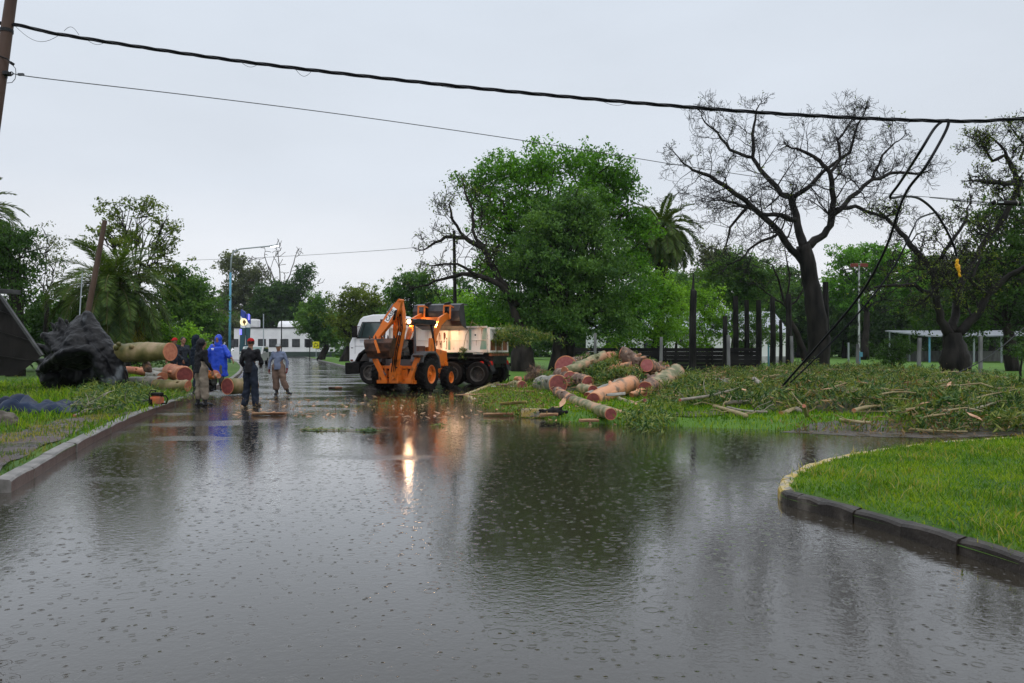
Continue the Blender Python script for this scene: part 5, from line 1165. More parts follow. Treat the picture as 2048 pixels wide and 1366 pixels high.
# yellow arrow sign
sg = P(632, 690, 88); S0 = empty('road_sign', (sg.x, 88, 0.1), 'square yellow sign with three black turning arrows beside the far street tree', 'road sign')
m_ = MB(); m_.box((0, 0, sg.z-0.1), (0.74, 0.03, 0.78)); m_.build('sign_plate', M('sign_yellow', (0.75, 0.70, 0.03), rough=0.4), S0, bevel=0.01)
m_ = MB(); m_.cyl((0, 0.04, 0), (0, 0.04, sg.z+0.2), 0.04, n=8); m_.build('post', LGREY, S0)
m_ = MB()
for i in range(3):
    a0 = i*2*math.pi/3+0.4; arc = [(math.cos(a0+t)*0.21, -0.02, sg.z-0.1+math.sin(a0+t)*0.21) for t in np.linspace(0, 1.35, 7)]; m_.tube(arc, 0.045, 6, flat=0.5)
    e_ = Vector(arc[-1]); t_ = (e_-Vector(arc[-2])).normalized(); n_ = Vector((t_.z, 0, -t_.x)); m_.add([e_+n_*0.09, e_-n_*0.09, e_+t_*0.14, e_+n_*0.09+Vector((0, -.01, 0)), e_-n_*0.09+Vector((0, -.01, 0)), e_+t_*0.14+Vector((0, -.01, 0))], [(0, 1, 2), (3, 5, 4), (0, 3, 4, 1), (1, 4, 5, 2), (2, 5, 3, 0)])
m_.build('arrows', M('sign_black', (0.01, 0.01, 0.01), rough=0.5), S0)
s2 = P(619.5, 690, 86); m_ = MB(); m_.cyl((0, 0, 0), (0, 0, 2.1), 0.05, n=8); m_.box((-0.15, -0.03, 2.0), (0.5, 0.03, 0.9)); o = m_.build('sign_post', DARKMET, loc=(s2.x, 86, 0.1)); tag(o, 'thin black sign post with narrow dark plate left of the yellow arrow sign', 'sign post')
for px_, py0, d_, lab in ((563, 640, 128, 'thin black pole standing before the windows of the long white building'), (527, 628, 135, 'thin pale pole rising over the long white building roof')):
    q = P(px_, py0, d_); m_ = MB(); m_.cyl((0, 0, 0), (0, 0, q.z), 0.09, n=8); tag(m_.build('pole', DARKMET if px_ == 563 else LGREY, loc=(q.x, d_, 0)), lab, 'pole')

# ================================================================= right side: shed, shelter, posts, fence
x0, x1 = P(1190, 700, 74).x, P(1573, 700, 74).x; S = empty('white_shed', ((x0+x1)/2, 74, 0.1), 'long white shed with pale metal roof behind the acacias and board fence', 'shed')
hw = (x1-x0)/2; m_ = MB(); m_.add([(-hw, 0, 0), (hw, 0, 0), (hw, 9, 0), (-hw, 9, 0), (-hw, 0, 3.0), (hw, 0, 3.0), (hw, 9, 3.0), (-hw, 9, 3.0), (-hw, 4.5, 5.1), (hw, 4.5, 5.1)],
   [(0, 1, 5, 4), (2, 3, 7, 6), (1, 2, 6, 9, 5), (3, 0, 4, 8, 7), (0, 3, 2, 1)]); m_.build('wall', PLASTER, S)
CORR = M('corrugated_metal', (0.36, 0.38, 0.41), (0.26, 0.28, 0.31), 1.0, rough=0.35, metal=0.3)
m_ = MB(); n = 80
for sy in (0, 1):
    pts_ = []
    for i in range(n+1):
        x = -hw-0.3+(2*hw+0.6)*i/n; o_ = 0.03*(i % 2)
        ye = -0.3 if sy == 0 else 9.3; pts_ += [(x, ye, 2.92+o_), (x, 4.5, 5.18+o_)]
    m_.add(pts_, [(2*i, 2*i+2, 2*i+3, 2*i+1) for i in range(n)])
m_.build('roof', CORR, S)
m_ = MB(); m_.box((0, -0.03, 0.35), (2*hw, 0.05, 0.7)); m_.build('stained_base', M('stained_plaster', (0.10, 0.10, 0.10), (0.5, 0.5, 0.5), 1.2, rough=0.8, detail=8), S)
for px_ in (1225, 1300, 1480):
    xx = P(px_, 700, 74).x-(x0+x1)/2; m_ = MB(); m_.box((xx, -0.03, 1.7), (1.2, 0.08, 1.0)); f_ = m_.build('window', DARKMET, S); m_ = MB(); m_.box((xx, -0.075, 1.7), (1.0, 0.02, 0.8)); m_.build('pane', WIN, f_)
x0, x1 = P(1858, 700, 76).x, P(2120, 700, 76).x; S = empty('open_shelter', ((x0+x1)/2, 76, 0.1), 'open sided shelter with pale flat roof on thin columns behind the bottle tree', 'shelter')
hw = (x1-x0)/2; m_ = MB(); m_.add([(-hw-.3, -.3, 2.6), (hw+.3, -.3, 2.6), (hw+.3, 8.3, 3.3), (-hw-.3, 8.3, 3.3), (-hw-.3, -.3, 2.72), (hw+.3, -.3, 2.72), (hw+.3, 8.3, 3.42), (-hw-.3, 8.3, 3.42)], [(0, 3, 2, 1), (4, 5, 6, 7), (0, 1, 5, 4), (1, 2, 6, 5), (2, 3, 7, 6), (3, 0, 4, 7)]); m_.build('roof', CORR, S)
for i, px_ in enumerate((1859, 1903, 1948, 2003, 2060, 2115)):
    xx = P(px_, 700, 76).x-(x0+x1)/2; m_ = MB(); m_.cyl((xx, 0, 0), (xx, 0, 2.65), 0.09, n=8); m_.build('column', LBLUE if i == 0 else LGREY, S)
    m_ = MB(); m_.cyl((xx, 8, 0), (xx, 8, 3.3), 0.09, n=8); m_.build('column', LGREY, S)
m_ = MB(); m_.box((0, 8.2, 0.6), (2*hw, 0.15, 1.2)); m_.build('low_wall', CONC, S)
# floodlight post
fp = P(1718, 700, 57); L1 = empty('floodlight_post', (fp.x, 57, 0.1), 'slim peeling white lamp post with blue foot and rusty red floodlight boxes on top', 'lamp post')
m_ = MB(); q = P(1718, 531, 57); zt = q.z-0.1; m_.tube([(0, 0, 1.2), (0, 0, zt)], [0.075, 0.06], 10); m_.build('post', M('peeling_white', (0.55, 0.57, 0.58), (0.12, 0.12, 0.11), 5, rough=0.6, stretch=(1, 1, 0.5), lo=0.5, hi=0.6), L1)
m_ = MB(); m_.cyl((0, 0, 0), (0, 0, 1.2), 0.10, n=12); m_.box((0.05, -0.1, 1.0), (0.28, 0.16, 0.34)); m_.build('blue_foot', LBLUE, L1)
for s in (-1, 1):
    m_ = MB(); m_.box((s*0.36, 0, zt+0.02), (0.50, 0.26, 0.26), Matrix.Rotation(0.08*s, 3, 'Y')); m_.build('floodlight_box', M('floodlight_red', (0.20, 0.05, 0.035), rough=0.5), L1, bevel=0.02)
for px_, lab in ((1537, 'short blue post in front of the white shed gable'), (1697, 'thin grey post left of the floodlight post')):
    q = P(px_, 690, 60); m_ = MB(); m_.cyl((0, 0, 0), (0, 0, 1.9), 0.07, n=8); tag(m_.build('post', LBLUE if px_ == 1537 else LGREY, loc=(q.x, 60, 0.1)), lab, 'post')
# board fence
fb0, fb1 = P(1150, 700, 42), P(1519, 700, 40.5); FB = empty('board_fence', ((fb0.x+fb1.x)/2, 41.2, 0.12), 'black weathered board fence running behind the log pile', 'fence')
dv = (Vector((fb1.x, 40.5, 0))-Vector((fb0.x, 42, 0))); Lf_ = dv.length; dv.normalize(); ang = math.atan2(dv.y, dv.x); RZ = Matrix.Rotation(ang, 3, 'Z')
npan = 4
for i in range(npan):
    m_ = MB()
    for j in range(7):
        x = -Lf_/2+(i+0.5)*Lf_/npan; m_.box(RZ @ Vector((x, 0, 0.14+j*0.2)), (Lf_/npan-0.01, 0.03, 0.198+random.uniform(-.012, .0)), RZ)
    m_.build('board_panel', BOARD, FB)
for i in range(npan+1):
    m_ = MB(); x = -Lf_/2+i*Lf_/npan; m_.box(RZ @ Vector((x, 0.06, 0.72)), (0.10, 0.10, 1.5), RZ); m_.build('fence_post', WOODDK, FB)
# concrete posts
post_l = {1190: 'grey concrete post half hidden by leaves behind the left end of the log pile', 1322: 'grey concrete post behind the log with the peeled orange end', 1457: 'grey concrete post directly beside the shorter charred pole',
          1584: 'grey concrete post just left of the bare trunk', 1715: 'grey concrete post in front of the floodlight post', 1838: 'grey concrete post alone on the lawn left of the bottle tree', 1961: 'grey concrete post right of the bottle tree trunk'}
for px_, yt, d_ in ((1190, 668, 41), (1322, 676, 39), (1457, 672, 38.5), (1584, 674, 42.5), (1715, 690, 43), (1838, 678, 37.5), (1961, 674, 37.5)):
    q = P(px_, yt, d_); m_ = MB(); m_.box((0, 0, q.z/2-0.05), (0.14, 0.14, q.z), Matrix.Rotation(random.uniform(-.03, .03), 3, 'Y')); 
    tag(m_.build('concrete_post', CONC, loc=(q.x, d_, 0.1), bevel=0.012), post_l[px_], 'post', 'concrete posts along the verge')
pole_l = [(1385, 545, 41, 6.5, 'tall charred pole with a splintered tip, behind the dark fence'), (1450, 632, 39.5, 5, 'shorter charred pole in front of the dark fence'),
   (1471, 592, 52, 5.5, 'black trunk under the dome shaped tree, leftmost of its cluster'), (1493, 600, 52, 5, 'black trunk under the dome shaped tree, middle of its cluster'), (1517, 600, 52, 5.5, 'black trunk under the dome shaped tree, rightmost of its cluster'),
   (1545, 594, 46, 5.5, 'dark pole standing in front of the white shed wall'), (1561, 640, 50, 3.5, 'thin brown pole in front of the white shed gable'), (1577, 588, 44, 6, 'dark pole at the corner of the white shed'), (1651, 564, 51, 6, 'flat topped dark pole right behind the bare trunk'),
   (2, 0, 0, 0, '')]
for px_, yt, d_, r_, lab in pole_l[:-1]:
    q = P(px_, yt, d_); r_ = r_*d_/F; m_ = MB(); top = q.z-0.1
    if px_ == 1385: m_.tube([(0, 0, -0.1), (0.02, 0, top*0.55), (0.05, 0, top*0.82), (0.03, 0, top*0.84), (0.06, 0, top)], [r_*1.15, r_, r_*0.95, r_*0.5, r_*0.12], 10, rough=0.1)
    else: m_.tube([(0, 0, -0.1), (0.03, 0, top*0.5), (0.0, 0, top)], [r_*1.1, r_, r_*0.9], 10, rough=0.08)
    tag(m_.build('charred_pole', WOODDK, loc=(q.x, d_, 0.1)), lab, 'pole', 'charred poles and bare trunks')
# utility pole inside the leafy limbs
q = P(908, 463, 52); U = empty('utility_pole', (P(912, 700, 52).x, 52, 0.05), 'dark utility pole rising through the sparse limbs left of the huge crown', 'utility pole')
m_ = MB(); m_.tube([(0, 0, 0), (q.x-U.location.x, 0, q.z)], [0.15, 0.10], 10); m_.build('post', WOODDK, U); m_ = MB(); m_.cyl((q.x-U.location.x+0.2, 0, q.z-0.9), (q.x-U.location.x+0.2, 0, q.z-0.6), 0.06); m_.bar((q.x-U.location.x, 0, q.z-0.75), (q.x-U.location.x+0.22, 0, q.z-0.75), 0.04); m_.build('insulator', DARKMET, U)
# wooden trestle behind the truck
tb = P(992, 768, 33.5); m_ = MB()
for x in (-0.28, 0.28): m_.bar((x, -0.15, 0), (x, 0, 0.75), 0.05); m_.bar((x, 0.25, 0), (x, 0, 0.75), 0.05)
m_.box((0, 0, 0.72), (0.8, 0.12, 0.14)); m_.box((0, 0.02, 0.25), (0.75, 0.05, 0.06)); tag(m_.build('wooden_trestle', WOODDK, loc=(tb.x+0.25, 33.6, 0.1)), 'dark wooden trestle on the grass just behind the truck tail', 'trestle')
# ================================================================= logs and debris
def cutmat(name, c1, c2, rim):
    if name in MATS: return MATS[name]
    m, t, b = nodes_of(name); N = t.nodes.new; K = t.links.new
    tcn = N('ShaderNodeTexCoord'); ln = N('ShaderNodeVectorMath'); ln.operation = 'LENGTH'; mp_ = N('ShaderNodeMapping'); mp_.inputs['Scale'].default_value = (1, 1, 0); K(tcn.outputs['Object'], mp_.inputs[0]); K(mp_.outputs[0], ln.inputs[0])
    n = N('ShaderNodeTexNoise'); n.inputs['Scale'].default_value = 9; n.inputs['Detail'].default_value = 6; K(tcn.outputs['Object'], n.inputs['Vector'])
    w_ = N('ShaderNodeMath'); w_.operation = 'MULTIPLY_ADD'; K(n.outputs['Fac'], w_.inputs[0]); w_.inputs[1].default_value = 0.03; K(ln.outputs['Value'], w_.inputs[2])
    s_ = N('ShaderNodeMath'); s_.operation = 'MULTIPLY'; K(w_.outputs[0], s_.inputs[0]); s_.inputs[1].default_value = 220
    c_ = N('ShaderNodeMath'); c_.operation = 'SINE'; K(s_.outputs[0], c_.inputs[0])
    a_ = N('ShaderNodeMath'); a_.operation = 'MULTIPLY_ADD'; K(c_.outputs[0], a_.inputs[0]); a_.inputs[1].default_value = 0.10; K(n.outputs['Fac'], a_.inputs[2])
    r = N('ShaderNodeValToRGB'); r.color_ramp.elements[0].position = 0.3; r.color_ramp.elements[1].position = 0.7; r.color_ramp.elements[0].color = (*c1, 1); r.color_ramp.elements[1].color = (*c2, 1); K(a_.outputs[0], r.inputs[0])
    K(r.outputs[0], b.inputs['Base Color']); b.inputs['Roughness'].default_value = 0.45
    return m
CUTR = cutmat('cut_red', (0.13, 0.022, 0.022), (0.27, 0.062, 0.055), None)
CUTP = cutmat('cut_pink', (0.26, 0.055, 0.055), (0.40, 0.12, 0.11), None)
CUTO = cutmat('cut_orange', (0.34, 0.10, 0.050), (0.52, 0.21, 0.11), None)
RIMO = M('sapwood_rim', (0.55, 0.22, 0.11), (0.45, 0.16, 0.08), 6, rough=0.5)
EUC = M('euc_bark', (0.11, 0.115, 0.045), (0.46, 0.27, 0.16), 3.2, rough=0.45, bump=0.006, bscale=14, c3=(0.24, 0.22, 0.12), lo=0.40, hi=0.62, detail=9)
EUCG = M('euc_bark_grey', (0.17, 0.17, 0.15), (0.33, 0.30, 0.25), 2.5, rough=0.5, bump=0.008, bscale=18, c3=(0.22, 0.21, 0.18))
EUCM = M('euc_bark_mossy', (0.055, 0.058, 0.014), (0.30, 0.22, 0.13), 1.8, rough=0.5, bump=0.008, bscale=10, c3=(0.17, 0.14, 0.055), lo=0.36, hi=0.70)
PEEL = M('peeled_orange', (0.58, 0.27, 0.13), (0.14, 0.10, 0.06), 2.8, rough=0.4, bump=0.01, bscale=14, c3=(0.50, 0.25, 0.13), lo=0.44, hi=0.64, detail=10)
ROUGHB = M('rough_brown_bark', (0.10, 0.06, 0.042), (0.50, 0.25, 0.14), 4.5, rough=0.7, bump=0.02, bscale=22, c3=(0.17, 0.12, 0.09), lo=0.40, hi=0.66, detail=9)
REDB = M('red_bark', (0.30, 0.09, 0.045), (0.46, 0.20, 0.10), 3, rough=0.5, bump=0.006, bscale=15)
TANL = M('tan_log', (0.24, 0.17, 0.09), (0.36, 0.27, 0.16), 3, rough=0.5)
LOGS = []
def keep_clear(C, pad=0.09):
    """leaves do not lie on top of, or stand close in front of, the logs"""
    C = np.asarray(C); ok = np.ones(len(C), bool)
    for a, b_, r_ in LOGS:
        a, b_ = np.array(a), np.array(b_); ab = b_-a; L2 = ab @ ab
        for off in ((0, 0, 0), (0, .3, -.02), (0, .6, -.05)):
            q = C+np.array(off); t_ = np.clip(((q-a) @ ab)/L2, -.03, 1.03); d_ = np.linalg.norm(q-(a+t_[:, None]*ab), axis=1); ok &= d_ > r_+pad*(1 if off[1] == 0 else .3)
    return C[ok]
def log(label, A, B, ra, rb, bark, cutA=None, cutB=CUTR, name='log', group=None, bend=0.0, cat='log', rough=0.04, n=18, flat=1.0, rim=True, seed=0):
    """A, B: (px, py, d) of the two end centres; radii in px"""
    rr = random.Random(int(A[0]*7+A[1])+seed); a, b_ = P(*A), P(*B); fat = 1.14 if group == GP and ra > 7 else 1.0; Ra, Rb = fat*ra*A[2]/F, fat*rb*B[2]/F
    k = 15; pts = []; side = (b_-a).cross(Vector((0, 0, 1))); side = side.normalized() if side.length > 1e-4 else Vector((1, 0, 0))
    for i in range(k): t_ = i/(k-1); pts.append(a.lerp(b_, t_)+(side*0.4+Vector((0, 0, 1)))*math.sin(math.pi*t_)*bend*(b_-a).length+Vector([rr.uniform(-1, 1)*0.012 for _ in range(3)]))
    rad = [(Ra+(Rb-Ra)*i/(k-1))*(1+rr.uniform(-0.04, 0.04)) for i in range(k)]
    LOGS.append((tuple(a), tuple(b_), max(Ra, Rb)))
    c = a.lerp(b_, 0.5); mb = MB(); mb.tube(pts, rad, n, cap=True, rough=rough, rnd=rr, flat=flat)
    RM = sum(rad)/k; axis = (b_-a).normalized()
    for vi, v in enumerate(mb.v):
        q = Vector(v); i = min(vi//n, k-1); rel = q-pts[i]; f = mnoise.noise(q*1.9+Vector((ra, rb, 0)))*0.13+mnoise.noise(q*6.0)*0.05
        if i in (0, k-1): f *= 0.4
        mb.v[vi] = tuple(pts[i]+rel*(1+f))
    for s_ in range(rr.randint(1, 3)):          # knots and branch stubs
        i = rr.randint(3, k-4); u = Vector((rr.gauss(0, 1), rr.gauss(-.6, .6), abs(rr.gauss(.5, .6)))); u = (u-axis*u.dot(axis)).normalized(); mb.limb([pts[i]+u*rad[i]*.55, pts[i]+(u+axis*.4)*rad[i]*rr.uniform(1.02, 1.25)], [rad[i]*.34, rad[i]*.22], 8)
    o = mb.build(name, bark, off=c, sm=False); tag(o, label, cat, group)
    me = o.data; smooth(me); 
    for (e_, d_, r_, cm) in ((pts[0], (pts[0]-pts[1]).normalized(), rad[0], cutA), (pts[-1], (pts[-1]-pts[-2]).normalized(), rad[-1], cutB)):
        if cm is None: continue
        m2 = MB(); m2.tube([(0, 0, -0.02), (0, 0, 0.004)], [r_*1.0, r_*0.985], 24)
        q = d_.to_track_quat('Z', 'Y'); fo = m2.build('cut_face', cm, o, loc=e_-c+d_*0.004); fo.rotation_euler = q.to_euler()
        if rim and r_ > 0.09:
            m2 = MB(); m2.lathe([(r_*0.90, 0.006), (r_*0.905, 0.009), (r_*0.985, 0.009), (r_*1.0, 0.0)], 'z', (0, 0, 0), 24); ro = m2.build('bark_rim', RIMO, fo)
    return o
GP = 'sawn eucalyptus logs heaped on the verge'; GL = 'sawn logs by the uprooted stump'
# ---- the pile
log('log with a big slanting pink cut face, leftmost at the top of the pile', (1131, 735, 26.5), (1185, 728, 29), 21, 18, ROUGHB, CUTP, None, group=GP, flat=0.8)
log('slim green white log leaning up to the right over the heap', (1130, 745, 25.3), (1210, 711, 26), 10, 9, EUC, CUTO, CUTO, group=GP)
log('grey barked log with a round dark red face turned right, left side of the pile', (1082, 770, 26.4), (1116, 769, 24.2), 15, 17, EUCG, None, CUTR, group=GP)
log('short pink chunk with peeling bark directly behind the grey barked log', (1120, 750, 26.3), (1141, 757, 25), 13, 13, ROUGHB, None, CUTP, group=GP)
log('green barked log in front of the pile with round red face near the water', (1140, 800, 20.2), (1222, 828, 15.2), 10, 11, EUC, None, CUTR, group=GP)
log('short brown peeling log joined behind the upper end of the front green log', (1115, 784, 21.9), (1146, 802, 19.6), 9, 10, ROUGHB, CUTO, CUTO, group=GP)
log('small forked stub log beside the red face of the front green log', (1205, 815, 17.0), (1246, 829, 16.6), 6, 6.5, EUC, None, CUTO, group=GP)
log('fully peeled bright orange log lying in the middle of the pile', (1186, 800, 19.6), (1262, 768, 22.5), 13, 15, PEEL, CUTR, None, group=GP)
log('long thin log with curling red bark behind the peeled orange log', (1176, 793, 21.5), (1262, 754, 25), 8.5, 6.5, EUCG, CUTR, None, group=GP)
log('thin curved yellowish branch on the grass right of the peeled orange log', (1238, 797, 20), (1290, 801, 19), 5, 4, EUC, None, CUTR, group=GP, bend=-0.10)
log('brown rough log at the very top of the pile pointing up left', (1245, 706, 25.5), (1284, 730, 25), 12, 13, ROUGHB, CUTO, None, group=GP)
log('rough log with oval pink face at the right top of the pile', (1294, 730, 24.0), (1330, 748, 26.5), 12, 13, ROUGHB, CUTP, None, group=GP)
log('stout green log rising right with a peeled orange upper end', (1306, 775, 22.5), (1352, 746, 24.5), 15, 15.5, EUC, None, CUTO, group=GP)
log('dark hollow faced log under the stout green log', (1290, 778, 21.5), (1312, 764, 23.5), 13, 14, ROUGHB, CUTR, None, group=GP)
log('peeled orange slab log right of the stout green log', (1352, 768, 24.5), (1400, 772, 24), 9, 9, PEEL, CUTO, CUTO, group=GP)
log('smooth grey log lying level at the right end of the pile', (1393, 769, 25), (1463, 766, 26), 10.5, 9, EUCG, CUTR, None, group=GP)
log('small log with dark red face on the grass left of the pile', (1022, 772, 28.5), (1044, 771, 26.8), 8, 9, EUC, None, CUTR, group=GP)
log('tiny round sawn branch end perched on the small left log', (1031, 757, 28.3), (1040, 757, 27.6), 4, 4, PEEL, None, CUTO, group=GP)
log('short pale rough log behind the small left log', (1050, 758, 31), (1075, 750, 31), 6, 6, ROUGHB, CUTO, None, group=GP)
log('broken branch with splintered orange foot lying at the front right of the pile', (1368, 822, 17.5), (1408, 838, 16.2), 4, 5.5, EUC, None, CUTO, group=GP)
log('short red brown chunk wedged between the grey barked log and the green heap', (1150, 757, 25.2), (1176, 766, 24), 11, 12, ROUGHB, CUTR, CUTP, group=GP)
log('rough short log lying behind the slim green white log', (1180, 727, 27.2), (1222, 716, 27.6), 10, 9, EUCG, CUTR, CUTO, group=GP)
log('brown chunk with orange split side just under the topmost log', (1216, 742, 25.2), (1262, 730, 25.0), 8, 7, PEEL, CUTO, CUTR, group=GP)
log('reddish short log lying right behind the peeled orange log', (1238, 762, 24.4), (1282, 754, 24.2), 8, 8, REDB, CUTR, CUTO, group=GP)
log('grey green log segment crossing under the oval pink faced log', (1262, 748, 25), (1322, 760, 24.6), 8.5, 9, EUC, CUTO, None, group=GP)
log('short pale chunk with dark red face low on the grass in mid pile', (1160, 776, 22.8), (1186, 781, 21.8), 8, 9, EUC, None, CUTR, group=GP)
log('broken orange wood chunk between the peeled orange log and the hollow log', (1264, 790, 20.6), (1286, 782, 20.9), 6, 7, PEEL, CUTO, None, group=GP)
log('brown rough chunk leaning on the right end of the stout green log', (1368, 752, 26), (1392, 760, 25.5), 8, 9, ROUGHB, CUTO, CUTR, group=GP)
log('short tan log in the leaves just right of the smooth grey log', (1470, 776, 25.2), (1506, 772, 25.6), 6, 5.5, TANL, CUTR, CUTO, group=GP)
log('thin green log half buried below the smooth grey log', (1386, 790, 22), (1448, 794, 21.4), 5.5, 5, EUC, CUTO, CUTR, group=GP)
log('knotty brown chunk on the crest of the pile left of the topmost log', (1196, 722, 26.6), (1226, 714, 27.2), 10, 10, REDB, CUTR, None, group=GP)
log('short log showing a small red face in the leaves below the crest', (1222, 760, 24.6), (1200, 752, 25.6), 8, 8, EUCG, CUTR, None, group=GP)
log('rough chunk propped behind the oval pink faced log', (1330, 738, 27), (1356, 748, 27.2), 11, 10, ROUGHB, CUTO, CUTR, group=GP)
log('small grey log lying crosswise behind the peeled orange log', (1256, 776, 22.8), (1284, 768, 23.6), 8, 8, EUCG, CUTR, CUTO, group=GP)
log('peeled pale orange limb slanting up to the topmost log', (1288, 745, 24.4), (1240, 728, 25.6), 6, 5, PEEL, CUTO, None, group=GP)
# root ball of brown twigs
rr = random.Random(3); m_ = MB(); c = P(1072, 747, 29.5)
for i in range(260):
    u = Vector((rr.gauss(0, 1), rr.gauss(0, 1), rr.gauss(0, 1))).normalized(); m_.tube(wiggle(u*0.1, u*rr.uniform(0.3, 0.5), 4, 0.15, rr), [0.012, 0.01, 0.008, 0.006, 0.004], 3)
m_.ball((0, 0, 0), 0.22); tag(m_.build('root_ball', ROUGHB, loc=c), 'round tangle of thin brown roots left of the log pile', 'roots')
# ---- right hand branches (px, py, d from ground)
GB = 'sawn branches scattered over the leaf heap'
def gb(px_, py_, lift=0.25): d_ = F*(EYE-lift)/(py_-HOR); return (px_, py_, d_)
BR = [('straight pale branch leaning down to the right behind the hanging black box', [(1508, 758, .6), (1555, 795, .3), (1600, 822, .2)], 5.5, 4),
      ('long tan branch curving right from the foot of the hanging black box', [(1562, 828, .15), (1600, 815, .22), (1625, 808, .3), (1697, 797, .35), (1790, 795, .3)], 5.5, 3.5),
      ('level green branch behind the long tan branch', [(1562, 793, .35), (1610, 797, .35), (1662, 800, .3)], 4, 3),
      ('thin branch just left of the black box at its foot', [(1450, 806, .25), (1500, 804, .28), (1540, 797, .3)], 4.5, 4),
      ('short upright sawn stake crossing the long tan branch', [(1608, 812, .4), (1614, 833, .15)], 4, 4.5),
      ('branch lying in the grass near the broken branch, cut end to the right', [(1428, 813, .2), (1455, 820, .2), (1492, 832, .18)], 4, 5),
      ('slim branch parallel above the one near the broken branch', [(1455, 815, .2), (1490, 823, .2), (1535, 824, .2)], 3, 2.5),
      ('short bent branch alone in the middle of the leaf heap', [(1708, 821, .25), (1735, 813, .3), (1768, 812, .3)], 4.5, 3),
      ('brown split branch near the water edge under the heap', [(1680, 840, .15), (1705, 843, .15), (1740, 846, .15)], 4, 3),
      ('long branch rising right at the back of the heap', [(1795, 780, .3), (1850, 768, .5), (1905, 759, .55)], 3.5, 3.5),
      ('thin grey branch angled down behind the long tan branch', [(1600, 772, .4), (1635, 790, .4), (1660, 799, .35)], 2.5, 2),
      ('dark reddish branch in the middle back of the heap', [(1742, 763, .5), (1757, 775, .4), (1770, 785, .3)], 3, 2.5),
      ('thin level branch at the back of the heap', [(1680, 788, .35), (1740, 785, .4), (1790, 786, .35)], 3, 2),
      ('broken orange ended branch at the back left of the heap', [(1535, 757, .6), (1560, 748, .8), (1584, 765, .5)], 3.5, 3),
      ('short level branch left of the black box, pale', [(1464, 786, .35), (1505, 787, .35)], 4, 4),
      ('slender stick at the far right of the heap', [(1915, 825, .2), (1960, 815, .3), (2010, 800, .4)], 2.5, 2),
      ('slender crooked stick at the right rear of the heap', [(1930, 780, .4), (1985, 783, .4), (2040, 795, .3)], 2.5, 1.8),
      ('thin stick along the water edge below the heap', [(1820, 858, .06), (1880, 862, .06), (1935, 863, .06)], 2.2, 1.6),
      ('crossed twiggy branch near the left of the leaf heap', [(1360, 800, .4), (1420, 792, .4), (1480, 776, .5)], 3, 2.2),
      ('short stick at the lower middle of the leaf heap', [(1840, 838, .2), (1868, 830, .3), (1900, 828, .3)], 3, 2)]
TAN = M('tan_branch', (0.22, 0.15, 0.07), (0.34, 0.27, 0.15), 3, rough=0.5, bump=0.004, bscale=20, c3=(0.27, 0.22, 0.11))
TAN2 = M('grey_branch', (0.16, 0.13, 0.10), (0.28, 0.25, 0.20), 3, rough=0.5, bump=0.004, bscale=20)
for i, (lab, pts_, ra, rb) in enumerate(BR):
    rr = random.Random(i); W3 = [P(*gb(*q)) for q in pts_]; dm = sum(q.y for q in W3)/len(W3)
    P2 = smooth_line(W3, 2); k = len(P2); rad = [(ra+(rb-ra)*j/(k-1))*dm/F*(1+rr.uniform(-.05, .05)) for j in range(k)]
    c = P2[k//2]; m_ = MB(); m_.tube(P2, rad, 9, rough=0.06, rnd=rr)
    for s in range(3):
        j = rr.randint(2, k-2); u = Vector((rr.gauss(0, 1), rr.gauss(0, 1), abs(rr.gauss(0.3, .6)))).normalized(); m_.tube(wiggle(P2[j], P2[j]+u*rr.uniform(.15, .5), 3, .1, rr), [rad[j]*.45, rad[j]*.35, rad[j]*.25, .006], 5)
    o = m_.build('branch', TAN if i % 3 else TAN2, off=c, sm=True); tag(o, lab, 'branch', GB)
    m_ = MB(); m_.tube([P2[0]+(P2[0]-P2[1]).normalized()*0.004, P2[0]], rad[0]*0.97, 12); m_.build('cut_end', CUTO, o, off=c)
# ---- heap of eucalyptus leaves and twigs
EL = leafmat('leaf_eucalyptus', (0.022, 0.060, 0.015), (0.20, 0.23, 0.05), (0.062, 0.130, 0.028), vary=0.6, scale=1.3, trans=0.25, rough=0.38)
ELD = leafmat('leaf_eucalyptus_brown', (0.10, 0.055, 0.022), (0.26, 0.17, 0.07), (0.16, 0.10, 0.04), vary=0.5, scale=1.2, trans=0.2)
HC = P(1232, 730, 26); 
def heapA(x, y): return 0.80*math.exp(-((x-HC.x)/1.35)**2-((y-26.3)/1.8)**2)+0.38*math.exp(-((x-P(1330, 0, 24).x)/1.1)**2-((y-24.2)/1.6)**2)+0.20*math.exp(-((x-P(1160, 0, 25).x)/1.0)**2-((y-26)/1.8)**2)
HB_px = [(1290, 800), (1320, 770), (1400, 757), (1500, 752), (1640, 748), (1700, 745), (1790, 752), (1900, 762), (2060, 775), (2200, 790), (2200, 862), (2000, 856), (1850, 856), (1740, 852), (1620, 842), (1540, 832), (1440, 818), (1380, 822), (1300, 815)]
HB = np.array([tuple(G(*q, 0.12))[:2] for q in HB_px])
def heapB(x, y):
    if not inside(np.array([[x, y]]), HB)[0]: return 0.0
    e_ = float(edge_dist(np.array([[x, y]]), [tuple(q) for q in HB.tolist()])[0])
    gp = max(0.0, min(1.0, (mnoise.noise(Vector((x*0.55, y*0.42, 9)))+0.42)*2.2))
    return gp*min(1, e_/1.4)*(0.12+0.22*max(0, mnoise.noise(Vector((x*0.35, y*0.35, 5)))+0.35)+0.30*math.exp(-((x-P(1690, 0, 33).x)/2.5)**2-((y-33)/3)**2))
def hz(x, y): return verge_z(x, y)+max(heapA(x, y), heapB(x, y))
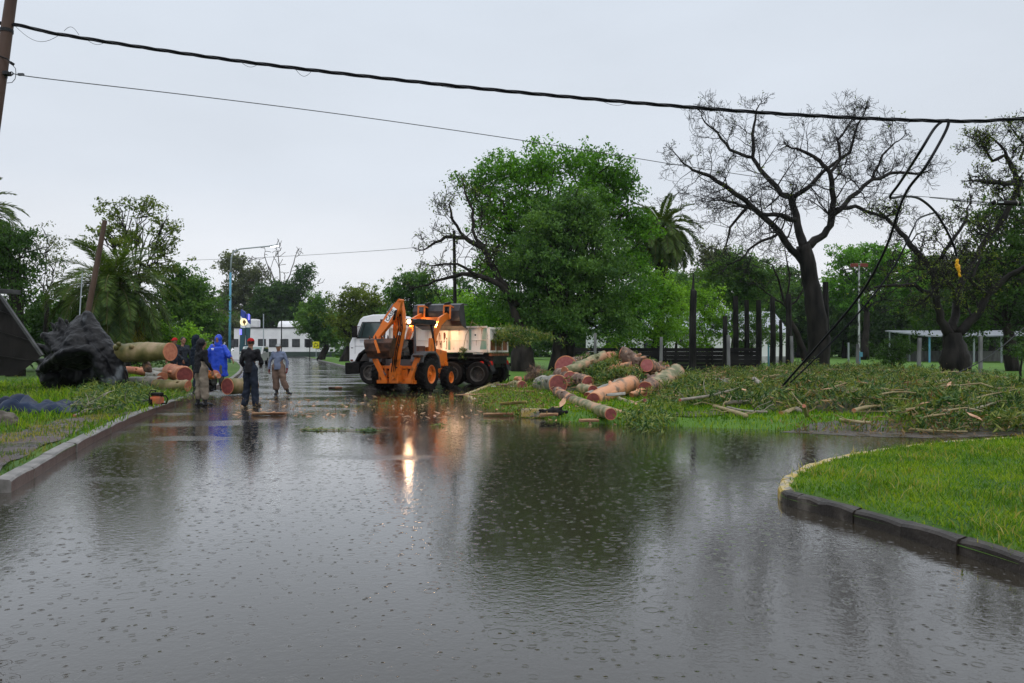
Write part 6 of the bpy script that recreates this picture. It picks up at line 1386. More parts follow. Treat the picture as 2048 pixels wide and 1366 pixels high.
# the body of the heaps
g = np.array([(a+random.uniform(-.1, .1), b_+random.uniform(-.1, .1)) for a in np.arange(0.8, 26, 0.33) for b_ in np.arange(15.5, 36, 0.33)])
def heap_mass():
    nx, ny = np.arange(0.8, 27, 0.3), np.arange(15.5, 37, 0.3); idx = {}; V_ = []; F_ = []
    Z = {}
    for i, x in enumerate(nx):
        for j, y in enumerate(ny):
            h = max(heapA(x, y), heapB(x, y)); Z[i, j] = h
    for i in range(len(nx)-1):
        for j in range(len(ny)-1):
            if max(Z[i, j], Z[i+1, j], Z[i, j+1], Z[i+1, j+1]) < 0.05: continue
            q = []
            for a, b_ in ((i, j), (i+1, j), (i+1, j+1), (i, j+1)):
                if (a, b_) not in idx:
                    idx[a, b_] = len(V_); V_.append((nx[a], ny[b_], verge_z(nx[a], ny[b_])+Z[a, b_]*0.8-0.04+random.uniform(-.03, .03)))
                q.append(idx[a, b_])
            F_.append(q)
    me = np_mesh('litter', V_, F_); tag(link('leaf_litter', me, M('litter', (0.010, 0.012, 0.005), (0.055, 0.045, 0.02), 9, rough=0.6, bump=0.04, bscale=20, c3=(0.05, 0.055, 0.02))), kind='stuff')
heap_mass()
def scatter_heap(n, seed):
    rng = np.random.default_rng(seed); out_ = []
    nA = int(n*0.2)
    while len(out_) < nA:
        x, y = rng.normal(HC.x+0.6, 1.7), rng.normal(25.3, 1.9)
        if heapA(x, y) > 0.06: out_.append((x, y, hz(x, y)+rng.uniform(0, 0.14)))
    x0, x1, y0_, y1_ = HB[:, 0].min(), 26, HB[:, 1].min(), HB[:, 1].max()
    while len(out_) < n:
        x, y = rng.uniform(x0, x1), y0_*(y1_/y0_)**rng.random()
        if abs(x) > 0.72*y or heapB(x, y) < 0.03: continue
        out_.append((x, y, hz(x, y)+rng.uniform(-0.03, 0.14)))
    return out_
C_ = scatter_heap(5200, 1)
SPR = np.random.default_rng(44); C2_ = []
for (x, y, z) in C_[:1500]:          # sprays: a tuft of leaf bunches along a short arching twig
    a = SPR.uniform(0, 6.28); l = SPR.uniform(.25, .6); up_ = SPR.uniform(.05, .30)
    for t_ in (0.25, 0.5, 0.75, 1.0): C2_.append((x+math.cos(a)*l*t_, y+math.sin(a)*l*t_, z+up_*math.sin(t_*2.4)))
C_ = keep_clear(C_[1500:]+[tuple(q) for q in C2_])
V_, F_ = leaves_at(C_, 13, 0.085, 0.17, 0.5, 0.17, np.random.default_rng(4), 0.5); V_[:, 2] = np.maximum(V_[:, 2], 0.02)
tag(link('fallen_leaves', np_mesh('fallen_leaves', V_, F_), EL), kind='stuff')
C_ = scatter_heap(600, 2); V_, F_ = leaves_at(keep_clear(C_), 12, 0.2, 0.14, 0.2, 0.2, np.random.default_rng(5), 0.8); V_[:, 2] = np.maximum(V_[:, 2], 0.02)
tag(link('fallen_leaves', np_mesh('fallen_leaves', V_, F_), ELD), kind='stuff')
m_ = MB(); rr = random.Random(8)
for (x, y, z) in scatter_heap(650, 3):
    a = rr.uniform(0, 6.28); l = rr.uniform(0.3, 1.2); e_ = Vector((x+math.cos(a)*l, y+math.sin(a)*l, 0)); e_.z = hz(e_.x, e_.y)+rr.uniform(0.02, 0.16)
    r_ = rr.uniform(0.006, 0.016); m_.tube(wiggle(Vector((x, y, z)), e_, 3, 0.05, rr, 0.03), [r_, r_*.8, r_*.6, r_*.4], 4, cap=False)
for (x, y, z) in scatter_heap(110, 33):
    a = rr.gauss(0, .7); l = rr.uniform(0.8, 2.2); e_ = Vector((x+math.cos(a)*l, y+math.sin(a)*l, 0)); e_.z = hz(e_.x, e_.y)+rr.uniform(0.05, 0.3)
    r_ = rr.uniform(0.016, 0.034); m_.tube(wiggle(Vector((x, y, z)), e_, 5, 0.04, rr, 0.02), [r_, r_*.9, r_*.8, r_*.7, r_*.6, r_*.4], 6, cap=False)
tag(m_.build('twigs', TAN), kind='stuff')
# leafy sprays that overhang the water edge and the verge front
def leaf_patch(pxs, n, spread, size, mat, z=0.14, per=14, name='fallen_leaves', seed=1, narrow=0.17, zadd=0.05):
    rng = np.random.default_rng(seed); poly = np.array([tuple(G(*q, z))[:2] for q in pxs]); C2 = []
    x0, x1, y0_, y1_ = poly[:, 0].min(), poly[:, 0].max(), poly[:, 1].min(), poly[:, 1].max(); t_ = 0
    while len(C2) < n and t_ < n*60:
        t_ += 1; x, y = rng.uniform(x0, x1), rng.uniform(y0_, y1_)
        if inside(np.array([[x, y]]), poly)[0]: C2.append((x, y, z+rng.uniform(0, zadd)))
    C2 = keep_clear(C2, .05); V_, F_ = leaves_at(C2, per, spread, size, 0.1, narrow, rng, 1.0); V_[:, 2] = np.maximum(V_[:, 2], 0.004+0.003*rng.random(len(V_)))
    return tag(link(name, np_mesh(name, V_, F_), mat), kind='stuff')
leaf_patch([(1245, 840), (1300, 800), (1370, 815), (1320, 855), (1270, 858)], 150, 0.12, 0.15, EL, 0.14, seed=2)
leaf_patch([(930, 798), (1010, 775), (1090, 775), (1110, 800), (1070, 835), (1000, 820)], 300, 0.14, 0.09, ELD, 0.14, 10, seed=3, zadd=0.02)
leaf_patch([(930, 798), (1010, 775), (1090, 775), (1110, 800), (1070, 835), (1000, 820)], 160, 0.14, 0.12, EL, 0.14, 10, seed=4, zadd=0.04)
leaf_patch([(1560, 855), (1700, 850), (1900, 850), (2048, 845), (2048, 870), (1800, 868), (1600, 862)], 170, 0.16, 0.1, ELD, 0.05, 8, seed=5, zadd=0.02)
# litter floating on the wet road
leaf_patch([(560, 822), (700, 815), (850, 800), (935, 796), (1000, 812), (900, 818), (760, 828), (620, 832), (520, 836)], 260, 0.2, 0.07, ELD, 0.004, 7, seed=6, zadd=0.01)
leaf_patch([(640, 815), (780, 800), (940, 792), (900, 810), (740, 822)], 130, 0.16, 0.09, EL, 0.004, 9, seed=7, zadd=0.02)
leaf_patch([(420, 800), (520, 806), (600, 790), (640, 800), (560, 822), (440, 822)], 160, 0.2, 0.07, ELD, 0.004, 7, seed=8, zadd=0.01)
leaf_patch([(545, 780), (640, 775), (600, 795), (560, 800)], 40, 0.2, 0.08, EL, 0.004, 7, seed=9, zadd=0.01)
# the leafy branch lying in the water, and a small floating sprig
def sprig(label, a, b_, r, n, seed, leafsize=0.1, z=0.015, tuft=0.85):
    rr = random.Random(seed); A_, B_ = G(*a, z), G(*b_, z); m_ = MB(); c = A_.lerp(B_, .5); pts_ = wiggle(A_, B_, 6, 0.012, rr); pts_ = [Vector((q.x, q.y, max(z, q.z))) for q in pts_]
    m_.tube(pts_, [r*(1-.1*i) for i in range(7)], 6); o = m_.build('branch', TAN, off=c); tag(o, label, 'branch')
    rng = np.random.default_rng(seed); C2 = [tuple(A_.lerp(B_, tuft if rng.random() < .4 else rng.random())+Vector((rng.normal(0, .05), rng.normal(0, .1), .02))) for _ in range(n)]
    V_, F_ = leaves_at(C2, 8, 0.06, leafsize, 0, 0.2, rng, 1.0); V_[:, 2] = 0.006+np.abs(V_[:, 2])*0.38; link('leaves', np_mesh('leaves', V_-np.array(c), F_), EL, o)
sprig('long leafy branch lying in the water in front of the backhoe', (600, 859), (762, 861), 0.013, 60, 1, 0.12)
sprig('small leafy sprig standing in the water left of the log pile', (868, 850), (884, 848), 0.006, 12, 2, 0.09, 0.03, 0.5)
sprig('thin green sprig floating below the left end of the log verge', (955, 843), (998, 843), 0.008, 16, 3, 0.08)
# bark pieces
BARKP = M('bark_inside', (0.50, 0.30, 0.17), (0.34, 0.16, 0.09), 5, rough=0.55, c3=(0.46, 0.27, 0.15)); BARKY = M('bark_yellow', (0.45, 0.34, 0.10), (0.25, 0.20, 0.08), 4, rough=0.55)
def bark(label, px_, py_, L_, W_, rz, z=0.14, mat=None, curl=0.05, tilt=0.0, name='bark_piece', group=None, seed=0):
    rr = random.Random(seed+int(px_)); c = G(px_, py_, z); vs = []; n = 9; m = 4
    for i in range(n):
        t_ = i/(n-1)*2-1; w_ = W_/2*math.sqrt(max(0.04, 1-abs(t_)**2.5))*(1+rr.uniform(-.25, .25))
        for j in range(m+1): u = j/m*2-1; vs.append((t_*L_/2, u*w_, curl*(u*u)+tilt*(t_+1)*L_/2+rr.uniform(-.004, .004)+0.008))
    k = (m+1); N_ = len(vs); vs += [(a, b_, z_+0.012) for a, b_, z_ in vs]; fs = []
    for i in range(n-1):
        for j in range(m):
            a = i*k+j; fs += [(a, a+k, a+k+1, a+1), (N_+a, N_+a+1, N_+a+k+1, N_+a+k)]
        fs += [(i*k, N_+i*k, N_+(i+1)*k, (i+1)*k), (i*k+m, (i+1)*k+m, N_+(i+1)*k+m, N_+i*k+m)]
    fs += [tuple(list(range(k))+[N_+j for j in range(k-1, -1, -1)]), tuple([(n-1)*k+j for j in range(k-1, -1, -1)]+[N_+(n-1)*k+j for j in range(k)])]
    m_ = MB(); m_.add(vs, fs); o = m_.build(name, mat or BARKP, loc=c, sm=True); o.rotation_euler = (rr.uniform(-.1, .1), 0, rz); tag(o, label, 'bark', group)
GK = 'stripped bark pieces on grass and road'
bark('large orange bark sheet lying on the wet road near the standing men', 538, 831, 0.75, 0.3, 0.15, 0.0, group=GK)
bark('dark brown bark clump alone on the street left of the truck bumper', 671, 779, 0.5, 0.3, 0.1, 0.0, ROUGHB, 0.08, group=GK)
bark('yellowish bark slab standing out on the slope left of the pile', 1026, 813, 0.75, 0.25, -0.6, 0.14, BARKY, 0.06, 0.1, group=GK)
bark('long pale bark strip at the left tip of the log verge', 960, 790, 1.6, 0.12, 0.5, 0.12, BARKP, 0.02, group=GK)
bark('white curled bark strip near the yellow kerb behind the truck', 1008, 775, 0.9, 0.15, 0.0, 0.14, WHITEP, 0.03, group=GK)
bark('cream bark strip on the grass above the yellowish slab', 1052, 786, 0.6, 0.16, 0.3, 0.14, BARKP, group=GK)
bark('pinkish crumpled bark beside the small left log', 1006, 776, 0.5, 0.35, 0.3, 0.15, M('bark_pink', (0.16, 0.08, 0.07), (0.3, 0.2, 0.18), 6, rough=0.6), 0.12, group=GK)
bark('upright cream bark flap by the black stump piece at the front', 1126, 817, 0.35, 0.12, 1.2, 0.2, BARKP, 0.03, 0.5, group=GK)
bark('pale bark sliver at the water edge below the front log', 1098, 833, 0.4, 0.1, 0.3, 0.12, BARKP, group=GK)
bark('orange bark strips just off the verge in the shallow water', 998, 832, 0.7, 0.16, 0.1, 0.0, BARKP, group=GK)
bark('thin pale bark sliver on the mud before the pile', 1178, 845, 0.4, 0.08, -0.1, 0.05, BARKP, group=GK)
bark('torn bark plate lying on the peeled orange log', 1232, 787, 0.8, 0.15, 0.9, 0.52, EUCG, -0.05, 0.0, group=GK)
# yellow kerb stones and black stump fragment at the verge corner
m_ = MB(); q = G(1068, 831, 0.05); m_.box((0, 0, 0.06), (0.55, 0.16, 0.18), Matrix.Rotation(-0.25, 3, 'Z')); tag(m_.build('kerb_stone', KERB_YEL, loc=q, bevel=0.02), 'loose yellow painted kerb stone at the front corner of the log verge', 'kerb stone')
m_ = MB(); q = G(1108, 829, 0.1)
m_.limb([(-.26, 0, .02), (0, 0, .07), (.26, 0.05, .04)], [.05, .10, .05]); m_.limb([(0, 0, .05), (0.2, 0, .17)], [.06, .02]); m_.limb([(-.1, 0, .05), (-.32, 0, .10)], [.05, .02])
o = blob(m_, 0.02, WOODDK, 'stump_fragment', disp=0.03, dscale=6, loc=q); tag(o, 'black jagged stump fragment on the grass in front of the pile', 'stump')
# branch sticking out over the truck's tail
rt = P(985, 672, 31.6); o = empty('leafy_branch', rt, 'drooping leafy eucalyptus branch hanging over the tail of the truck box', 'branch'); rr = random.Random(6); m_ = MB(); C2 = []
for i in range(9):
    e_ = P(rr.uniform(1000, 1108), rr.uniform(645, 678), 31.6+rr.uniform(-.8, .8)); q = wiggle(rt, e_, 5, 0.05, rr, 0.1); m_.tube(q, [.03, .026, .02, .015, .01, .006], 5)
    for j in range(2, 6):
        for s in range(7): C2.append(tuple(q[j]+Vector((rr.gauss(0, .22), rr.gauss(0, .25), rr.gauss(-.08, .10)))))
C2 += [tuple(P(rr.uniform(982, 1030), rr.uniform(662, 690), 31.4)) for _ in range(26)]
m_.build('stems', TAN, o, off=rt); V_, F_ = leaves_at(C2, 14, 0.10, 0.17, 1.1, 0.17, np.random.default_rng(8), 0.2); link('leaves', np_mesh('leaves', V_-np.array(rt), F_), EL, o)
o = empty('leafy_branch', tuple(P(925, 700, 31.1)), 'small leafy twig dangling from the loader bucket against the truck side', 'branch'); rt = P(925, 700, 31.1); m_ = MB()
pth = [P(945, 640, 30.6), P(940, 655, 30.7), P(932, 670, 30.8), P(929, 685, 30.9), P(926, 705, 31.0)]; m_.tube(pth, [.014, .012, .012, .012, .01], 5); m_.tube([P(945, 645, 30.6), P(958, 652, 30.8), P(975, 662, 31)], [.012, .01, .01], 5); m_.build('stems', TAN, o, off=rt)
V_, F_ = leaves_at([tuple(P(rr.uniform(920, 932), rr.uniform(695, 716), 31.05)) for _ in range(16)], 8, .05, .13, .8, .25, np.random.default_rng(9)); link('leaves', np_mesh('leaves', V_-np.array(rt), F_), EL, o)

# ================================================================= uprooted stump, left
CHAR = M('charred_bark', (0.003, 0.003, 0.004), (0.17, 0.19, 0.21), 1.6, rough=0.36, bump=0.05, bscale=7, c3=(0.008, 0.009, 0.011), lo=0.52, hi=0.76, detail=11, spec=0.18, stretch=(1, 1, .55))
sc = G(165, 783, 0.14); D0 = sc.y
def sp3(px_, py_, dy=0.0): q = P(px_, py_, D0+dy); return q-sc
m_ = MB()
m_.limb([sp3(163, 640, 1.0), sp3(160, 670, .8), sp3(160, 700, .5)], [.20, .48, .62], 16)             # upright neck
m_.limb([sp3(175, 632, .8), sp3(182, 660, .7), sp3(200, 700, .4)], [.15, .32, .4], 12)
m_.limb([sp3(98, 668, .8), sp3(120, 680, .7), sp3(150, 700, .5)], [.10, .26, .4], 12)
m_.limb([sp3(113, 648, .8), sp3(130, 665, .8), sp3(150, 690, .5)], [.06, .18, .3], 12)
m_.limb([sp3(90, 672, .6), sp3(115, 695, .4), sp3(135, 720, .2)], [.12, .22, .3], 12)
m_.limb([sp3(88, 735, .2), sp3(120, 715, -.1), sp3(150, 700, -.15), sp3(180, 700, -.15), sp3(200, 725, -.1), sp3(215, 760, .0)], [.16, .17, .17, .18, .22, .26], 14)   # lip of the hollow
m_.limb([sp3(70, 722, .5), sp3(95, 725, .4), sp3(130, 715, .4)], [.08, .16, .3], 12)
m_.limb([sp3(190, 690, .6), sp3(215, 720, .5), sp3(235, 750, .4), sp3(248, 772, .4)], [.5, .5, .36, .2], 14)   # right flank
m_.limb([sp3(92, 740, .6), sp3(105, 760, .5), sp3(110, 782, .5)], [.3, .3, .2], 12)
m_.ball(sp3(155, 745, 1.9), (1.25, .5, .95), 24, 16)                                                # back wall
m_.ball(sp3(160, 705, .95), (.85, .6, .55), 20, 12)
for (a, b_, dy) in ((118, 636, .8), (206, 668, .6), (70, 690, .5), (80, 700, .6), (72, 742, .3), (100, 645, .9), (240, 735, .3), (132, 640, 1.0), (228, 700, .6)): m_.limb([sp3(160+(a-160)*.55, 720+(b_-720)*.55, dy), sp3(a, b_, dy)], [.16, .035], 10)
o = blob(m_, 0.035, CHAR, 'uprooted_stump', disp=0.075, dscale=2.0, it=4, loc=sc); tag(o, 'huge black uprooted hollow stump with ragged roots on the left grass', 'stump')
log('very long mossy trunk held clear of the ground, orange heart shaped cut face', (205, 707, 25.6), (341, 703, 24.6), 20, 18.5, EUCM, None, CUTO, group=GL, n=24)
bpy.context.view_layer.update()
log('short grey log with peeling top just right of the uprooted stump', (262, 764, 25.8), (320, 764, 25.2), 11, 11, EUCG, CUTO, CUTR, group=GL)
log('short mossy log with pale peeled top nearest the kerb', (311, 770, 24.6), (376, 772, 24.2), 11.5, 11.5, EUCM, CUTR, CUTO, group=GL)
log('stout reddish log with dark red face behind the man in the black hood', (341, 742, 27.5), (369, 750, 25.6), 15, 17.5, REDB, None, CUTR, group=GL)
log('orange red log lying behind the short grey log', (252, 739, 28), (300, 745, 27.3), 7, 8, REDB, None, CUTO, group=GL)
log('pale log end ringed orange between the grey and mossy logs', (300, 748, 27.2), (325, 755, 26), 9, 10, EUCG, None, CUTO, group=GL)
log('grey white log lying level behind the other short logs', (290, 741, 29), (345, 742, 28.6), 6, 6, EUCG, None, None, group=GL)
log('big log with round red face between the two standing men', (455, 773, 25.0), (505, 771, 26.0), 16.5, 15, EUCM, CUTR, CUTO, group=GL)
log('dark stump section under the orange barked forked log', (416, 780, 25.3), (417, 762, 25.3), 12, 12, WOODDK, None, None, group=GL)
log('orange barked forked log resting on the dark stump section', (412, 752, 25.6), (431, 748, 24.9), 9, 8, M('orange_bark', (0.55, 0.20, 0.03), (0.45, 0.13, 0.03), 4, rough=0.5), None, CUTO, group=GL)
log('small round stub pointing at us beside the orange barked forked log', (427, 752, 25.4), (437, 752, 24.6), 4.5, 5, EUC, None, CUTO, group=GL)
# logs stacked unseen below the long trunk keep it up
log('brown propping log under the far end of the long mossy trunk', (292, 725, 25.3), (296, 742, 25.2), 7, 8, ROUGHB, None, None, group=GL)
# ---- leaning dark panel
pc = P(15, 745, 23.5); Dp = 23.5
def pp3(px_, py_, dy=0): q = P(px_, py_, Dp+dy); return q-pc
m_ = MB(); outl = [(-90, 540), (3, 596), (84, 712), (34, 750), (-110, 756)]; f0 = [pp3(*q) for q in outl]; f1 = [q+Vector((-.15, .35, .05)) for q in f0]; n = len(f0)
m_.add(f0+f1, [tuple(range(n)), tuple(range(2*n-1, n-1, -1))]+[(i, n+i, n+(i+1) % n, (i+1) % n) for i in range(n)])
o = m_.build('leaning_panel', M('panel_dark', (0.004, 0.0035, 0.003), (0.018, 0.015, 0.014), 1.5, rough=0.6, bump=0.03, bscale=5, stretch=(1, 1, .5), spec=0.15), loc=pc); tag(o, 'large dark leaning wall panel with a pale metal edge, at the left frame edge', 'panel')
m_ = MB(); m_.bar(pp3(-30, 562, -.04), pp3(3, 594, -.04), .08, .06); m_.bar(pp3(3, 594, -.04), pp3(84, 711, -.04), .10, .07); m_.build('metal_edge', M('dull_metal', (0.035, 0.035, 0.037), (0.075, 0.075, 0.075), 3, rough=0.5), o)
m_ = MB()
for a, b_ in (((-80, 640), (62, 682)), ((-90, 700), (70, 722)), ((-80, 590), (30, 634))): m_.bar(pp3(*a, -.03), pp3(*b_, -.03), .03, .03)
m_.build('battens', WOODDK, o)
m_ = MB(); q = P(0, 581, 24.5); m_.box((-.5, 0, 0), (2.0, .5, .14), Matrix.Rotation(.05, 3, 'Y')); tag(m_.build('roof_slab', MATS['dull_metal'], loc=q, bevel=.01), 'thin grey slab edge jutting in above the leaning panel', 'slab')
m_ = MB(); m_.bar((-.7, .3, -.1), (-.7, .3, -(q.z-.1)), .15); tag(m_.build('slab_post', CONC, loc=q), 'grey post carrying the thin slab at the left edge', 'post')
# leaning broken pole, thin rods
q0, q1 = P(168, 668, 33), P(210, 441, 33); dirp = (q1-q0).normalized(); base = q0-dirp*((q0.z-0.1)/dirp.z); m_ = MB(); m_.tube([base-base, (q1-base)*.5, q1-base], [.13, .12, .095], 12, rough=.03); tag(m_.build('broken_pole', BROWNPOLE, loc=base), 'brown wooden pole leaning right in front of the stout date palm', 'pole')
q0, q1 = P(158, 650, 30), P(165, 545, 30); base = q0-(q1-q0).normalized()*((q0.z-.1)/(q1-q0).normalized().z); m_ = MB(); m_.tube([(0, 0, 0), q1-base], .022, 6); tag(m_.build('thin_rod', LGREY, loc=base), 'thin pale metal rod left of the leaning brown pole', 'rod')
# ---- blue tarpaulin, stone
tg_ = G(35, 822, 0.14); nx, ny = 44, 22; V_ = []; F_ = []
for i in range(nx+1):
    for j in range(ny+1):
        x = (i/nx-.5)*3.2; y = (j/ny-.5)*1.6; e_ = max(0, 1-max(abs(i/nx-.5), abs(j/ny-.5))*2)
        h = (abs(mnoise.noise(Vector((x*1.6, y*2.2, 3))))*.36+abs(mnoise.noise(Vector((x*4, y*5, 8))))*.10)*min(1, e_*3)+.10*min(1, e_*2.5)
        V_.append((x+mnoise.noise(Vector((x, y, 1)))*.25, y+mnoise.noise(Vector((x, y, 9)))*.2, h+.01))
for i in range(nx):
    for j in range(ny): a = i*(ny+1)+j; F_.append((a, a+ny+1, a+ny+2, a+1))
me = np_mesh('tarpaulin', V_, F_); smooth(me); o = link('tarpaulin', me, M('tarp_blue', (0.002, 0.006, 0.018), (0.006, 0.018, 0.05), 2, rough=.4, bump=.004, spec=0.12), loc=tg_); md = o.modifiers.new('t', 'SOLIDIFY'); md.thickness = .006; tag(o, 'crumpled dark blue tarpaulin spread on the grass at the left edge', 'tarpaulin')
m_ = MB(); m_.ball((0, 0, .1), (.26, .2, .17), 20, 12); o = blob(m_, .02, M('stone', (.06, .05, .04), (.13, .11, .09), 5, rough=.6, bump=.01), 'stone', disp=.06, dscale=4, loc=G(8, 853, .13)); tag(o, 'rounded brown stone on the grass at the left edge', 'stone')
# leafy cut branches before the stump
leaf_patch([(140, 812), (190, 775), (260, 770), (310, 790), (300, 815), (220, 828), (160, 825)], 330, .13, .15, EL, .2, 14, seed=11, zadd=.22)
leaf_patch([(255, 770), (330, 778), (385, 785), (375, 800), (300, 805), (250, 790)], 160, .12, .11, EL, .16, 10, seed=12, zadd=.10)
leaf_patch([(0, 770), (60, 760), (110, 790), (60, 800), (0, 800)], 90, .15, .12, EL, .16, 10, seed=13, zadd=.1)
leaf_patch([(220, 735), (345, 722), (345, 740), (240, 748)], 90, .2, .15, EL, .2, 12, seed=14, zadd=.3)
for i, (lab, pts_, r_) in enumerate([('long grey branch with forked twigs lying at the edge of the muddy path', [(148, 832, .14), (190, 818, .2), (245, 808, .3)], 3.4), ('sawn branch with a round orange end left of the leafy branches', [(143, 811, .25), (165, 808, .3), (185, 806, .3)], 3.2),
    ('second sawn branch with orange end just below the first, left of the leafy branches', [(168, 817, .2), (178, 808, .3), (192, 800, .35)], 3.6), ('upright thin twig sticking out of the leafy branches', [(182, 822, .18), (178, 808, .35)], 2)]):
    W3 = smooth_line([P(*gb(*q)) for q in pts_], 2); c = W3[len(W3)//2]; rad = r_*c.y/F; rr = random.Random(i+50); m_ = MB(); m_.tube(W3, [rad*(1-.4*j/len(W3)) for j in range(len(W3))], 8, rough=.06, rnd=rr)
    for s in range(4): j = rr.randint(1, len(W3)-1); u = Vector((rr.uniform(-.2, 1), rr.gauss(0, .6), abs(rr.gauss(.3, .4)))).normalized(); m_.tube(wiggle(W3[j], W3[j]+u*rr.uniform(.2, .5), 3, .08, rr), [rad*.5, rad*.4, rad*.3, .004], 4)
    o = m_.build('branch', TAN2, off=c, sm=True); tag(o, lab, 'branch', 'cut branches before the stump'); m_ = MB(); m_.tube([W3[0]+(W3[0]-W3[1]).normalized()*.004, W3[0]], rad*.97, 12); m_.build('cut_end', CUTO, o, off=c)
# ---- chainsaw on the verge
cs = G(313, 812, .15); Cs = empty('chainsaw', cs, 'black and orange chainsaw standing on the grass by the kerb', 'chainsaw', rz=R(-15))
m_ = MB(); m_.box((0, 0, .13), (.30, .17, .17)); m_.box((.02, 0, .23), (.22, .13, .06)); m_.build('motor_housing', M('saw_orange', (.55, .14, .06), (.25, .1, .06), 6, rough=.5), Cs, bevel=.03)
m_ = MB(); m_.box((.02, 0, .28), (.26, .16, .08)); m_.box((-.1, 0, .1), (.12, .19, .14)); m_.build('top_cover', BLACK, Cs, bevel=.03)
m_ = MB(); m_.tube([(-.1, -.1, .12), (-.11, -.12, .28), (-.1, -.08, .36), (-.1, .08, .36), (-.11, .12, .28), (-.1, .1, .12)], .014, 8); m_.build('front_handle', BLACK, Cs, sm=True)
m_ = MB(); m_.tube([(.13, 0, .24), (.26, 0, .25), (.31, 0, .18), (.28, 0, .07), (.14, 0, .06)], .017, 8); m_.build('rear_handle', BLACK, Cs, sm=True)
m_ = MB(); m_.prism([(-.15, .10), (-.52, .11), (-.56, .135), (-.52, .16), (-.15, .17)], -.012, .012, 'y'); m_.build('guide_bar', STEEL, Cs)

# ================================================================= near pole and cables
DP = 13.8
U = empty('utility_pole', (P(-75, 0, DP).x, DP, 0), 'leaning brown utility pole cut by the upper left corner of the view', 'utility pole')
def pl(px_, py_, dy=0): q = P(px_, py_, DP+dy); return q-Vector(U.location)
m_ = MB(); m_.tube([pl(-88, 870), pl(-40, 440), pl(0, 160), pl(22, 0), pl(48, -200)], [.135, .12, .105, .095, .085], 16, rough=.02); m_.build('post', BROWNPOLE, U, sm=True)
m_ = MB(); m_.lathe([(.11, -.03), (.112, .03)], 'z', pl(13, 62), 14); m_.tube([pl(0, 112, -.1), pl(15, 118, -.1), pl(22, 126, -.1)], .012, 6); m_.box(pl(24, 127, -.05), (.06, .05, .05), Matrix.Rotation(.6, 3, 'Y')); m_.build('clamp_band', DARKMET, U)
m_ = MB(); m_.box(pl(14, 147, -.05), (.09, .12, .06)); m_.lathe([(.035, -.01), (.035, .01), (.022, .01), (.022, -.01)], 'y', pl(23, 147, 0), 14, closed=True); m_.box(pl(12, 151), (.03, .05, .09)); m_.build('eye_bolt', DARKMET, U)
m_ = MB(); m_.tube([pl(25, 130), pl(31, 137), pl(32, 148), pl(30, 158), pl(24, 165), pl(14, 166)], .006, 6); m_.build('tail_wire', WIRE, U)
def curve_pts(keys, n=60, dd=None):
    """smooth line through (px,py,d) keys"""
    pts_ = [P(*k) for k in keys]; out_ = []
    for i in range(len(pts_)-1):
        p0 = pts_[max(i-1, 0)]; p1 = pts_[i]; p2 = pts_[i+1]; p3 = pts_[min(i+2, len(pts_)-1)]
        for j in range(n):
            t_ = j/n; out_.append(0.5*((2*p1)+(p2-p0)*t_+(2*p0-5*p1+4*p2-p3)*t_*t_+(3*p1-p0-3*p2+p3)*t_**3))
    out_.append(pts_[-1]); return out_
main_k = [(-260, 28, DP), (8, 47, DP), (110, 67, DP), (300, 97, DP), (500, 125, DP), (735, 153, DP), (1000, 181, DP), (1300, 208, DP), (1600, 230, DP), (1890, 242, DP), (2048, 237, DP), (2500, 205, DP)]
line = curve_pts(main_k, 50); 
C0 = empty('twisted_cable', line[0], 'thick black twisted cable crossing the whole sky from the leaning pole', 'cable')
for s in range(3):
    m_ = MB(); pts_ = []; acc = 0; 
    for i, p in enumerate(line):
        if i: acc += (p-line[i-1]).length
        a = acc*2*math.pi/1.35+s*2.094; pts_.append(p+Vector((0, math.cos(a)*.019, math.sin(a)*.019)))
    m_.tube(pts_, .0165, 7); m_.build('strand', CABLE, C0, off=line[0], sm=True)
m_ = MB()
for a, b_, h in (((30, 52), (125, 66), 12), ((128, 62), (158, 70), -6), ((170, 76), (215, 82), 5), ((480, 122), (520, 126), 5), ((590, 137), (625, 140), 7), ((850, 164), (960, 176), 3), ((1200, 200), (1260, 205), 4), ((1540, 226), (1600, 230), 4), ((1780, 238), (1830, 240), 4)):
    A_, B_ = P(*a, DP), P(*b_, DP); m_.tube([A_.lerp(B_, t_)-Vector((0, 0, math.sin(math.pi*t_)*h*2*DP/F)) for t_ in np.linspace(0, 1, 12)], .004, 5, cap=False)
m_.build('loose_binding_wire', WIRE, C0, off=line[0])
thin = curve_pts([(25, 147, DP), (90, 157, DP), (400, 193, DP+1), (700, 231, DP+2), (1000, 274, DP+3.5), (1250, 313, DP+5), (1375, 333, DP+6), (1600, 366, DP+7), (1780, 388, DP+7.5), (1900, 397, DP+7.8), (1985, 405, DP+8)], 12)
m_ = MB(); m_.tube(thin, .0085, 6); m_.box(P(42, 149, DP), (.10, .04, .04)); tag(m_.build('thin_wire', WIRE, off=thin[0]), 'single thin wire running from the pole down to the black splice box', 'wire')
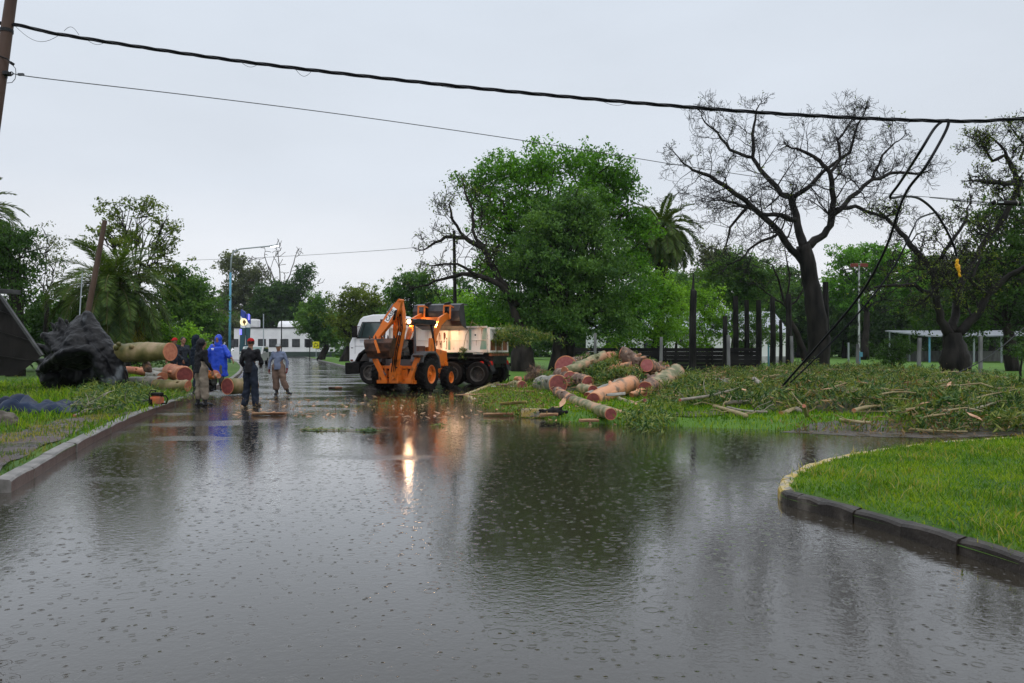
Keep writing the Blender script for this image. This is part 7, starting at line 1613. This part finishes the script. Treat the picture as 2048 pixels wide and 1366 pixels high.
# splice box at the right
D2 = DP+8; a, b_ = P(1983, 405, D2), P(2040, 407, D2); Sx = empty('splice_box', a.lerp(b_, .5), 'black cylindrical cable splice box hanging level at the right edge', 'cable box')
c = a.lerp(b_, .5); m_ = MB(); m_.tube([a, a.lerp(b_, .06), a.lerp(b_, .07), b_], [.035, .06, .072, .072], 14); m_.build('housing', BLACK, Sx, off=c); m_ = MB()
for t_ in (.12, .88): q = a.lerp(b_, t_); m_.tube([q+Vector((-.012, 0, 0)), q+Vector((.012, 0, 0))], .077, 14); m_.box(q+Vector((0, 0, .09)), (.02, .02, .05))
m_.build('clamp', STEEL, Sx, off=c); m_ = MB(); m_.box(a.lerp(b_, .28)+Vector((0, -.072, .005)), (.15, .004, .035)); m_.build('paper_label', M('label_pale', (.5, .55, .55), rough=.5), Sx, off=c)
hc = curve_pts([(1860, 395, D2-1), (1900, 399, D2), (1985, 407, D2)], 6); m_ = MB(); m_.tube(hc, .012, 6); m_.tube([P(2040, 407, D2), P(2120, 398, D2), P(2400, 380, D2)], .012, 6); m_.tube([P(1900, 400, D2), P(1985, 411, D2)], .010, 6); tag(m_.build('feeder_cable', CABLE, off=c), 'short black cables leading into both ends of the splice box', 'cable')
# drooping service cables
for lab, keys, r_ in (('black cable looped over the main line, hooking down to the yellow wrapping', [(1897, 240, DP), (1885, 243, DP), (1868, 258, DP), (1840, 303, DP), (1800, 365, DP+1.2), (1781, 391, DP+1.6), (1785, 396, DP+1.7), (1806, 393, DP+2), (1840, 398, DP+2.5), (1875, 430, DP+3), (1905, 485, DP+3.4), (1913, 512, DP+3.5)], .026),
                      ('black cable dropping from the main line to the hanging black box', [(1890, 240, DP), (1897, 246, DP), (1885, 275, DP), (1850, 335, DP), (1808, 393, DP+.6), (1770, 500, DP+1.6), (1720, 590, DP+2.6), (1650, 675, DP+3.8), (1556, 782, DP+5.2)], .026),
                      ('second black cable running beside the first down to the hanging black box', [(1870, 425, DP+5), (1838, 437, DP+4.5), (1825, 460, DP+4), (1790, 530, DP+4), (1735, 605, DP+4.2), (1660, 688, DP+4.8), (1560, 785, DP+5.4)], .022),
                      ('thin black cable sagging left from the hanging black box into the leaves', [(1552, 786, DP+5.2), (1530, 798, DP+5.3), (1480, 812, DP+5), (1440, 818, DP+5), (1400, 822, DP+4.5)], .014),
                      ('thin cable lying along the grass front and sagging to the water edge', [(1410, 822, DP+3), (1470, 838, DP+2.2), (1540, 855, DP+1.6), (1590, 860, DP+1.4), (1640, 856, DP+1.6), (1690, 845, DP+2), (1760, 820, DP+4.2)], .011),
                      ('thin cable slanting up through the heap toward the bottle tree', [(1690, 845, DP+2), (1760, 818, DP+4), (1840, 780, DP+8), (1890, 757, DP+12), (1975, 715, DP+14), (2048, 655, DP+16)], .018),
                      ('faint far wire strung across the open sky left of the leafy limbs', [(365, 521, 80), (500, 516, 76), (650, 508, 70), (830, 495, 60), (905, 480, 52)], .018)):
    pts_ = curve_pts(keys, 8); m_ = MB(); m_.tube(pts_, r_, 6); o = m_.build('cable', CABLE if r_ > .0075 and keys[0][0] > 400 else WIRE, off=pts_[0], sm=True); tag(o, lab, 'cable')
a, b_ = P(1555, 780, DP+5.2), P(1555.5, 828, DP+5.2); c = a; Hb = empty('hanging_splice_box', a, 'upright black cylindrical splice box hanging over the branches at its cable end', 'cable box')
m_ = MB(); m_.tube([a, a.lerp(b_, .08), a.lerp(b_, .10), b_.lerp(a, .1), b_], [.03, .045, .055, .055, .045], 14); m_.build('housing', BLACK, Hb, off=c); m_ = MB(); m_.tube([a+Vector((-.05, -.03, -.10)), a+Vector((-.065, -.03, -.15)), a+Vector((-.05, -.04, -.20))], .010, 6); m_.box(a.lerp(b_, .28)+Vector((.06, 0, 0)), (.03, .01, .012)); m_.box(a.lerp(b_, .86)+Vector((.06, 0, 0)), (.03, .01, .015)); m_.build('clip', WHITEP, Hb, off=c)
YEL = M('yellow_tape', (.75, .42, .01), (.62, .3, .01), 4, rough=.4)
Yt = empty('yellow_wrapping', P(1915, 530, DP+3.5), 'bright yellow tape wrapping on the cable end hanging in the bottle tree', 'tape'); c = Vector(Yt.location); m_ = MB()
m_.limb([P(1915, 520, DP+3.5), P(1914, 530, DP+3.5), P(1918, 543, DP+3.5), P(1920, 553, DP+3.5)], [.03, .045, .03, .022]); o = blob(m_, .012, YEL, 'wrapping', Yt, off=c, disp=.03, dscale=14); m_ = MB(); m_.tube([P(1913, 508, DP+3.5), P(1915, 520, DP+3.5)], .018, 8); m_.build('cable_tip', WIRE, Yt, off=c)

# ---- splinters and chips of bark strewn through the heaps, the verge and the road
m_ = MB(); rr = random.Random(91)
def chip(x, y, z, l, w_):
    a = rr.uniform(0, 3.14); u = Vector((math.cos(a), math.sin(a), rr.uniform(-.25, .35))); v = Vector((-math.sin(a), math.cos(a), rr.uniform(-.2, .2))); c = Vector((x, y, z))
    pts_ = [c-u*l*.5, c-u*l*.1-v*w_*.6, c+u*l*.5, c+u*l*.15+v*w_*.5]; up_ = Vector((0, 0, .008)); m_.add(pts_+[q+up_ for q in pts_], [(3, 2, 1, 0), (4, 5, 6, 7), (0, 1, 5, 4), (1, 2, 6, 5), (2, 3, 7, 6), (3, 0, 4, 7)])
for (x, y, z) in scatter_heap(330, 17): chip(x, y, z+rr.uniform(.02, .14), rr.uniform(.08, .45), rr.uniform(.03, .10))
for i in range(130):
    x, y = rr.gauss(HC.x+.4, 1.3), rr.gauss(24.9, 1.5)
    if heapA(x, y) > .05: chip(x, y, hz(x, y)+rr.uniform(.05, .16), rr.uniform(.25, .8), rr.uniform(.04, .13))
for i in range(240):
    q = G(rr.uniform(930, 1300), rr.uniform(775, 842), .14)
    if inside(np.array([[q.x, q.y]]), VERGE)[0]: chip(q.x, q.y, verge_z(q.x, q.y)+.03, rr.uniform(.06, .35), rr.uniform(.02, .09))
for i in range(150): q = G(rr.uniform(470, 960), rr.uniform(790, 838), 0); chip(q.x, q.y, .006, rr.uniform(.05, .22), rr.uniform(.02, .07))
tag(m_.build('bark_chips', BARKP), kind='stuff')
# ================================================================= people
SKIN = M('skin_brown', (0.20, 0.10, 0.065), (0.26, 0.14, 0.09), 6, rough=0.5)
HAIR = M('hair_black', (0.010, 0.008, 0.007), (0.03, 0.025, 0.02), 20, rough=0.5)
def cloth(name, c, c2=None, rough=0.8): return M(name, c, c2 or tuple(x*0.7 for x in c), 6, rough=rough, bump=0.004, bscale=30, spec=0.08)
RED = cloth('cap_red', (0.42, 0.018, 0.02)); BLK = cloth('cloth_black', (0.012, 0.012, 0.014), (0.022, 0.022, 0.026), 0.6); NAVY = cloth('cloth_navy', (0.014, 0.020, 0.032)); 
BEIGE = cloth('cloth_beige', (0.24, 0.20, 0.155), (0.17, 0.14, 0.11)); GREYB = cloth('shirt_blue_grey', (0.15, 0.18, 0.26), (0.11, 0.13, 0.19)); BROWNT = cloth('trousers_brown', (0.17, 0.115, 0.09), (0.12, 0.08, 0.06))
JEAN = cloth('trousers_dark_blue', (0.022, 0.028, 0.042)); DGREY = cloth('cloth_dark_grey', (0.03, 0.036, 0.045)); PONCHO = M('poncho_blue', (0.018, 0.065, 0.52), (0.012, 0.045, 0.38), 3, rough=0.3, bump=0.003); GTR = cloth('trousers_grey', (0.10, 0.10, 0.09))
BOOT = M('rubber_boot', (0.010, 0.011, 0.013), (0.02, 0.02, 0.024), 5, rough=0.25); GLOVE = cloth('glove_red', (0.16, 0.02, 0.02), (0.05, 0.02, 0.02)); SHGREY = cloth('shirt_grey', (0.15, 0.14, 0.12), (0.11, 0.10, 0.09))
def hand(mb, wrist, d, palm_n, side, curl=0.5, s=1.0):
    """palm, four fingers of different lengths and a thumb; d points along the hand"""
    d = Vector(d).normalized(); n = Vector(palm_n); n = (n-d*n.dot(d)).normalized(); a = d.cross(n).normalized()*side   # a: towards the thumb
    w_ = Vector(wrist); k = w_+d*0.085*s
    mb.limb([w_, w_+d*0.03*s], [0.024*s, 0.026*s], 10)
    for i, off in enumerate((0.030, 0.010, -0.010, -0.029)): mb.limb([w_+d*0.02*s+a*off*0.6*s, k+a*off*s], [0.014*s, 0.0125*s], 8)
    for i, (off, ln) in enumerate(((0.031, 0.068), (0.0105, 0.078), (-0.0105, 0.072), (-0.030, 0.055))):
        p = k+a*off*s; q = p; dirv = d.copy(); pts = [p]; 
        for j, f in enumerate((0.45, 0.32, 0.23)):
            ang = curl*(0.5+0.4*j); dirv = (d*math.cos(ang*(j+1)*0.7)+n*math.sin(ang*(j+1)*0.7)).normalized(); q = q+dirv*ln*f*s; pts.append(q)
        mb.limb(pts, [0.0105*s, 0.0098*s, 0.009*s, 0.008*s], 8)
    t0 = w_+d*0.028*s+a*0.022*s; mb.limb([t0, t0+(a*0.7+d*0.7+n*0.3).normalized()*0.036*s, t0+(a*0.55+d*0.85+n*0.5).normalized()*0.062*s], [0.014*s, 0.011*s, 0.009*s], 8)
def person(label, loc, yaw, H=1.72, pose=None, top=BLK, trousers=BEIGE, shoes='boots', hood=None, cap=None, cap_back=False, poncho=None, gloves=None, hair=True, head_yaw=0.0, head_tilt=0.0, group=None, girth=1.0, rootz=None, sit=False):
    s = H/1.75; root = empty('person', loc, label, 'person', group, rz=yaw)
    J = dict(hipL=(-.09, 0, .93), kneeL=(-.10, .03, .50), ankL=(-.11, -.02, .09), toeL=(-.13, .15, .035),
             hipR=(.09, 0, .93), kneeR=(.10, .03, .50), ankR=(.11, -.02, .09), toeR=(.13, .15, .035),
             pel=(0, 0, .97), waist=(0, 0, 1.10), chest=(0, 0, 1.30), neck=(0, -.01, 1.46), head=(0, .015, 1.63),
             shL=(-.185, -.01, 1.41), elL=(-.245, -.03, 1.13), wrL=(-.25, .07, .90), hdL=(0, .15, -1),
             shR=(.185, -.01, 1.41), elR=(.245, -.03, 1.13), wrR=(.25, .07, .90), hdR=(0, .15, -1))
    J.update(pose or {}); J = {k: (Vector(v)*s if k[:2] != 'hd' else Vector(v)) for k, v in J.items()}; g = girth
    HR = Matrix.Rotation(head_yaw, 3, 'Z') @ Matrix.Rotation(head_tilt, 3, 'X')
    def hd(x, y, z): return J['head']+HR @ (Vector((x, y, z))*s)
    # ---- body, one skin
    mb = MB()
    hm = MB(); hm.ball((0, 0, 0), (.075, .095, .105), 20, 14); hm.ball((0, .03, -.055), (.056, .062, .065), 16, 10); hm.limb([(0, .088, .005), (0, .112, -.022)], [.010, .016], 8); hm.ball((0, .085, .028), (.05, .016, .010), 10, 6)
    hm.ball((0, .086, -.058), (.026, .012, .009), 10, 6); hm.ball((0, .078, -.09), (.026, .022, .018), 10, 6)
    for sx in (-1, 1): hm.ball((sx*.078, -.002, -.008), (.012, .022, .032), 10, 8)
    hm.v = [tuple(J['head']+HR @ (Vector(q)*s)) for q in hm.v]; mb.add(hm.v, hm.f)
    mb.limb([J['neck']-Vector((0, 0, .06))*s, J['head']-Vector((0, .01, .05))*s], [.062*s, .056*s], 14)
    mb.limb([J['pel'], J['waist'], J['chest'], J['neck']-Vector((0, 0, .05))*s], [.12*s*g, .115*s*g, .125*s, .08*s], 16)
    mb.limb([J['shL'], J['shR']], [.05*s, .05*s], 12)
    for q in 'LR':
        mb.limb([J['sh'+q], J['el'+q], J['wr'+q]], [.045*s, .036*s, .025*s], 12); mb.limb([J['hip'+q], J['knee'+q], J['ank'+q]], [.075*s, .05*s, .036*s], 12)
        sg = 1 if q == 'L' else -1; hand(mb, J['wr'+q], J['hd'+q], Vector((-sg*-1*1.0, 0, 0)) if False else Vector((sg*1.0, 0, 0)), sg*1, 0.5, s)
    blob(mb, .0095, SKIN, 'body', root, it=1)
    for sx in (-1, 1):
        m_ = MB(); m_.ball(hd(sx*.031, .087, .012), .009*s, 8, 6); m_.build('eye', M('eye_dark', (.02, .015, .012), rough=.2), root, sm=True)
    if hair and not hood:
        m_ = MB(); hm = MB(); hm.ball((0, -.018, .025), (.084, .095, .098), 18, 12); hm.v = [tuple(hd(*q)) for q in hm.v]; m_.add(hm.v, hm.f); blob(m_, .012, HAIR, 'hair', root, disp=.006, dscale=25)
    # ---- trousers
    m_ = MB(); a_, b_ = (.092, .07)
    for q in 'LR':
        end = J['ank'+q].lerp(J['knee'+q], .42 if shoes == 'boots' else .02)
        kk = J['knee'+q]; m_.limb([J['hip'+q]+Vector((0, 0, .03))*s, J['hip'+q].lerp(kk, .5), kk, kk.lerp(end, .6), end], [.112*s*g, .104*s*g, .090*s*g, .088*s*g, .088*s*g], 14)
    m_.limb([J['pel']+Vector((-.03, 0, 0))*s, J['pel']+Vector((.03, 0, 0))*s], [.128*s*g]*2, 16); m_.limb([J['pel'], J['waist']], [.128*s*g, .13*s*g], 16)
    blob(m_, .014, trousers, 'trousers', root, disp=.022*s, dscale=7, it=2)
    # ---- boots or shoes
    for q in 'LR':
        m_ = MB(); an, to, kn = J['ank'+q], J['toe'+q], J['knee'+q]
        if shoes == 'boots': m_.limb([an.lerp(kn, .80), an.lerp(kn, .5), an.lerp(kn, .1), an], [.062*s, .062*s, .050*s, .05*s], 12)
        else: m_.limb([an.lerp(kn, .12), an], [.048*s, .05*s], 12)
        fd = (to-an); heel = an-Vector((fd.x, fd.y, 0)).normalized()*.045*s+Vector((0, 0, -.045))*s
        m_.limb([heel, an+Vector((0, 0, -.045))*s, an.lerp(to, .6)+Vector((0, 0, -.01))*s, to], [.040*s, .045*s, .045*s, .036*s], 12)
        blob(m_, .011, BOOT, 'boot' if shoes == 'boots' else 'shoe', root, it=2)
    # ---- jacket or shirt
    if top is not None:
        m_ = MB(); hem = J['pel']+Vector((0, 0, -.06))*s
        m_.tube([hem+Vector((0, 0, -.04))*s, hem, J['pel']+Vector((0, 0, .04))*s, J['waist'], J['chest'], J['neck']-Vector((0, 0, .10))*s, J['neck']-Vector((0, 0, .04))*s], [.165*s*g, .160*s*g, .155*s*g, .152*s*g, .155*s, .12*s, .07*s], 20, flat=.80)
        m_.limb([J['shL']+Vector((.02, 0, -.01))*s, J['shR']+Vector((-.02, 0, -.01))*s], [.074*s]*2, 14); m_.limb([J['chest']+Vector((-.06, 0, 0))*s, J['chest']+Vector((.06, 0, 0))*s], [.135*s]*2, 14)
        for q in 'LR': m_.limb([J['sh'+q], J['sh'+q].lerp(J['el'+q], .5), J['el'+q], J['el'+q].lerp(J['wr'+q], .93)], [.072*s, .064*s, .056*s, .044*s], 14)
        m_.limb([J['neck']-Vector((0, 0, .07))*s, J['neck']+Vector((0, -.005, .01))*s], [.09*s, .068*s], 14)
        if hood:
            hm = MB(); hm.ball((0, -.022, .02), (.108, .115, .128), 20, 14); hm.limb([(0, -.05, -.06), (0, -.04, -.13)], [.095, .10], 14); hm.v = [tuple(hd(*q)) for q in hm.v]
            vv = [q for q in hm.v]; m_.add(vv, hm.f)
        blob(m_, .014, top, 'jacket' if top in (BLK, NAVY, DGREY) else 'shirt', root, disp=.024*s, dscale=6, it=2)
    if poncho is not None:
        m_ = MB(); n = 40; vs = []; prof = [(.075, .0, -.02), (.13, .0, -.06), (.235, .0, -.10), (.265, .0, -.24), (.27, .0, -.42), (.255, 0, -.62), (.25, 0, -.82), (.27, 0, -.98)]
        for r_, _, z_ in prof:
            for j in range(n):
                a = 2*math.pi*j/n; fold = 1+.085*math.sin(a*9+z_*2)*min(1, abs(z_)*1.6)
                ex = 1.0 if abs(math.cos(a)) < .5 else 1.08
                vs.append(J['neck']+Vector((math.cos(a)*r_*fold*ex, math.sin(a)*r_*fold*.62-.01, z_-.04*math.sin(a*3)*(abs(z_) > .9)))*s)
        k = len(prof); fs = [(i*n+j, i*n+(j+1) % n, (i+1)*n+(j+1) % n, (i+1)*n+j) for i in range(k-1) for j in range(n)]; fs += [tuple(range(n-1, -1, -1)), tuple((k-1)*n+j for j in range(n))]
        m_.add(vs, fs)
        for q in 'LR':
            e_ = J['el'+q].lerp(J['wr'+q], .25); m_.limb([J['sh'+q], J['sh'+q].lerp(e_, .5)-Vector((0, 0, .03))*s, e_-Vector((0, 0, .05))*s], [.09*s, .12*s, .11*s], 14, flat=.7)
        hm = MB(); hm.ball((0, -.03, .02), (.118, .115, .138), 20, 14); hm.limb([(0, -.045, -.06), (0, -.03, -.16)], [.11, .125], 14); hm.v = [tuple(hd(*q)) for q in hm.v]; m_.add(hm.v, hm.f)
        pn = blob(m_, .013, poncho, 'poncho', root, disp=.022, dscale=5, it=2)
        m_ = MB(); m_.box(J['chest']+Vector((.11, .193, .03))*s, (.085, .006, .035)); m_.box(J['chest']+Vector((.11, .193, -.005))*s, (.06, .006, .012)); m_.build('chest_badge', WHITEP, pn)
    if hood:
        pass
    if gloves is not None:
        for q in 'LR':
            m_ = MB(); sg = 1 if q == 'L' else -1; hand(m_, J['wr'+q], J['hd'+q], Vector((sg, 0, 0)), sg, .5, s*1.16); m_.limb([J['wr'+q].lerp(J['el'+q], .16), J['wr'+q]], [.040*s, .034*s], 12); blob(m_, .009, gloves, 'glove', root, it=1)
    if cap is not None:
        m_ = MB(); hm = MB(); hm.ball((0, -.006, .035), (.092, .106, .095), 20, 14); sg = -1 if cap_back else 1
        hm.v = [q if q[2] > .022 else (q[0], q[1], .022) for q in hm.v]
        m2 = MB(); m2.prism([(-.075, sg*.06), (-.065, sg*.135), (-.03, sg*.165), (.03, sg*.165), (.065, sg*.135), (.075, sg*.06)], .020, .034, 'z')
        hm.add(m2.v, m2.f); hm.v = [tuple(hd(*q)) for q in hm.v]; m_.add(hm.v, hm.f); cp = blob(m_, .010, cap, 'cap', root, it=2)
        if not cap_back and cap is RED: pass
    return root
def open_face_hood(root): pass
# hoods: a face opening is made by setting the hood behind the face line, so the face stays clear

# man in black hood, back three quarters to us, hands at his sides
person('man in black hooded jacket, beige trousers and black boots, nearest the kerb', G(403, 812), R(-38), 1.76,
       dict(elR=(.25, .0, 1.14), wrR=(.24, .16, .93), elL=(-.25, .0, 1.14), wrL=(-.22, .14, .92), ankL=(-.13, -.03, .09), kneeL=(-.12, .02, .5), ankR=(.13, .03, .09), toeR=(.16, .2, .035)),
       top=BLK, trousers=BEIGE, hood=True, head_yaw=R(-35), girth=1.12)
person('man seen from behind in red cap, black jacket and dark trousers on the road', G(501, 814), R(-14), 1.78,
       dict(elR=(.27, .06, 1.15), wrR=(.14, .26, 1.08), elL=(-.26, -.02, 1.13), wrL=(-.20, .14, .98), hdR=(-.6, .6, .1), ankL=(-.15, -.02, .09), kneeL=(-.12, .03, .5), ankR=(.14, 0, .09), toeR=(.19, .15, .035), toeL=(-.2, .13, .035)),
       top=BLK, trousers=JEAN, shoes='shoes', cap=RED, head_yaw=R(40), head_tilt=R(-8))
person('stocky man in blue grey shirt and rubber boots walking on the street', G(557, 790), R(176), 1.68,
       dict(hipL=(-.10, 0, .92), hipR=(.10, 0, .92), kneeL=(-.20, .10, .50), ankL=(-.33, .0, .10), toeL=(-.48, .10, .05), kneeR=(.08, .03, .49), ankR=(.06, 0, .09), toeR=(.06, .16, .035),
            elL=(-.30, -.02, 1.13), wrL=(-.32, .06, .90), elR=(.30, -.02, 1.13), wrR=(.30, .06, .89)), top=GREYB, trousers=BROWNT, cap=M('cap_grey_white', (.35, .36, .36), (.08, .09, .09), 9, rough=.8), gloves=GLOVE, girth=1.22, head_yaw=R(-4))
person('man in bright blue hooded rain poncho facing us', tuple(P(436, 700, 25.2))[:2]+(0.14,), R(184), 1.80,
       dict(elL=(-.33, .02, 1.17), wrL=(-.47, .10, 1.0), elR=(.34, .02, 1.16), wrR=(.40, .10, .94), hdL=(-.4, .1, -.9), hdR=(.2, .1, -.95)), top=None, trousers=GTR, poncho=PONCHO, hair=False)
person('man in dark navy jacket half hidden behind the man in the black hood', tuple(P(392, 700, 23.2))[:2]+(0.14,), R(-60), 1.78, dict(elL=(-.26, .05, 1.15), wrL=(-.2, .2, 1.0)), top=NAVY, trousers=JEAN, hood=True)
person('man in dark grey jacket standing at the cut face of the long mossy trunk', tuple(P(366, 700, 26.8))[:2]+(0.14,), R(-120), 1.78, dict(elR=(.24, .05, 1.14), wrR=(.16, .22, .98), elL=(-.25, .05, 1.14), wrL=(-.15, .24, .98)), top=DGREY, trousers=JEAN, head_yaw=R(-15))
person('man in red cap mostly hidden behind the long mossy trunk', tuple(P(350, 700, 27.6))[:2]+(0.14,), R(150), 1.76, dict(elR=(.24, .05, 1.14), wrR=(.16, .22, .98)), top=DGREY, trousers=JEAN, cap=RED)
# the driver, seated in the backhoe
hv = Vector((-math.sin(BTH), math.cos(BTH))); rv = Vector((math.cos(BTH), math.sin(BTH))); sx_, sy_ = -0.10, 0.22
dl = (BC[0]+rv.x*sx_+hv.x*sy_, BC[1]+rv.y*sx_+hv.y*sy_, 0.84)
person('driver in grey shirt seated under the backhoe canopy', dl, BTH+R(180)-R(25), 1.72,
       dict(pel=(0, 0, .50), waist=(0, .02, .62), chest=(0, .08, .82), neck=(0, .12, .97), head=(0, .16, 1.13), hipL=(-.1, .04, .47), hipR=(.1, .04, .47), kneeL=(-.14, .44, .46), kneeR=(.14, .44, .46), ankL=(-.14, .48, .10), ankR=(.14, .48, .10), toeL=(-.14, .62, .05), toeR=(.14, .62, .05),
            shL=(-.19, .09, .92), shR=(.19, .09, .92), elL=(-.27, .24, .70), elR=(.27, .24, .70), wrL=(-.18, .46, .66), wrR=(.18, .46, .66), hdL=(0, .9, -.3), hdR=(0, .9, -.3)), top=SHGREY, trousers=GTR, head_yaw=0)
# ================================================================= rain haze over the whole place
m = bpy.data.materials.new('haze'); m.use_nodes = True; t = m.node_tree; t.nodes.clear(); o_ = t.nodes.new('ShaderNodeOutputMaterial'); v = t.nodes.new('ShaderNodeVolumePrincipled')
v.inputs['Color'].default_value = (0.82, 0.88, 0.96, 1); v.inputs['Density'].default_value = 0.00015; v.inputs['Anisotropy'].default_value = 0.0; t.links.new(v.outputs[0], o_.inputs['Volume'])
hb = MB(); hb.box((0, 200, 14.0), (720, 470, 32)); o = hb.build('haze', m); o['kind'] = 'stuff'
